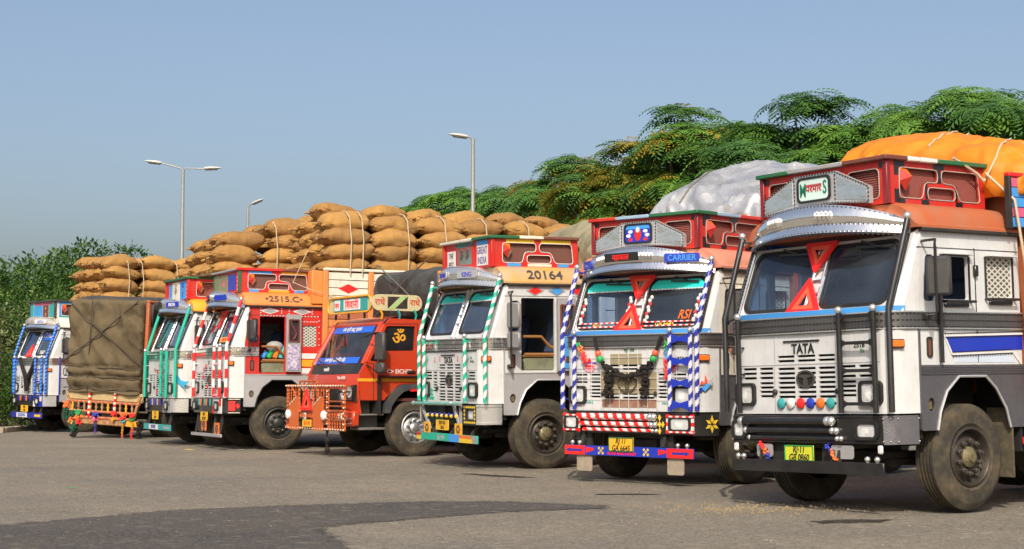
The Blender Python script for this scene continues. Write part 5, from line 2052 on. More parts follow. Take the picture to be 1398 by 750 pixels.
T[8] = tata(dict(
    pose=(-12.5533, 41.9517, 51.871, -.487, -.321, .008), label='small white truck with blue beaded poles at the far end beside the green hedge',
    white=WHITE, side=WHITE, skirt=GREYP, edging=NAVY, roof=CREAM, box=BOX_R8, slots=slots_low, visor_mat=pm('visor_grey', (.5, .48, .44), .4, metal=.3, dirt=.3), visor_panels=((-.30, .3, GREYP, None, BRED), (.5, .46, WTAPE, 'LADLA', BLUE)), marker=True, side_refl=WHITE,
    poles=dict(a=BLUE, b=SBLUE, r=.034, pitch=.09, xy=(.0, 1.10), ladders=((.56, .98), (-.86, None)), rungs=(1.0, 1.3, 1.6), rung=BLUE, bracket=NAVY),
    extra=(deco_bumper(dict(corner=GREYP, p0=BLUE, p1=WTAPE, row=[BLUE, AMBER, BLACK]), ['HR55', '7108'], dict(z0=.36, z1=.50, py=-.3, txt='GODARA', mats=[NAVY, WTAPE, YELLOW, BLUE])), single_triangle(True), black_scarf, screen_text((('COACH', .52, .60, .22, WTAPE, pm('banner_blue', (.02, .12, .62), .4, dirt=.05)), ('VIJAY', .5, .12, .15, WTAPE, None))),), tail=-7.0, rear=(-5.2, -6.4)))

# ------------------------------------------------------------------ cargo bodies
def planks_t1(i, j, nb):
    return SBLUE if j % 2 else (PINK if j in (2, 6) else SBLUE)


cargo_body(T[1], -1.92, -6.6, 1.12, 3.22, lambda i, j, nb: (ORANGE if j < 4 else SBLUE), RUSTOR, RUSTOR, boards=9)
m = MB()
for zz in (2.42, 2.72, 3.0):
    for uu in (2.2, 2.65, 3.2, 3.7):
        m.plate([(uu - .16, zz), (uu, zz - .06), (uu + .16, zz), (uu, zz + .06)], [], (0, 1.243, 0), SU, SV, .004)
m.build('painted_diamond', PINK, T[1])
cargo_body(T[2], -1.92, -6.0, 1.12, 3.15, ORANGE, RED, RUSTOR)
cargo_body(T[3], -1.92, -6.1, 1.12, 3.25, WHITE, WHITE, YELOR2)


def planks_t5(i, j, nb):
    return CREAM if j >= nb - 4 else (ORANGE if (i + j) % 3 else RUSTOR)


xs5 = cargo_body(T[5], -1.88, -7.2, 1.10, 3.36, planks_t5, ORANGE, ORANGE, boards=15, pattern='bigpost', bay=.92)
for i in range(5):
    uc = -(xs5[i] + xs5[i + 1]) / 2
    for q, (mt, zz) in enumerate(((BRED if i % 2 == 0 else NAVY, 3.05),)):
        m = MB()
        m.plate([(uc - .20, zz), (uc, zz - .09), (uc + .20, zz), (uc, zz + .09)], [], (0, 1.244, 0), SU, SV, .005)
        m.build('painted_diamond', mt, T[5])
    for zz, du in ((2.62, -.22), (2.32, -.05), (2.32, .25)):
        m = MB()
        for a in range(6):
            d = Vector((math.cos(a * math.pi / 3), math.sin(a * math.pi / 3)))
            n = Vector((-d.y, d.x))
            c_ = Vector((uc + du, zz))
            m.plate([tuple(c_ + d * .012), tuple(c_ + d * .07 - n * .02), tuple(c_ + d * .115), tuple(c_ + d * .07 + n * .02)], [], (0, 1.244, 0), SU, SV, .005)
        m.build('painted_flower', WTAPE, T[5])
m = MB()
for i in range(9):                                   # studs on the cab's red side panels
    m.ball((-1.80, 1.128, 1.5 + i * .115), .012, 5, 4)
m.beads([(-1.35, 1.126, 2.40), (-1.78, 1.126, 2.40)], .03, .03, .007)
m.beads([(-.62, 1.126, 2.50), (-1.80, 1.126, 2.50)], .03, .03, .007)
m.beads([(-.60, 1.126, 2.68), (-1.80, 1.126, 2.68)], .03, .05, .006)
for u in (.64, 1.05, 1.20, 1.66):
    m.beads([(-u, 1.126, 2.53), (-u, 1.126, 2.66)], .02, .018, .008)
m.build('white_studs', WTAPE, T[5])
m = MB().box(-1.75, -1.48, 1.095, 1.10, 1.93, 2.33)
m.build('rear_window_grille', MESHG, T[5])
m = MB()
m.box(-1.80, -1.44, 1.121, 1.13, 1.42, 1.52, k=0)
m.box(-1.80, -1.44, 1.121, 1.13, 1.55, 1.68, k=1)
m.box(-1.80, -1.44, 1.121, 1.13, 1.70, 1.80, k=0)
m.build('painted_stripe', [WTAPE, YELOR2], T[5])
cargo_body(T[6], -1.90, -7.0, 1.12, 3.38, ORANGE, RED, RUSTOR, w=1.16)
cargo_body(T[8], -1.90, -7.0, 1.12, 3.38, CREAM, CREAM, CREAM)


# ------------------------------------------------------------------ red-orange cab with ornate guard frame
def orange_truck():
    root = empty('truck')
    root.matrix_world = pose(-3.1234, 27.8783, 57.454)
    tag(root, 'orange-red truck with an ornate barred front guard and painted name signs on its roof', 'truck', 'painted trucks parked side by side')
    BODY = pm('cab_orange_red', (.52, .042, .010), .28, dirt=.2, coat=.4, streak=.2)
    chassis(root, -6.2, .40)
    r_ = .485
    wheel(root, -1.10, 1.02, 'rims', r_, 1, 6)
    wheel(root, -1.10, -1.02, 'rims', r_, -1, 6)
    for s in (1, -1):
        wheel(root, -4.5, s * 1.06, 'rims', r_, s, dual=True)
    prof = [(.02, .72), (.06, .98), (.07, 1.25), (.03, 1.40), (-.04, 1.56), (-.47, 2.25), (-.56, 2.34), (-.80, 2.40), (-1.24, 2.38)]
    m = MB()
    ys = [-1.0, -.97, -.88, -.45, 0, .45, .88, .97, 1.0]
    bow = lambda y: -.10 * (abs(y) / 1.0) ** 3
    rg = [[(x + bow(y) * (1 if z < 2.3 else .4), y * (1 if z < 1.5 else 1 - .10 * min(1, (z - 1.5) / .9)), z) for x, z in prof[:4]] for y in ys]
    m.rings(rg, False, False)
    m.build('front_panel', BODY, root)
    m = MB()
    rg = [[(x + bow(y) * .4, y * .90, z) for x, z in prof[5:]] for y in ys]
    m.rings(rg, False, False)
    for s in (1, -1):
        pass
    m.build('roof', BODY, root)
    m = MB()
    rg = [[(x + bow(y) * (1 if z < 2 else .4) + .012, y * .93 * (1 if z < 2 else .93), z) for x, z in ((.03, 1.405), (-.035, 1.56))] for y in ys]
    m.rings(rg, False, False)
    m.build('cowl_panel', pm('cowl_black', (.02, .021, .024), .45, dirt=.2), root)
    wl_ = lambda y, t: Vector((-.04 + bow(y) * (1 - .6 * t) - .43 * t, y * (1 - .07 * t), 1.56 + .69 * t))
    m = MB()
    for s in (1, -1):
        m.tube([wl_(s * .95, 0) , wl_(s * .955, .5), wl_(s * .955, 1.02)], .05, 8)
    m.tube([wl_(y, 1.0) for y in np.linspace(-.95, .95, 9)], .035, 8)
    m.build('windscreen_surround', BODY, root)
    m = MB()
    rg = [[wl_(y, t) for t in (0, .5, 1)] for y in np.linspace(-.93, .93, 9)]
    m.rings(rg, False, False)
    m.build('windscreen', GLASS, root)
    for t0, t1, txt in ((.80, .96, 'जय श्री खाटू श्याम'), (.03, .18, 'जय श्री सांवरिया सेठ')):
        m = MB()
        rg = [[wl_(y, t) + Vector((.006, 0, .004)) for t in (t0, t1)] for y in np.linspace(-.80, .80, 9)]
        m.rings(rg, False, False)
        o_ = wl_(0, (t0 + t1) / 2) + Vector((.012, 0, .008))
        wv = (wl_(0, 1) - wl_(0, 0)).normalized()
        m.text(txt, o_, Y3, wv, .10, .003, k=1)
        m.build('screen_banner', [pm('banner_blue', (.02, .12, .62), .4, dirt=.05), WTAPE], root)
    m = MB()
    for yy in (-.35, .35):
        a = wl_(yy, .02) + Vector((.03, 0, .02))
        m.bar(a, wl_(yy - .45, .16) + Vector((.03, 0, .02)), .014)
    m.build('wiper', BLACK, root)
    m = MB()
    m.text('मालिक', (.015, -.15, 1.475), Y3, Vector((-.35, 0, 1)), .08, .004, k=0)
    m.text('Pro 1110', (.062, .52, 1.335), Y3, Z3, .075, .006, k=0)
    m.build('lettering', WTAPE, root)
    # sides
    for s in (1, -1):
        outer = [(.06, .96), (.03, 1.40), (.13, 1.57), (.50, 2.24), (.62, 2.345), (1.24, 2.33), (1.24, 1.24), (1.0, 1.24), (.78, 1.22), (.60, 1.06), (.50, .96)]
        win = rp([(.55, 2.215), (.33, 1.80), (.23, 1.62), (.40, 1.605), (.50, 1.79), (1.08, 1.80), (1.10, 2.22)], .03)
        m = MB()
        if s > 0:
            m.plate(outer, [win], (0, 1.0, 0), SU, SV, .04)
        else:
            m.plate([(-p[0], p[1]) for p in reversed(outer)], [[(-p[0], p[1]) for p in reversed(win)]], (0, -1.0, 0), X3, SV, .04)
        m.build('side_panel', BODY, root)
        m = MB()
        if s > 0:
            m.plate(win, [], (0, .97, 0), SU, SV, .006)
        else:
            m.plate([(-p[0], p[1]) for p in reversed(win)], [], (0, -.97, 0), X3, SV, .006)
        m.build('door_glass', glass_mat('dark_door_glass', (.10, .10, .11), 1.0, .03), root)
        m = MB()
        arch = [(.50, .74), (.53, .92), (.66, 1.12), (.80, 1.215), (1.0, 1.235), (1.45, 1.235), (1.45, 1.15), (1.02, 1.14), (.86, 1.10), (.74, 1.0), (.64, .86), (.60, .74)]
        if s > 0:
            m.plate(arch, [], (0, 1.04, 0), SU, SV, .30)
        else:
            m.plate([(-p[0], p[1]) for p in reversed(arch)], [], (0, -1.04, 0), X3, SV, .30)
        m.build('wheel_arch', pm('arch_grey', (.05, .052, .058), .5, dirt=.4), root)
        m = MB()
        m.box(-.52, -.04, s * .70, s * 1.02, .46, .50, .01)
        m.box(-.50, -.06, s * .72, s * 1.0, .70, .73, .01)
        m.box(-.52, -.04, s * .66, s * .72, .46, .96)
        m.build('cab_step', pm('step_metal', (.13, .13, .12), .6, dirt=.6), root)
    m = MB()
    m.box(-1.24, -.0, 1.0, 1.004, 1.275, 1.325)
    m.build('yellow_stripe', YELOR2, root)
    m = MB()
    for seg in (((.30, .965), (.30, 1.57)), ((.30, 1.57), (.13, 1.60)), ((1.14, 1.25), (1.14, 2.25)), ((.44, 2.25), (1.14, 2.26))):
        m.bar((-seg[0][0], 1.001, seg[0][1]), (-seg[1][0], 1.001, seg[1][1]), .008)
    m.build('door_seam', RUBBERD, root)
    m = MB()
    m.text('C> EICHER', (-.80, 1.0, 1.44), SU, SV, .10, .005)
    m.build('lettering', WTAPE, root)
    m = MB()
    m.box(-1.10, -.93, 1.0, 1.03, 1.41, 1.46, .012)
    m.build('door_handle', BLACK, root)
    m = MB()
    m.obox((-1.08, 1.01, 1.13), X3, Y3, Z3, -.09, .09, 0, .03, -.03, .03, .01)
    m.build('side_reflector', BRED, root)
    m = MB()
    m.text('ॐ', (-.80, .972, 2.0), SU, SV, .30, .004)
    m.build('window_sticker', YELOR2, root)
    m = MB()
    m.box(-1.28, -1.24, -.98, .98, 1.0, 2.36)
    m.box(-1.24, .0, -.96, .96, .94, .99)
    m.build('cab_rear_wall', pm('cab_inside_red', (.10, .03, .025), .7, dirt=.1), root)
    m = MB()
    for y in (-.5, .5):
        m.box(-1.0, -.5, y - .26, y + .26, 1.2, 1.4, .05)
        m.box(-1.1, -.98, y - .25, y + .25, 1.4, 2.0, .05)
    m.build('seat', SEAT, root)
    m = MB()
    m.box(-.35, -.10, -.9, .9, 1.30, 1.54, .04)
    m.build('dashboard', INTER, root)
    m = MB()
    m.obox((-.30, 1.24, 1.86), Vector((.9, .4, 0)).normalized(), Vector((-.4, .9, 0)).normalized(), Z3, -.05, .05, -.11, .11, -.24, .24, .03)
    m.obox((-.30, 1.24, 1.50), Vector((.9, .4, 0)).normalized(), Vector((-.4, .9, 0)).normalized(), Z3, -.05, .05, -.10, .10, -.09, .09, .03)
    ob = m.build('mirror', pm('mirror_back', (.035, .035, .037)), root)
    m = MB()
    m.tube([(-.14, 1.0, 2.02), (-.2, 1.2, 2.08), (-.26, 1.24, 2.10), (-.26, 1.24, 1.40), (-.16, 1.02, 1.56)], .016, 6)
    m.build('mirror_arm', BLACK, ob)
    # headlamps and lower front
    for s in (1, -1):
        m = MB()
        q = [(.48, 1.17), (.95, 1.22), (.93, .96), (.46, .93)]
        m.plate([(s * a, b) for a, b in q][::-s], [], (.075 - .05, 0, 0), Y3, Z3, .06, 0)
        ob = m.build('headlight', pm('lamp_black', (.02, .02, .02), .3, dirt=.1), root)
        m = MB()
        for cy, cz in ((.60, 1.06), (.82, 1.10)):
            m.lathe([(.10, .065), (.085, .05), (.05, .035), (.0, .03)], (.0, s * cy, cz), 'x', 16)
        m.build('reflector', SILV, ob)
        m = MB().plate([(s * a, b) for a, b in [(.49, 1.16), (.94, 1.21), (.92, .97), (.47, .94)]][::-s], [], (.072, 0, 0), Y3, Z3, .005)
        m.build('lens', GLASSC, ob)
    m = MB()
    m.box(-.05, .085, -1.0, 1.0, .52, .78, .03, k=0)
    m.box(.0, .08, -.46, .46, .80, 1.16, .02, k=1)
    m.build('bumper', [BODY, DARK], root)
    for s in (1, -1):
        m = MB().lathe([(.09, .02), (.075, .055), (.04, .07), (0, .072)], (.10, s * .70 - .1, .66), 'x', 16)
        m.build('fog_lamp', SILV, root)
    m = MB()
    for z in (.60, .68, .76):
        for y in np.arange(-.95, .96, .19):
            pass
    m.box(.088, .10, .60, .98, .64, .66)
    m.box(.088, .10, .60, .98, .56, .58)
    m.build('bumper_slot', STEEL, root)
    # guard frame
    GF = pm('guard_orange', (.58, .115, .02), .4, dirt=.2)
    GB = pm('guard_brown', (.14, .045, .015), .4, dirt=.2)
    def gbar(a, b, r=.025, pitch=.07):
        m = MB().striped([(.30, *a), (.30, *b)], r, pitch, 8, False, (0, 1), .6)
        m.ks = 0
        m.build('guard_bar', [GF, GB, CREAM], root)
    y0, y1, z0, z1 = -1.12, 1.14, .47, 1.20
    for a, b in (((y0, z1), (y1, z1)), ((y0, z0), (y1, z0)), ((y0, z0), (y0, z1)), ((y1, z0), (y1, z1)), ((.52, z0), (.52, z1)), ((-.62, 1.28), (.08, 1.28)), ((-.62, .75), (-.62, 1.28)), ((.08, .75), (.08, 1.28)), ((-.44, .75), (-.44, 1.28)), ((-.27, 1.02), (-.27, 1.28)), ((-.10, .75), (-.10, 1.28)),
                 ((-.95, 1.2), (-.66, .90)), ((.35, 1.2), (.10, .90)), ((-.62, .75), (.08, .75)), ((.08, .78), (.52, .78)), ((y1, .78), (.52, .78)), ((.08, .58), (.52, .58))):
        gbar(a, b, .024 if abs(a[0] - b[0]) > 1 else .018)
    for i in range(8):
        y_ = -.59 + i * .093
        gbar((y_, .76), (y_ + (.05 if i % 2 else -.05), 1.20), .015, .05)
    for i in range(5):
        gbar((-1.06 + i * .095, .50 if i < 2 else .56), (-1.06 + i * .095, 1.18), .013, .05)
    for i in range(6):
        gbar((.58 + i * .095, .50), (.58 + i * .095, .78), .013, .05)
    for i in range(4):
        gbar((.14 + i * .10, .60), (.14 + i * .10, 1.18), .013, .05)
    for zz in (.64, .86, .94):
        gbar((.54, zz), (1.12, zz), .012, .05)
    for i in range(9):
        gbar((-.58 + i * .08, .72), (-.58 + i * .08, .66), .014)
    m = MB()
    for i in range(24):
        m.ball((.33, y0 + (y1 - y0) * i / 23, z1 + .0), .016, 6, 5, k=0)
        m.ball((.33, y0 + (y1 - y0) * i / 23, z0), .014, 6, 5, k=0)
    for i in range(9):
        m.ball((.33, y1, z0 + (z1 - z0) * i / 8), .016, 6, 5)
        m.ball((.33, .52, z0 + (z1 - z0) * i / 8), .014, 6, 5)
    m.build('guard_stud', CREAM, root)
    for ya, yb in ((-.98, -.62), (-.02, .36)):
        m = MB()
        m.plate([(ya, .44), (yb, .44), (yb, 1.02), (yb - .08, 1.0), (ya, .86)], [], (.335, 0, 0), FU, FV, .02)
        m.plate([(ya - .0, .86), (yb - .08, 1.0), (yb - .08, 1.015), (ya, .875)], [], (.338, 0, 0), FU, FV, .01, 1)
        m.build('guard_plate', [GF, CREAM], root)
    m = MB()
    tri_ring(m, [(-.50, .78), (-.04, .78), (-.27, 1.16)], .1, (.345, 0, 0), FU, FV, .02)
    m.build('warning_triangle', [BRED, REFL], root)
    for yy in (-1.0, .42):
        m = MB().lathe([(.085, .0), (.08, .03), (.05, .05), (0, .055)], (.33, yy, .70), 'x', 16)
        m.build('guard_lamp', SILV, root)
    number_plate(root, .35, -.22, .56, .34, .12, ['RJ 1110'], GOLD, YELLOW, .09, BRED)
    m = MB()
    m.tube([(.30, .48, .45), (.31, .48, .30), (.30, .49, .10)], lambda t: .03 + .02 * math.sin(t * 9), 8)
    m.ball((.30, .485, .28), .055, 8, 6)
    m.ball((.30, .49, .12), .05, 8, 6)
    m.build('hanging_tassel', WOOL, root)
    m = MB()
    for yy in (-.8, .8):
        m.bar((.30, yy, .6), (.0, yy, .6), .04)
        m.bar((.30, yy, 1.1), (.04, yy, 1.1), .03)
    m.build('guard_bracket', CHASSIS, root)
    # roof signs
    Sx = -.36
    m = MB()
    m.plate(rr(-.82, .80, 2.48, 2.735, .12, 6), [], (Sx, 0, 0), FU, FV, .03, 0)
    m.plate(rr(-.62, .66, 2.50, 2.715, .01), [], (Sx + .012, 0, 0), FU, FV, .012, 1)
    m.plate(rr(-.22, .40, 2.515, 2.70, .01), [], (Sx + .02, 0, 0), FU, FV, .008, 2)
    m.plate(rr(-.58, -.38, 2.515, 2.70, .01), [], (Sx + .02, 0, 0), FU, FV, .008, 2)
    m.text('िशवानी', (Sx + .02, .09, 2.605), FU, FV, .19, .004, k=3)
    m.text('जय', (Sx + .02, -.48, 2.605), FU, FV, .12, .004, k=3)
    m.build('roof_sign', [pm('sign_cream', (.56, .49, .28), .5, dirt=.35), TEALP, WTAPE, BRED], root)
    m = MB()
    pts = [(Sx + .02, u, v) for u, v in rr(-.83, .81, 2.47, 2.745, .12, 6)]
    m.tube(pts + [pts[0]], .018, 6, False)
    m.build('sign_edging', YELOR2, root)
    m = MB()
    m.plate(rr(.30, 1.27, 2.48, 2.755, .135, 7), [rr(.60, 1.0, 2.515, 2.72, .01)], (0, .93, 0), SU, SV, .03, 0)
    m.plate([(.60, 2.50), (.72, 2.50), (.99, 2.735), (.87, 2.735)], [], (0, .934, 0), SU, SV, .02, 1)
    m.text('राधे', (-.45, .93, 2.62), SU, SV, .15, .004, k=2)
    m.text('राधे', (-1.13, .93, 2.62), SU, SV, .15, .004, k=2)
    m.build('side_sign', [pm('sign_cream', (.72, .66, .42)), pm('sign_green', (.35, .50, .20), .5, dirt=.2), RED], root)
    for u, mt in ((.50, YELOR2), (.84, TEALP), (1.16, TEAL)):
        m = MB().tube([(-u, .90, 2.34), (-u + .0, .93, 2.42), (-u + .05, .93, 2.50)], .02, 8)
        m.build('sign_bracket', mt, root)
    m = MB()
    for yy in (-.6, -.1, .5):
        m.bar((Sx - .02, yy, 2.36), (Sx - .02, yy, 2.52), .03)
    m.build('sign_post', BLACK, root)
    cargo_body(root, -1.50, -6.2, 1.05, 3.10, RUSTOR, ORANGE, ORANGE, w=1.16)
    return root


T[4] = orange_truck()


# ------------------------------------------------------------------ covered truck, tail towards the camera
def covered_truck():
    root = empty('truck')
    root.matrix_world = pose(-9.36, 37.0, 25, -2.6, 0, .0)
    tag(root, 'orange-sided truck with its end wrapped in brown canvas above a carved tasselled rail', 'truck', 'painted trucks parked side by side')
    chassis(root, -5.0, .42)
    for s in (1, -1):
        wheel(root, -1.4, s * 1.06, 'rim', .50, s, dual=True)
        wheel(root, -4.2, s * 1.08, 'rim', .50, s)
    cargo_body(root, -.06, -5.0, 1.05, 3.10, RUSTOR, RUSTOR, RUSTOR, w=1.06, bay=.42)
    m = MB()
    for i in range(4):
        m.box(.0, .05, 1.13, 1.16, 1.2 + i * .01, 1.2)
    m.obox((0.06, 1.16, 1.22), X3, Y3, Z3, -.28, .02, -.01, .012, .0, .14, .004, k=0)
    m.obox((0.06, 1.16, 1.36), X3, Y3, Z3, -.28, .02, -.01, .012, .0, .10, .004, k=1)
    m.obox((0.06, 1.16, 1.46), X3, Y3, Z3, -.28, .02, -.01, .012, .0, .07, .004, k=2)
    m.obox((0.06, 1.16, 1.53), X3, Y3, Z3, -.28, .02, -.01, .012, .0, .10, .004, k=0)
    m.build('painted_panel', [YELOR2, WTAPE, BLUE], root)
    # carved rail
    CR = pm('carved_cream_wood', (.42, .29, .13), .6, dirt=.6, dscale=9, var=.9, vscale=13, vcol=(.34, .07, .03), dcol=(.12, .06, .03))
    m = MB().box(-.04, .05, -1.08, 1.10, .84, 1.06, .03)
    m.build('rail_board', pm('rail_cream', (.46, .34, .16), .6, dirt=.5, dscale=6), root)
    for z, r in ((.82, .03), (.60, .03), (.46, .035)):
        m = MB().striped([(.07, -1.02 + (.82 - z) * .4, z), (.07, 1.06 - (.82 - z) * .5, z)], r, .11, 8, False)
        m.build('rail_bar', [CR, pm('rail_red', (.50, .09, .04), .5, dirt=.3)], root)
    for i in range(11):
        y_ = -.85 + i * .17
        m = MB()
        m.lathe([(.0, 0), (.022, 0), (.03, .03), (.018, .06), (.034, .11), (.018, .16), (.03, .19), (.022, .22), (0, .22)], (.07, y_, .60), 'z', 8)
        m.build('baluster', [CR if i % 3 else YELOR2], root)
    for y_ in (-.35, .38):
        m = MB().striped([(.10, y_, .48), (.10, y_, 1.06)], .03, .12, 8, False)
        m.build('rail_post', [BRED, CREAM], root)
    m = MB()
    m.box(.0, .08, -.80, 1.12, .30, .44, .02, k=0)
    m.box(.081, .09, .72, 1.12, .31, .43, .004, k=1)
    m.build('rail_beam', [CR, YELOR2], root)
    m = MB()
    for a, b in (((-1.02, .95), (-.82, .45)), ((1.06, 1.0), (.88, .45))):
        m.bar((.05, *a), (.05, *b), .06)
    m.build('rail_stay', CR, root)
    def tassel(y, ztop, L, cols, r=.05, nm='tassel'):
        m = MB()
        n = int(L / .028)
        for i in range(n):
            t = i / n
            for q in range(7):
                m.ball((.13 + rnd.uniform(-r, r) * .75, y + rnd.uniform(-r, r) * .75 * (1.1 - .4 * t), ztop - t * L), max(.011, r * (.36 if t < .5 else .30)), 5, 4, k=min(len(cols) - 1, int(t * len(cols))))
        m.build(nm, cols, root)
    DG = pm('tassel_green', (.012, .085, .045), .9, dirt=0, bump=.6, bscale=90)
    tassel(-.80, .58, .30, [DG, DG, AMBER, YELOR2], .09)
    tassel(-.62, .60, .34, [LGREEN, AMBER, BRED], .08)
    tassel(-.72, .34, .36, [DG, DG, WOOL], .10)
    tassel(-1.0, .78, .40, [AMBER, DG, DG], .07)
    tassel(-.15, .56, .18, [NAVY, PINK], .09)
    tassel(-.12, .34, .26, [NAVY, pm('tassel_violet', (.14, .03, .25), .9, dirt=0)], .03)
    tassel(.40, .62, .22, [BRED, YELOR2], .07)
    tassel(.66, .60, .22, [AMBER, BRED, TEALP], .07)
    tassel(.66, .36, .34, [YELOR2, YELOR2, AMBER], .03)
    tassel(.90, .60, .18, [BRED, LGREEN], .06)
    tassel(.92, .40, .38, [YELOR2, BRED, BRED], .035)
    tassel(1.12, .44, .40, [WOOL, WOOL], .07)
    return root


T[7] = covered_truck()
MP = {k: (t.matrix_world.copy() if False else None) for k, t in T.items()}
POSES = {1: (2.8864, 15.7134, 54.773, .781, .732), 2: (1.4522, 19.9302, 43.767, -.087, .327), 3: (-.9215, 24.0552, 63.067, -.457, .683), 4: (-3.1234, 27.8783, 57.454), 5: (-5.8006, 30.9162, 63.668, .075, -.361), 6: (-7.21, 33.06, 63, 0, -.5), 7: (-9.36, 37.0, 25, -2.6), 8: (-12.5533, 41.9517, 51.871, -.487, -.321)}
MP = {k: pose(*v) for k, v in POSES.items()}


# ------------------------------------------------------------------ tarpaulins over the loads
def spow(v, p):
    return math.copysign(abs(v) ** p, v)


def tarp(name, k, x0, x1, w, z0, z1, mat, label, seed, nx=130, ny=110, ex=.45, ey=.5, bumps=(), fold=.06, crumple=0.0, lean=0.0):
    """sheet thrown over a load: a rounded dome that hangs down, with lumps and creases"""
    M = MP[k]
    m = MB()
    xc, hx = (x0 + x1) / 2, abs(x0 - x1) / 2
    off = Vector((seed * 3.1, seed * 1.7, seed * 2.3))
    rg = []
    for i in range(nx + 1):
        ua = math.sin((-.5 + i / nx) * math.pi)
        row = []
        for j in range(ny + 1):
            ub = math.sin((-.5 + j / ny) * math.pi)
            px, py = ua, ub
            cz = max(0.0, 1 - abs(ua) ** (2 / ex)) ** (ex / 2) * max(0.0, 1 - abs(ub) ** (2 / ey)) ** (ey / 2)
            x, y = xc + hx * px, w * py
            z = z0 + (z1 - z0) * cz
            for (bx, by, br, bh) in bumps:
                d2 = ((x - bx) ** 2 + (y - by) ** 2) / (br * br)
                z += bh * math.exp(-d2) * cz
            z -= lean * (y + .4) * cz
            p = Vector((x, y, z))
            wv = Vector((noise.noise(p * .9 + off), noise.noise(p * .9 - off), noise.noise(p * .9 + off * 2))) * .7
            pw = p + wv
            n1 = noise.noise(pw * .8 + off) + .45 * noise.noise(pw * 1.9 - off)
            a1 = -abs(noise.noise(Vector((pw.x * 1.0, pw.y * .9, pw.z * .45)) + off * 2))
            a2 = -abs(noise.noise(Vector((pw.x * 1.9 + pw.z * .9, pw.y * 2.1 - pw.z * .6, pw.z * .5)) + off))
            a3 = -abs(noise.noise(Vector((pw.x * 4.4 - pw.y, pw.y * 3.8 + pw.x * 1.5, pw.z * 2.6)) - off))
            a4 = abs(noise.noise(Vector((pw.x * 3.0 + pw.y * 2.2, pw.y * 3.4 - pw.x, pw.z * 1.4)) + off * 3))
            d = fold * (1.0 * n1 + crumple * (1.5 * a1 + .95 * a2 + .42 * a3 + .35 * a4))
            nrm = Vector((px * .8, py, .55 + cz)).normalized()
            row.append(p + nrm * d)
        rg.append(row)
    m.rings(rg, False, False)
    me = m.mesh(name, mat, angle=50)
    o = bpy.data.objects.new(name, me)
    C.objects.link(o)
    o.matrix_world = M
    sm = o.modifiers.new('thickness', 'SOLIDIFY')
    sm.thickness = .008
    tag(o, label, 'tarpaulin')
    return o


OTARP = pm('orange_tarpaulin', (.70, .215, .006), .6, dirt=.3, dscale=2.5, crinkle=.34, cscale=1.7, dcol=(.36, .12, .015), var=.35, vscale=4, vcol=(.50, .14, .006))
STARP = pm('silver_tarpaulin', (.76, .76, .745), .27, metal=.6, dirt=.2, dscale=5, crinkle=.62, cscale=2.3, dcol=(.22, .21, .20), var=.4, vscale=3.5, vcol=(.24,.24,.25))
KTARP = pm('khaki_tarpaulin', (.24, .215, .135), .8, dirt=.3, dscale=3, crinkle=.4, cscale=2.2, dcol=(.16, .14, .08))
DTARP = pm('charcoal_tarpaulin', (.050, .050, .047), .62, dirt=.35, dscale=3, crinkle=.6, cscale=2.2, dcol=(.10, .095, .08))
BTARP = pm('brown_canvas', (.112, .082, .042), .85, dirt=.4, dscale=2.2, crinkle=.42, cscale=2.4, dcol=(.075, .055, .03))
TARP = {}
TARP[1] = tarp('tarpaulin', 1, -1.68, -6.7, 1.32, 3.08, 3.93, OTARP, 'bright orange tarpaulin over the load of the nearest truck, in front of the trees', 1, ex=.34, ey=.46, bumps=((-3.0, -.4, 1.0, .06),), fold=.075, crumple=1.25, lean=.17)
TARP[2] = tarp('tarpaulin', 2, -1.60, -6.2, 1.26, 3.05, 4.12, STARP, 'crumpled silver tarpaulin bulging over the load behind the second truck', 2, ex=.55, ey=.6, bumps=((-2.9, -.1, 1.2, .18),), fold=.07, crumple=1.2)
tarp('tarpaulin', 3, -1.75, -6.2, 1.26, 2.9, 3.72, KTARP, 'faded khaki green tarpaulin tied over the load behind the mustard roof', 3, ex=.5, ey=.5, bumps=((-2.8, .4, .9, .12),), fold=.075, crumple=1.1)
tarp('tarpaulin', 4, -1.40, -6.3, 1.22, 2.2, 3.32, DTARP, 'dark charcoal tarpaulin lashed with crossed ropes over the orange-red truck', 4, ex=.14, ey=.14, fold=.05, crumple=1.3)
tarp('tarpaulin', 7, -.12, -5.1, 1.15, 2.65, 3.28, DTARP, 'dark grey tarpaulin cover over the top of the orange side boards', 5, ex=.2, ey=.2, fold=.03)

# brown canvas hung over the end of the covered truck
m = MB()
rg = []
off = Vector((3, 9, 1))
for i in range(61):
    t = i / 60
    row = []
    for j in range(61):
        s = j / 60
        y = -1.08 + 2.12 * s
        z = 3.20 - 2.16 * t
        edge = min(s, 1 - s)
        x = .10 + .02 * math.sin(s * 17 + t * 3)
        p = Vector((0, y, z))
        for zz, dd in ((1.62, .05), (1.40, .05), (1.12, .04)):          # lashings pull the cloth in
            x -= dd * math.exp(-((z - zz) / .05) ** 2)
            x += dd * .7 * math.exp(-((z - zz + .1) / .08) ** 2)
        x += .09 * noise.noise(Vector((y * 1.4, z * .8, 2))) + .05 * noise.noise(Vector((y * 2.6 + z * 2.2, z * 1.2 - y, 7))) + .03 * (1 - abs(noise.noise(Vector((y * 2.2 + z * 1.1, z * 1.6, 5)))) * 2.2)
        x += .015 * noise.noise(Vector((y * 7, z * 5, 9)))
        x -= .16 * max(0, 1 - edge / .04) ** 2
        x -= .22 * max(0, (z - 3.08) / .12) ** 2
        y += .03 * noise.noise(Vector((z * 1.5, s * 2, 4)))
        row.append((x, y, z + .035 * noise.noise(Vector((y * 2, 7, t)))))
    rg.append(row)
m.rings(rg, False, False)
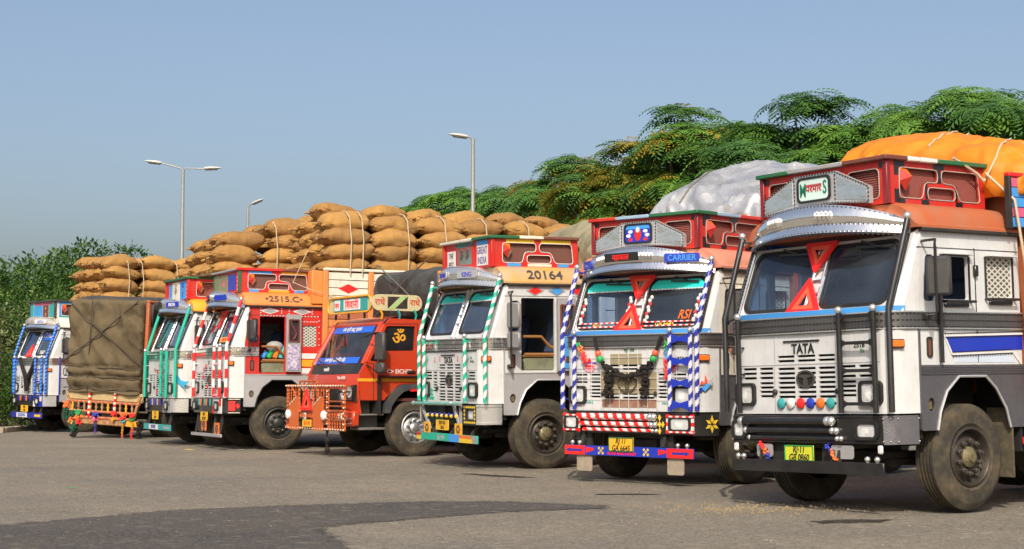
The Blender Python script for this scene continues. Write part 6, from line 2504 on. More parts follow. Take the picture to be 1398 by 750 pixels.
o = bpy.data.objects.new('tarpaulin', m.mesh('tarpaulin', BTARP, angle=80))
C.objects.link(o)
o.matrix_world = MP[7]
o.modifiers.new('thickness', 'SOLIDIFY').thickness = .01
tag(o, 'brown canvas sheet hanging over the truck end above the tasselled rail', 'tarpaulin')


def rope(k, path, label, mat=ROPE, r=.010, group=None, world=False):
    m = MB()
    pts = [Vector(p) for p in path]
    fine = []
    for a, b in zip(pts[:-1], pts[1:]):
        for i in range(4):
            fine.append(a.lerp(b, i / 4))
    fine.append(pts[-1])
    m.tube(fine, r, 6)
    o = bpy.data.objects.new('rope', m.mesh('rope', mat))
    C.objects.link(o)
    if not world:
        o.matrix_world = MP[k]
    tag(o, label, 'rope', group)
    return o


g7 = 'dark ropes lashed round the brown canvas'
l7 = 'dark rope pulled tight across the brown canvas sheet'
rope(7, [(.17, -1.12, 1.72), (.17, 0, 2.45), (.17, .95, 3.15)], 'dark rope slanting up to the right across the brown canvas', ROPED, .014)
rope(7, [(.17, -1.02, 3.10), (.17, .05, 2.35), (.17, 1.12, 1.72)], 'dark rope slanting down to the right across the brown canvas', ROPED, .014)
rope(7, [(.17, -.35, 3.15), (.17, -.38, 2.2), (.15, -.40, 1.05)], 'dark rope hanging straight down the middle of the brown canvas', ROPED, .012)
for zz, nm in ((1.62, 'upper'), (1.40, 'middle'), (1.13, 'lowest')):
    rope(7, [(.02, -1.18, zz - .02), (.12, -1.0, zz), (.12, 0, zz - .02), (.12, 1.0, zz + .02), (.02, 1.17, zz + .02)], nm + ' of the dark ropes tied level round the brown canvas', ROPED, .013)
for q, (p, nm) in enumerate((([(-1.36, -1.1, 2.4), (-1.36, 0, 3.0), (-1.40, .9, 3.40)], 'rising'), ([(-1.36, -.9, 3.40), (-1.36, .1, 2.9), (-1.36, 1.1, 2.35)], 'falling'))):
    rope(4, p, nm + ' one of the two ropes crossed over the charcoal tarpaulin end', pm('grey_rope', (.13, .12, .10), .9, dirt=.1), .012)
rope(1, [(-1.25, .86, 3.42), (-1.55, .90, 3.28), (-1.62, .93, 3.20)], 'pale rope running along the rim board to the knot on the red head-box', ROPE, .013)
rope(1, [(-1.62, .95, 3.28), (-1.64, 1.27, 2.98), (-1.70, 1.31, 2.4), (-1.76, 1.31, 1.75)], 'pale double rope dropping from the knot past the rear corner of the nearest cab', ROPE, .014)
for i, mt in enumerate((SBLUE, PINK, SBLUE, SBLUE, PINK)):          # upper side boards reach forward over the cab roof
    m = MB().box(-1.90, -1.645, 1.195, 1.235, 2.74 + i * .098, 2.832 + i * .098, .005)
    m.build('plank', mt, T[1])
m = MB().box(-1.64, -1.60, 1.18, 1.245, 2.72, 3.26, .006)
m.build('body_post', CHASSIS, T[1])
m = MB().box(-1.90, -1.60, 1.18, 1.25, 3.235, 3.275, .006)
m.build('top_rail', BRED, T[1])
m = MB().box(-1.68, -1.655, .82, 1.12, .30, .98, .006)
m.build('mud_flap', pm('muddy_flap', (.07, .06, .04), .9, dirt=.9, dscale=14, dcol=(.16, .125, .07)), T[1])
m = MB().box(-1.80, -1.79, 1.13, 1.19, .62, .69, .004)
m.build('side_reflector', BRED, T[1])


def drape(k, ob, pts, label, mat=ROPE, r=.011, pre=()):
    """rope laid over a sheet: every point is dropped on to the sheet's own surface"""
    bv = BVHTree.FromPolygons([v.co for v in ob.data.vertices], [p.vertices for p in ob.data.polygons])
    path = [Vector(p) for p in pre]
    for a, b in zip(pts[:-1], pts[1:]):
        for i in range(12):
            q = Vector(a).lerp(Vector(b), i / 12)
            hit = bv.ray_cast(Vector((q.x, q.y, 7)), Vector((0, 0, -1)))[0]
            if hit:
                path.append(hit + Z3 * .012)
    m = MB().tube(path, r, 6)
    o = bpy.data.objects.new('rope', m.mesh('rope', mat))
    C.objects.link(o)
    o.matrix_world = MP[k]
    tag(o, label, 'rope')


drape(1, TARP[1], [(-1.80, .95), (-2.3, .75), (-2.9, .3), (-3.6, -.3)], 'pale rope climbing from the knot up over the orange tarpaulin', pre=[(-1.62, .93, 3.20)])
drape(1, TARP[1], [(-1.80, .1), (-2.3, -.1), (-2.9, -.45), (-3.8, -.8)], 'thin pale rope lying over the crown of the orange tarpaulin')
drape(1, TARP[1], [(-2.5, .2), (-2.62, .8), (-2.68, 1.2)], 'pale rope draped down the cab side of the orange tarpaulin')
drape(2, TARP[2], [(-1.75, -.55), (-2.3, -.5), (-3.4, -.45)], 'grey rope running back over the silver tarpaulin', pm('grey_rope', (.13, .12, .10)))
rope(5, [(-1.35, .88, 3.18), (-1.6, 1.25, 3.02), (-2.4, 1.30, 2.82)], 'white rope stretched from the red head-box to the white planks', ROPE, .007)
rope(5, [(-1.35, .88, 3.18), (-1.45, .95, 3.45), (-1.6, 1.0, 3.8)], 'white rope going up from the red head-box into the sacks', ROPE, .007)


# ------------------------------------------------------------------ sacks
JUTE = pm('jute_sacking', (.43, .232, .060), .9, dirt=.55, dscale=3.2, bump=.6, bscale=38, dcol=(.21, .105, .034), var=.35, vscale=1.7, vcol=(.54, .31, .11), objvar=.6)
JUTE2 = pm('darker_jute_sacking', (.36, .192, .054), .9, dirt=.55, dscale=3.8, bump=.6, bscale=38, dcol=(.20, .10, .036), var=.35, vscale=2.0, vcol=(.50, .28, .10), objvar=.6)
STITCH = pm('sack_stitching', (.16, .08, .03), .9, dirt=.1)


def sack_mesh(seed, mat):
    nu, nv = 40, 28
    rg = []
    off = Vector((seed * 5.3, seed * 2.1, 0))
    for i in range(nu + 1):
        u = -1 + 2 * i / nu
        au = abs(u)
        e = max(0.0, 1 - au ** 4.2)
        hz = .192 * max(0.0, 1 - au ** 2.3) ** .58 + .013
        wy = .32 * (1 - .26 * u * u) * (1 - .30 * max(0, au - .8) / .2)
        x = .50 * u
        ring = []
        for j in range(nv):
            a = 2 * math.pi * j / nv
            y, z = wy * spow(math.cos(a), .9), hz * spow(math.sin(a), .95)
            p = Vector((x, y, z))
            gather = max(0, (au - .45) / .55) ** 2
            plt = math.sin(a * 9 + seed * 2 + 3 * noise.noise(Vector((a, seed, u))))
            d = .030 * noise.noise(p * 3.4 + off) + .016 * noise.noise(p * 9 + off) + .016 * (1 - abs(noise.noise(Vector((x * 2.2, y * 7, z * 7)) + off)) * 2.6) + .020 * gather * plt
            nrm = Vector((0, math.cos(a), math.sin(a)))
            q = p + nrm * d
            q.x += .045 * noise.noise(Vector((seed, y * 5, z * 3)) + off) * au ** 3
            q.z -= .045 * u * u * (1 if seed % 2 else -.4)
            ring.append(q)
        rg.append(ring)
    m = MB().rings(rg, True, True)
    for s in (1, -1):                                # stitched mouth with ragged ears
        pts = [(s * (.500 + .014 * math.sin(q * 1.9 + seed)), -.20 + .40 * q / 11, .016 * math.sin(q * 2.3 + seed) - .02) for q in range(12)]
        m.tube(pts, .011, 5, True, 1)
        for yy in (-.20, .20):
            m.tube([(s * .47, yy * .9, -.02), (s * .53, yy * 1.05, -.015), (s * .56, yy * 1.15, -.03)], lambda t: .035 - .024 * t, 6, True, 0)
    pts = [(-.50 + q * .1, .302 * (1 - .10 * (q / 5 - 1) ** 2), .012 * math.sin(q * 1.3 + seed)) for q in range(11)]
    m.tube(pts, .006, 4, True, 1)                    # side seam
    return m.mesh('sack', [mat, STITCH], angle=75)


SM = [sack_mesh(i, JUTE if i % 3 else JUTE2) for i in range(9)]


def sack(k, p, yaw, label, group, sx=1.0, sz=1.0, roll=0.0, pitch=0.0):
    o = bpy.data.objects.new('sack', SM[rnd.randrange(len(SM))])
    C.objects.link(o)
    Rm = Matrix.Rotation(R(yaw), 4, 'Z') @ Matrix.Rotation(R(roll), 4, 'X') @ Matrix.Rotation(R(pitch), 4, 'Y')
    o.matrix_world = MP[k] @ Matrix.Translation(Vector(p)) @ Rm @ Matrix.Diagonal((sx, 1.0, sz, 1))
    tag(o, label, 'sack', group)
    return o


LAYER = ['bottom', 'second', 'third', 'fourth', 'fifth']
ORD = ['first', 'second', 'third', 'fourth', 'fifth', 'sixth', 'seventh', 'eighth']
ROWN = ['front', 'second', 'third', 'far']


def stack(k, x0, ncol, z0, lh, layers, where, heights=None, rows=(.93, .30, -.33, -.93), shift=.12, pitch=.985):
    for L in range(layers):
        nm = 'top' if L == layers - 1 else LAYER[L]
        grp = '%s layer sacks %s' % (nm, where)
        for ci in range(ncol):
            top = heights[ci] if heights else layers
            if L >= top:
                continue
            for ri, yy in enumerate(rows):
                vis = ri == 0 or ci == 0 or L >= top - 1 or (L >= top - 2 and ri < 2)
                if not vis:
                    continue
                lean = (ri == 0) and L == top - 1
                x = x0 - .5 - ci * pitch - shift * L + rnd.uniform(-.07, .07)
                y = yy - (.10 if lean else 0) + rnd.uniform(-.04, .04)
                z = z0 + lh * (L + .5) + rnd.uniform(-.02, .02)
                lab = 'tan jute sack %s from the cab, %s layer, %s row, %s' % (ORD[ci], nm, ROWN[ri], where)
                sack(k, (x, y, z), rnd.uniform(-8, 8) + (180 if rnd.random() < .5 else 0), lab, grp, rnd.uniform(.93, 1.02), rnd.uniform(.92, 1.08), rnd.uniform(-7, 7) - (7 if lean else 0), rnd.uniform(-6, 6))


W8 = 'beyond the brown canvas'
W6 = 'behind the green poles'
W5 = 'above the white planks'
stack(8, -1.50, 6, 3.40, .305, 4, W8, heights=[4, 4, 4, 4, 4, 3], shift=.03, pitch=.98)
stack(6, -.66, 5, 3.42, .30, 5, W6, heights=[3, 4, 5, 5, 5], shift=.10, pitch=1.02)
stack(5, -1.85, 6, 3.36, .29, 4, W5, shift=.03, pitch=.97)
for ci in range(6):                                   # loose sacks thrown across the top
    sack(5, (-2.5 - ci * .93, .1 + rnd.uniform(-.2, .2), 4.60 + rnd.uniform(-.02, .03)), rnd.choice((150, 165, 20, 30)), 'loose sack %s from the cab lying on top of the sacks %s' % (ORD[ci], W5), 'loose top sacks ' + W5, 1.05, 1.0, rnd.uniform(-8, 8), rnd.uniform(-10, 10))
for k, xs_, z0, z1, where in ((5, (-2.35, -2.6, -3.55, -4.35, -5.25, -6.2), 3.40, 4.60, W5), (8, (-2.1, -2.5, -3.5), 3.40, 4.60, W8), (6, (-2.0, -2.6), 3.40, 4.60, W6)):
    for i, xx in enumerate(xs_):
        rope(k, [(xx, 1.30, z0 - .05), (xx - .01, 1.33, (z0 + z1) / 2), (xx + .02, 1.28, z1 - .16), (xx, 1.02, z1 - .02), (xx - .03, .75, z1 + .02)], 'pale strap %s from the cab tied over the sacks %s' % (ORD[i], where), ROPE, .012, 'straps over the sacks ' + where)
m = MB()
m.obox((0, 0, 0), X3, Y3, Z3, -.9, .9, -.14, .14, -.015, .015, .004)
o = m.build('plank', pm('weathered_plank', (.13, .085, .06), .85, dirt=.4, dscale=7))
o.matrix_world = MP[6] @ Matrix.Translation(Vector((-1.35, .75, 3.60))) @ Matrix.Rotation(R(12), 4, 'Z') @ Matrix.Rotation(R(12), 4, 'Y')
tag(o, 'weathered dark plank leaning below the middle stack of sacks', 'plank')

# ------------------------------------------------------------------ ground
def ground_mat(name, base, dust, dustamt, speck=.5):
    m = bpy.data.materials.new(name)
    m.use_nodes = True
    t = m.node_tree
    b = t.nodes['Principled BSDF']
    b.inputs['Roughness'].default_value = .9
    b.inputs['Specular IOR Level'].default_value = .2
    tc = t.nodes.new('ShaderNodeTexCoord')
    def nz(scale, det=6, rough=.6):
        n = t.nodes.new('ShaderNodeTexNoise')
        n.inputs['Scale'].default_value = scale
        n.inputs['Detail'].default_value = det
        n.inputs['Roughness'].default_value = rough
        t.links.new(tc.outputs['Object'], n.inputs['Vector'])
        return n.outputs[0]
    def ramp(v, p0, p1):
        r = t.nodes.new('ShaderNodeValToRGB')
        r.color_ramp.elements[0].position = p0
        r.color_ramp.elements[1].position = p1
        t.links.new(v, r.inputs[0])
        return r.outputs[0]
    def mul(a, k):
        x = t.nodes.new('ShaderNodeMath')
        x.operation = 'MULTIPLY'
        t.links.new(a, x.inputs[0])
        if isinstance(k, float):
            x.inputs[1].default_value = k
        else:
            t.links.new(k, x.inputs[1])
        return x.outputs[0]
    def mix(f, a, bcol):
        x = t.nodes.new('ShaderNodeMix')
        x.data_type = 'RGBA'
        t.links.new(f, x.inputs['Factor'])
        if isinstance(a, tuple):
            x.inputs['A'].default_value = (*a, 1)
        else:
            t.links.new(a, x.inputs['A'])
        x.inputs['B'].default_value = (*bcol, 1)
        return x.outputs['Result']
    c = mix(mul(ramp(nz(.35, 7, .65), .36, .62), dustamt), base, dust)
    c = mix(mul(ramp(nz(1.7, 6, .7), .5, .75), .45), c, tuple(x * .72 for x in base))
    c = mix(mul(ramp(nz(.12, 4), .55, .7), .5), c, tuple(x * .8 for x in dust))
    # aggregate: pale and dark stones
    v = t.nodes.new('ShaderNodeTexVoronoi')
    v.inputs['Scale'].default_value = 52
    t.links.new(tc.outputs['Object'], v.inputs['Vector'])
    sep = t.nodes.new('ShaderNodeSeparateColor')
    t.links.new(v.outputs['Color'], sep.inputs[0])
    c = mix(mul(ramp(sep.outputs[0], .55, 1.0), speck), c, (.34, .30, .25))
    c = mix(mul(ramp(sep.outputs[1], .6, 1.0), speck * .9), c, (.025, .024, .023))
    v2 = t.nodes.new('ShaderNodeTexVoronoi')
    v2.inputs['Scale'].default_value = 12
    t.links.new(tc.outputs['Object'], v2.inputs['Vector'])
    s2 = t.nodes.new('ShaderNodeSeparateColor')
    t.links.new(v2.outputs['Color'], s2.inputs[0])
    c = mix(mul(ramp(s2.outputs[2], .90, .97), speck * .8), c, (.30, .26, .20))
    t.links.new(c, b.inputs['Base Color'])
    bp = t.nodes.new('ShaderNodeBump')
    bp.inputs['Strength'].default_value = .7
    bp.inputs['Distance'].default_value = .012
    t.links.new(nz(70, 4, .7), bp.inputs['Height'])
    t.links.new(bp.outputs[0], b.inputs['Normal'])
    return m


GM = ground_mat('worn_asphalt', (.166, .149, .122), (.252, .212, .158), .8, .62)
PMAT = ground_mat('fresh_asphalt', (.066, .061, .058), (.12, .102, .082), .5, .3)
OIL = ground_mat('oil_stain', (.030, .024, .018), (.06, .045, .03), .4, .2)
m = MB()
m.add([(-900, -60, 0), (900, -60, 0), (900, 1800, 0), (-900, 1800, 0)], [(0, 1, 2, 3)])
tag(m.build('ground', GM), 'worn dusty asphalt of the lorry park', None, None, 'structure')


def ragged(mat):
    """let the rim of a sheet break up into gravel: noise against an 'edge' attribute"""
    t = mat.node_tree
    b = t.nodes['Principled BSDF']
    o = t.nodes['Material Output']
    at = t.nodes.new('ShaderNodeAttribute')
    at.attribute_name = 'edge'
    tc = t.nodes.new('ShaderNodeTexCoord')
    n = t.nodes.new('ShaderNodeTexNoise')
    n.inputs['Scale'].default_value = 9
    n.inputs['Detail'].default_value = 9
    n.inputs['Roughness'].default_value = .75
    t.links.new(tc.outputs['Object'], n.inputs['Vector'])
    a = t.nodes.new('ShaderNodeMath')
    a.operation = 'MULTIPLY_ADD'
    a.inputs[1].default_value = 2.6
    t.links.new(n.outputs[0], a.inputs[0])
    t.links.new(at.outputs['Fac'], a.inputs[2])
    r = t.nodes.new('ShaderNodeMapRange')
    r.inputs[1].default_value = 1.70
    r.inputs[2].default_value = 1.86
    t.links.new(a.outputs[0], r.inputs[0])
    tr = t.nodes.new('ShaderNodeBsdfTransparent')
    mx = t.nodes.new('ShaderNodeMixShader')
    t.links.new(r.outputs[0], mx.inputs[0])
    t.links.new(tr.outputs[0], mx.inputs[1])
    t.links.new(b.outputs[0], mx.inputs[2])
    t.links.new(mx.outputs[0], o.inputs[0])


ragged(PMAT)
ragged(OIL)


def sheet(name, pts, z, mat, label, jag=.12, step=.35, inset=.3):
    P = [Vector(p) for p in pts]
    if sum(a.x * b.y - b.x * a.y for a, b in zip(P, P[1:] + P[:1])) < 0:
        P.reverse()
    ring = []
    for a, b in zip(P, P[1:] + P[:1]):
        n = max(1, int((b - a).length / step))
        ring += [a.lerp(b, i / n) for i in range(n)]
    N = len(ring)
    inn = []
    for i in range(N):
        d = (ring[(i + 1) % N] - ring[i - 1]).normalized()
        inn.append(ring[i] + Vector((-d.y, d.x)) * inset)
    tri = tessellate_polygon([[Vector((p.x, p.y, 0)) for p in inn]])
    m = MB()
    vs = [(p.x, p.y, z) for p in ring] + [(p.x, p.y, z) for p in inn]
    m.add(vs, [(i, (i + 1) % N, (i + 1) % N + N, i + N) for i in range(N)] + [tuple(q + N for q in t) for t in tri])
    o = m.build(name, mat, recalc=False, smooth=False)
    at = o.data.attributes.new('edge', 'FLOAT', 'POINT')
    at.data.foreach_set('value', [0.0] * N + [1.0] * N)
    tag(o, label, None, None, 'structure')
    for p in o.data.polygons:
        if p.normal.z < 0:
            p.flip()
    return o


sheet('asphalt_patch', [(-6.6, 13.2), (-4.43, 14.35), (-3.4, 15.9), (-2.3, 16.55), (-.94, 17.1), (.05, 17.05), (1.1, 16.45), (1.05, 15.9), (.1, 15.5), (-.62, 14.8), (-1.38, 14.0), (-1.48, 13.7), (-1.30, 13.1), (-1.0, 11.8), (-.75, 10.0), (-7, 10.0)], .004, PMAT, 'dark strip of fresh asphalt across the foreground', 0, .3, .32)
sheet('oil_stain', [(.85, 17.95), (1.5, 17.9), (1.75, 18.05), (1.4, 18.2), (.95, 18.15)], .004, OIL, 'brown oil stain in front of the striped bumper', 0, .12, .1)
sheet('oil_stain', [(-.55, 22.3), (.15, 21.6), (.35, 21.3), (.1, 21.2), (-.3, 21.5), (-.75, 22.2)], .004, OIL, 'dark oil trail beside the mustard roofed truck', 0, .12, .1)
sheet('oil_stain', [(2.7, 14.2), (3.3, 14.35), (3.5, 14.7), (3.0, 14.75), (2.6, 14.5)], .004, OIL, 'faint stain under the nearest bumper', 0, .12, .1)

# small litter and grit
m = MB()
for i in range(170):
    yy = rnd.uniform(11.5, 24)
    xx = rnd.uniform(-.32, .34) * yy
    r = rnd.uniform(.004, .009)
    m.ball((xx, yy, r * .5), r, 5, 3, (1.2, 1, .7), k=rnd.randrange(2))
tag(m.build('gravel', [pm('grit_pale', (.36, .31, .24), .9, dirt=.2), pm('grit_grey', (.24, .21, .17), .9, dirt=.2)]), 'loose grit scattered over the asphalt', None, None, 'stuff')
m = MB()
for i in range(260):
    a, b = rnd.gauss(0, .45), rnd.gauss(0, .22)
    m.ball((2.35 + a + b * .4, 15.9 + b * 1.6, .006), rnd.uniform(.006, .013), 4, 3, k=0)
tag(m.build('gravel', pm('spilled_grain', (.29, .22, .12), .9, dirt=.1)), 'patch of spilled yellow grain left of the nearest truck', None, None, 'stuff')
for (x, y, s, lab, mt) in ((-5.15, 19.0, .09, 'small green leaf lying on open asphalt at the left', LGREEN), (-6.0, 30.1, .10, 'scrap of yellow paper under the red banded poles', YELLOW), (-5.0, 29.9, .16, 'long pale yellow straw by the dusty wheel', CREAM)):
    m = MB().plate(rp([(-s, 0), (0, -s * .35), (s, 0), (0, s * .3)], .02), [], (0, 0, .012), X3, Y3, .004)
    o = m.build('litter', mt)
    o.location = (x, y, .008)
    o.rotation_euler = (R(4), R(3), rnd.uniform(0, 3))
    tag(o, lab, 'litter')

# kerbed verge
vp = [(-60, 41.35), (-12.95, 41.35), (-12.85, 44.3), (-4.5, 51.2), (30, 54.0), (60, 52.0), (60, 200), (-60, 200)]
m = MB()
tri = tessellate_polygon([[Vector((p[0], p[1], 0)) for p in vp]])
m.add([(p[0], p[1], .11) for p in vp], [tuple(t) for t in tri])
o = m.build('verge', pm('verge_soil', (.11, .085, .05), .95, dirt=.6, dscale=.8, bump=.5, bscale=8, dcol=(.05, .065, .025)))
for p in o.data.polygons:
    if p.normal.z < 0:
        p.flip()
tag(o, 'raised soil bed behind the trucks', None, None, 'structure')
kerb = empty('kerb')
tag(kerb, 'dusty concrete kerb edging the planted bed at the left', None, None, 'structure')
for i in range(34):
    x1 = -12.95 - i * .82
    m = MB().box(x1 - .80, x1, 41.2 + rnd.uniform(-.01, .01), 41.36, -.02, .145 + rnd.uniform(-.008, .008), .02)
    m.build('kerbstone', CONC, kerb)
for i in range(4):
    m = MB().box(-13.1, -12.93, 41.38 + i * .75, 42.1 + i * .75, -.02, .14, .02)
    m.build('kerbstone', CONC, kerb)


# ------------------------------------------------------------------ lamp posts
def lamp_post(x, y, h, heads, label):
    root = empty('street_lamp')
    root.location = (x, y, 0)
    tag(root, label, 'street lamp', 'street lamps beyond the trucks')
    m = MB().lathe([(.11, 0), (.11, 1.2), (.085, 1.25), (.06, h)], (0, 0, 0), 'z', 12)
    m.box(-.16, .16, -.16, .16, .0, .04)
    m.build('pole', GALV, root)
    for (dx, dy, dz, L, tilt) in heads:
        d = Vector((dx, dy, 0)).normalized()
        m = MB().tube([(0, 0, h - .05), Vector((0, 0, h)) + d * .1 + Z3 * .05, Vector((0, 0, h)) + d * L + Z3 * dz], .026, 8)
        m.build('arm', GALV, root)
        p = Vector((0, 0, h)) + d * L + Z3 * dz
        ax = (d + Z3 * tilt).normalized()
        s, u = frame_of(ax)
        m = MB()
        prof = [(0, .05, .05), (.06, .10, .075), (.25, .14, .085), (.50, .12, .065), (.66, .03, .02)]
        rg = []
        for t, a, b in prof:
            rg.append([p + ax * t + s * a * math.cos(2 * math.pi * j / 12) + u * b * (math.sin(2 * math.pi * j / 12) if math.sin(2 * math.pi * j / 12) > 0 else .45 * math.sin(2 * math.pi * j / 12)) for j in range(12)])
        m.rings(rg, True, True)
        o = m.build('lamp_head', LAMPH, root)
        m = MB()
        rg = []
        for t, a, b in prof[1:4]:
            rg.append([p + ax * t + s * a * .8 * math.cos(math.pi * j / 8) - u * (.02 + .05 * math.sin(math.pi * j / 8)) for j in range(9)])
        m.rings(rg, True, True)
        m.build('lamp_lens', pm('lamp_lens', (.30, .30, .28), .3, dirt=.2), o)
    return root


lamp_post(-12.33, 60, 9.27, [(-1, 0, .24, .80, .12), (1, 0, .03, .78, .04)], 'double-armed street lamp standing behind the left stack of sacks')
lamp_post(-1.27, 52, 9.2, [(-1, -.2, .05, .15, .12)], 'tall single-armed street lamp rising at the left end of the trees')
lamp_post(-12.35, 75, 9.55, [(1, -.3, .1, .2, .35)], 'small single street lamp just showing above the sacks')

# ------------------------------------------------------------------ trees
LG = leaf_mat('fern_leaf_green', (.095, .225, .036), (.22, .40, .065), .42)
LD = leaf_mat('fern_leaf_deep', (.058, .14, .036), (.10, .22, .05), .32)
LY = leaf_mat('fern_leaf_yellowing', (.25, .22, .03), (.45, .31, .03), .35)
LO = leaf_mat('fern_leaf_olive', (.12, .17, .022), (.22, .24, .03), .35)


def frond_base(n=8):
    """feathery compound leaf: gently drooping rib, broad close-set leaflets that read as one fan"""
    vs, fs = [], []
    L = .62
    zz = lambda t: .08 * math.sin(t * 2.6) - .20 * t * t
    for i in range(n):
        t = (i + .5) / n
        x, z = L * t, zz(t)
        ln = .185 * math.sin(math.pi * (.14 + .80 * t)) + .03
        for s in (1, -1):
            o = len(vs)
            vs += [(x - .030, 0, z), (x + .030, s * ln * .62, z - .012), (x + .070, s * ln, z - .05), (x + .078, s * ln * .50, z - .016), (x + .042, 0, zz(min(1, t + .07)))]
            q = (o, o + 1, o + 2, o + 3)
            fs.append(q if s > 0 else q[::-1])
            q = (o, o + 3, o + 4, o + 4)
    return np.array(vs), np.array(fs)


FB, FF = frond_base()


def scatter(name, base_v, base_f, mats4, mat_idx, parent, mats, kind=None):
    """join many placed copies of one small leaf mesh into a crown"""
    n, k = len(mats4), len(base_v)
    A = np.array(mats4)
    V = np.einsum('nij,kj->nki', A[:, :3, :3], base_v) + A[:, None, :3, 3]
    V = V.reshape(-1, 3)
    F = (base_f[None] + (np.arange(n) * k)[:, None, None]).reshape(-1, base_f.shape[1])
    me = bpy.data.meshes.new(name)
    me.vertices.add(len(V))
    me.vertices.foreach_set('co', V.astype(np.float32).ravel())
    q = base_f.shape[1]
    me.loops.add(len(F) * q)
    me.loops.foreach_set('vertex_index', F.astype(np.int32).ravel())
    me.polygons.add(len(F))
    me.polygons.foreach_set('loop_start', np.arange(0, len(F) * q, q, dtype=np.int32))
    for mt in mats:
        me.materials.append(mt)
    me.polygons.foreach_set('material_index', np.repeat(np.array(mat_idx, dtype=np.int32), len(base_f)))
    me.update(calc_edges=True)
    me.validate()
    o = bpy.data.objects.new(name, me)
    C.objects.link(o)
    if parent:
        o.parent = parent
    if kind:
        o['kind'] = kind
    return o


def basis(d, up, s):
    d = d.normalized()
    y = up.cross(d)
    if y.length < 1e-3:
        y = Vector((0, 1, 0))
    y.normalize()
    z = d.cross(y)
    M = Matrix((d, y, z)).transposed() * s
    return M


def fern_tree(x, y, h, r, depth, seed, label, mix=(.55, .33, .02, .10), n=230, fs=1.0, group='feathery trees behind the trucks'):
    rs = random.Random(seed)
    root = empty('tree')
    root.location = (x, y, .1)
    tag(root, label, 'tree', group)
    trunk = MB()
    fork = Vector((rs.uniform(-.3, .3), rs.uniform(-.3, .3), h * .38))
    trunk.tube([(0, 0, 0), fork * .5 + Vector((.1, 0, 0)), fork], lambda t: .24 - .08 * t, 10)
    pads = []
    npad = int(24 * (r / 2.2) * (depth / 3.2) ** .5)
    for i in range(npad):
        a = 2 * math.pi * (i * .618 + rs.uniform(-.06, .06))
        lv = rs.random()
        q = (.25 + .75 * math.sqrt(rs.random())) * (1.0 - .35 * (1 - lv) ** 2)
        top = h - .25 - (q ** 2.4) * depth * .42
        zz = top - (1 - lv ** .6) * depth * .75
        pads.append((Vector((r * q * math.cos(a), r * q * math.sin(a), zz)), rs.uniform(.55, .95) * .95))
    pads.append((Vector((0, 0, h - .45)), .8))
    for c_, pr in pads:
        mid = fork.lerp(c_, .5) + Vector((0, 0, .25))
        trunk.tube([fork, mid, c_ - Vector((0, 0, .2))], lambda t: .085 * (1 - t) + .018, 6)
    trunk.build('trunk', BARK, root)
    mats4, idx = [], []
    per = max(6, int(n * 1.9 / npad))
    for c_, pr in pads:
        hue = rs.random()
        for i in range(per):
            a = rs.uniform(0, 2 * math.pi)
            ph = math.acos(1 - rs.random() * 1.25)
            nn = Vector((math.sin(ph) * math.cos(a), math.sin(ph) * math.sin(a), math.cos(ph) * .8))
            p = c_ + Vector((nn.x * 1.35, nn.y * 1.35, nn.z * .62)) * pr * rs.uniform(.5, 1.0)
            axis = (nn * .42 + Vector((c_.x, c_.y, 0)).normalized() * .16 + Z3 * .9).normalized()
            e1 = axis.cross(Vector((.3, .9, .2))).normalized()
            e2 = axis.cross(e1)
            ros = rs.randint(6, 8)
            a0 = rs.uniform(0, 6.28)
            v = rs.random() * .7 + hue * .3
            th = mix
            k = 0 if v < th[0] else 1 if v < th[0] + th[1] else 2 if v < th[0] + th[1] + th[2] else 3
            for j in range(ros):
                b = a0 + 2 * math.pi * j / ros + rs.uniform(-.25, .25)
                d = e1 * math.cos(b) + e2 * math.sin(b) + axis * rs.uniform(-.22, .22)
                M = basis(d, axis, fs * rs.uniform(.75, 1.2)).to_4x4()
                M.translation = p
                mats4.append([list(rw) for rw in M])
                idx.append(k if rs.random() < .85 else rs.choice((0, 1)))
    scatter('crown', FB, FF, mats4, idx, root, [LG, LD, LY, LO])
    return root


px = lambda u, Y: (u - 699) / 2200 * Y
hz = lambda v, Y: 1.216 + (525.8 - v) / 2200 * Y - .1
for i, (u, v, Y, r, dep, mix, n, fs, lab) in enumerate((
    (1345, 118, 38, 2.1, 3.2, (.55, .40, 0, .05), 250, .95, 'tall dark feathery tree at the right end above the orange tarpaulin'),
    (1225, 142, 44, 1.9, 3.0, (.55, .40, .0, .05), 230, 1.0, 'feathery tree between the silver and the orange tarpaulin tops'),
    (1090, 126, 46, 2.5, 3.6, (.38, .56, .0, .06), 330, 1.05, 'broad dark feathery tree standing above the silver tarpaulin'),
    (935, 140, 50, 1.5, 3.6, (.42, .20, .20, .18), 190, 1.05, 'slender feathery tree with yellowing upper leaves'),
    (1010, 165, 54, 2.0, 3.8, (.45, .40, .05, .10), 230, 1.1, 'green feathery tree tucked between the yellowing and the dark one'),
    (860, 188, 58, 2.6, 4.2, (.28, .20, .20, .32), 300, 1.15, 'olive feathery tree turning yellow behind the khaki tarpaulin'),
    (790, 212, 66, 2.6, 4.0, (.40, .22, .14, .24), 260, 1.2, 'feathery tree with mustard tints right of the tall single lamp'),
    (715, 250, 72, 2.6, 3.2, (.52, .28, .08, .12), 230, 1.25, 'low bright feathery tree behind the long stack of sacks'),
    (632, 256, 80, 3.0, 3.2, (.55, .35, .02, .08), 230, 1.35, 'spreading green tree at the foot of the tall single lamp'),
    (548, 284, 105, 2.6, 2.6, (.2, .75, 0, .05), 140, 1.6, 'far small dark tree at the left end of the tree line'))):
    fern_tree(px(u, Y), Y, hz(v, Y) + .02, r * 1.04, dep, 40 + i, lab, mix, int(n * .50), fs * 1.2)

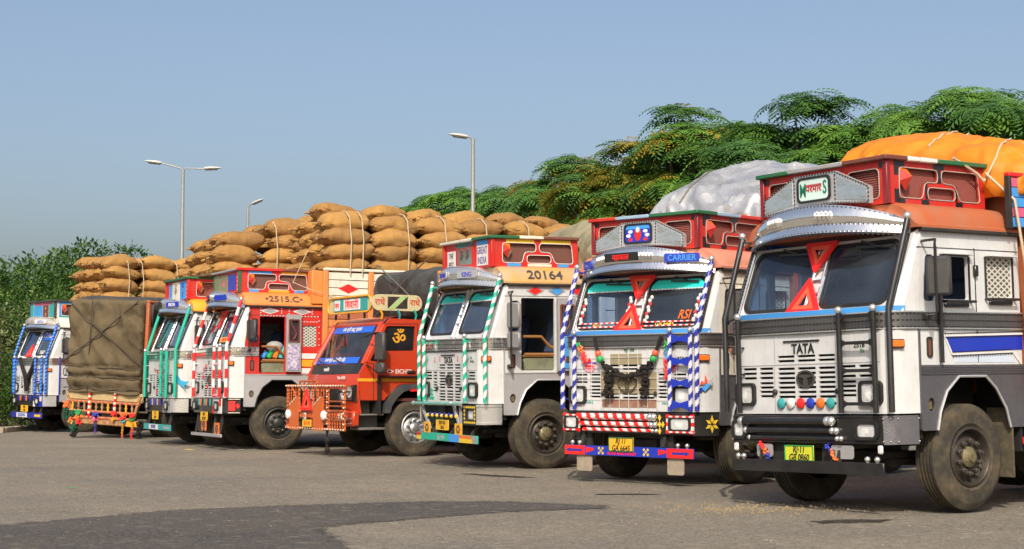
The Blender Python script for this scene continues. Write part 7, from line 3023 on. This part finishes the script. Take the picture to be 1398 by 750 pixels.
# broad-leaved bushes and trees at the left
LB1 = leaf_mat('bush_leaf_green', (.065, .15, .026), (.14, .23, .04), .3)
LB2 = leaf_mat('bush_leaf_dark', (.026, .068, .018), (.048, .10, .024), .2)
LB3 = leaf_mat('bush_leaf_pale', (.15, .19, .07), (.26, .29, .13), .3)
LEAFV = np.array([(0, 0, 0), (.5, .22, .05), (1, 0, -.06), (.5, -.22, .05)])
LEAFF = np.array([(0, 1, 2, 3)])


def bush(x, y, h, r, seed, label, n=2600, ls=.17, mix=(.6, .3, .1), name='tree', cat='tree', group=None, trunk_h=.4, blobs=9, wide=1.0):
    rs = random.Random(seed)
    root = empty(name)
    root.location = (x, y, .1)
    tag(root, label, cat, group)
    tm = MB()
    cs = []
    for i in range(blobs):
        a = rs.uniform(0, 6.28)
        q = math.sqrt(rs.random()) * r * .75
        zz = h * (trunk_h + (1 - trunk_h) * rs.uniform(.08, .86) * (1 - .35 * (q / r)))
        cs.append((Vector((q * math.cos(a) * wide, q * math.sin(a), zz)), rs.uniform(.40, .60) * r))
    cs.append((Vector((0, 0, h - .36 * r)), .42 * r))
    tm.tube([(0, 0, -.05), (rs.uniform(-.1, .1), 0, h * trunk_h * .6), (0, 0, h * max(trunk_h, .3))], lambda t: .13 - .05 * t, 8)
    for c_, br in cs:
        tm.tube([(0, 0, h * trunk_h * .6), (c_ * .5 + Vector((0, 0, h * trunk_h * .4))), c_], lambda t: .05 * (1 - t) + .012, 5)
    tm.build('trunk', BARK, root)
    mats4, idx = [], []
    for i in range(n):
        c_, br = cs[rs.randrange(len(cs))]
        d = Vector((rs.gauss(0, 1), rs.gauss(0, 1), rs.gauss(0, 1))).normalized()
        q = br * (rs.uniform(.62, 1.04) if rs.random() < .85 else rs.uniform(.9, 1.25))
        p = c_ + Vector((d.x * q, d.y * q, d.z * q * .85))
        if p.z < .05:
            continue
        dd = (d + Vector((rs.uniform(-.8, .8), rs.uniform(-.8, .8), rs.uniform(-.7, .6)))).normalized()
        M = basis(dd, Vector((rs.uniform(-.5, .5), rs.uniform(-.5, .5), 1)), ls * rs.uniform(.7, 1.35)).to_4x4()
        M.translation = p
        mats4.append([list(rw) for rw in M])
        v = rs.random()
        idx.append(0 if v < mix[0] else 1 if v < mix[0] + mix[1] else 2)
    scatter('crown', LEAFV, LEAFF, mats4, idx, root, [LB1, LB2, LB3])
    return root


for i, (u, v, Y, r, lab) in enumerate((
    (-15, 372, 60, 2.2, 'bushy broad-leaved tree at the far left edge behind the hedge'),
    (22, 358, 64, 2.3, 'rounded broad-leaved tree behind the far left truck'),
    (55, 354, 68, 2.4, 'bushy tree directly above the far left cab roof'),
    (88, 345, 72, 2.3, 'taller bushy tree touching the left end of the sacks'),
    (118, 332, 76, 2.3, 'tallest tree poking up behind the far left stack of sacks'),
    (150, 338, 84, 2.2, 'tree top showing over the far left sacks, left of the double lamp'),
    (180, 340, 84, 2.0, 'last tree top left of the double-armed lamp'))):
    bush(px(u, Y), Y, hz(v, Y) + .15, r * 1.15, 70 + i, lab, 8500, .235, (.60, .40, .0), group='bushy trees at the far left', trunk_h=.25, blobs=17)
for i, (u, v, Y, r, n, ls, mix, lab) in enumerate((
    (-6, 395, 49, 1.7, 3600, .16, (.58, .36, .06), 'tall dense green shrub at the left picture edge above the kerb'),
    (40, 402, 51, 1.8, 3600, .17, (.60, .34, .06), 'dense green shrub right behind the far left cab'),
    (80, 398, 54, 1.8, 3000, .19, (.6, .34, .06), 'shrub between the far left cab and the tree tops'),
    (8, 478, 44.0, 1.15, 3000, .10, (.66, .32, .02), 'low clipped shrub above the kerb beside the far left truck'),
    (28, 505, 43.4, .75, 2200, .09, (.66, .32, .02), 'small rounded shrub touching the far left bumper'),
    (-22, 490, 43.6, 1.1, 2600, .10, (.62, .36, .02), 'clipped shrub cut by the left picture edge'))):
    bush(px(u, Y), Y, hz(v, Y), r, 90 + i, lab, int(n * 1.5), ls * .8, mix, 'shrub', 'shrub', 'shrubs in the kerbed bed', .12, 14)
bush(px(2, 45), 45, hz(418, 45), .95, 120, 'pale long-leaved plant above the clipped hedge at the left edge', 1300, .17, (.15, .2, .65), 'plant', 'plant', None, .5, 8)
# wood on the far side of the yard, seen only mirrored in chrome and glass
rs = random.Random(5)
mats4, idx = [], []
for i in range(5200):
    xx = rs.uniform(-75, 45)
    tp = 7.5 + 2.5 * noise.noise(Vector((xx * .11, 3, 0))) + 1.5 * noise.noise(Vector((xx * .35, 1, 0)))
    M = basis(Vector((rs.gauss(0, 1), rs.gauss(0, 1), rs.gauss(0, .6))), Vector((rs.uniform(-.5, .5), rs.uniform(-.5, .5), 1)), rs.uniform(.7, 1.5)).to_4x4()
    M.translation = Vector((xx, -38 + rs.uniform(-2.5, 2.5), tp * rs.random() ** .8))
    mats4.append([list(rw) for rw in M])
    idx.append(rs.randrange(2))
tag(scatter('wood', LEAFV, LEAFF, mats4, idx, None, [LB1, LB2]), 'distant belt of trees across the yard behind the viewer', None, None, 'stuff')
for o in T.values():
    if '_dz' in o.keys():
        del o['_dz']
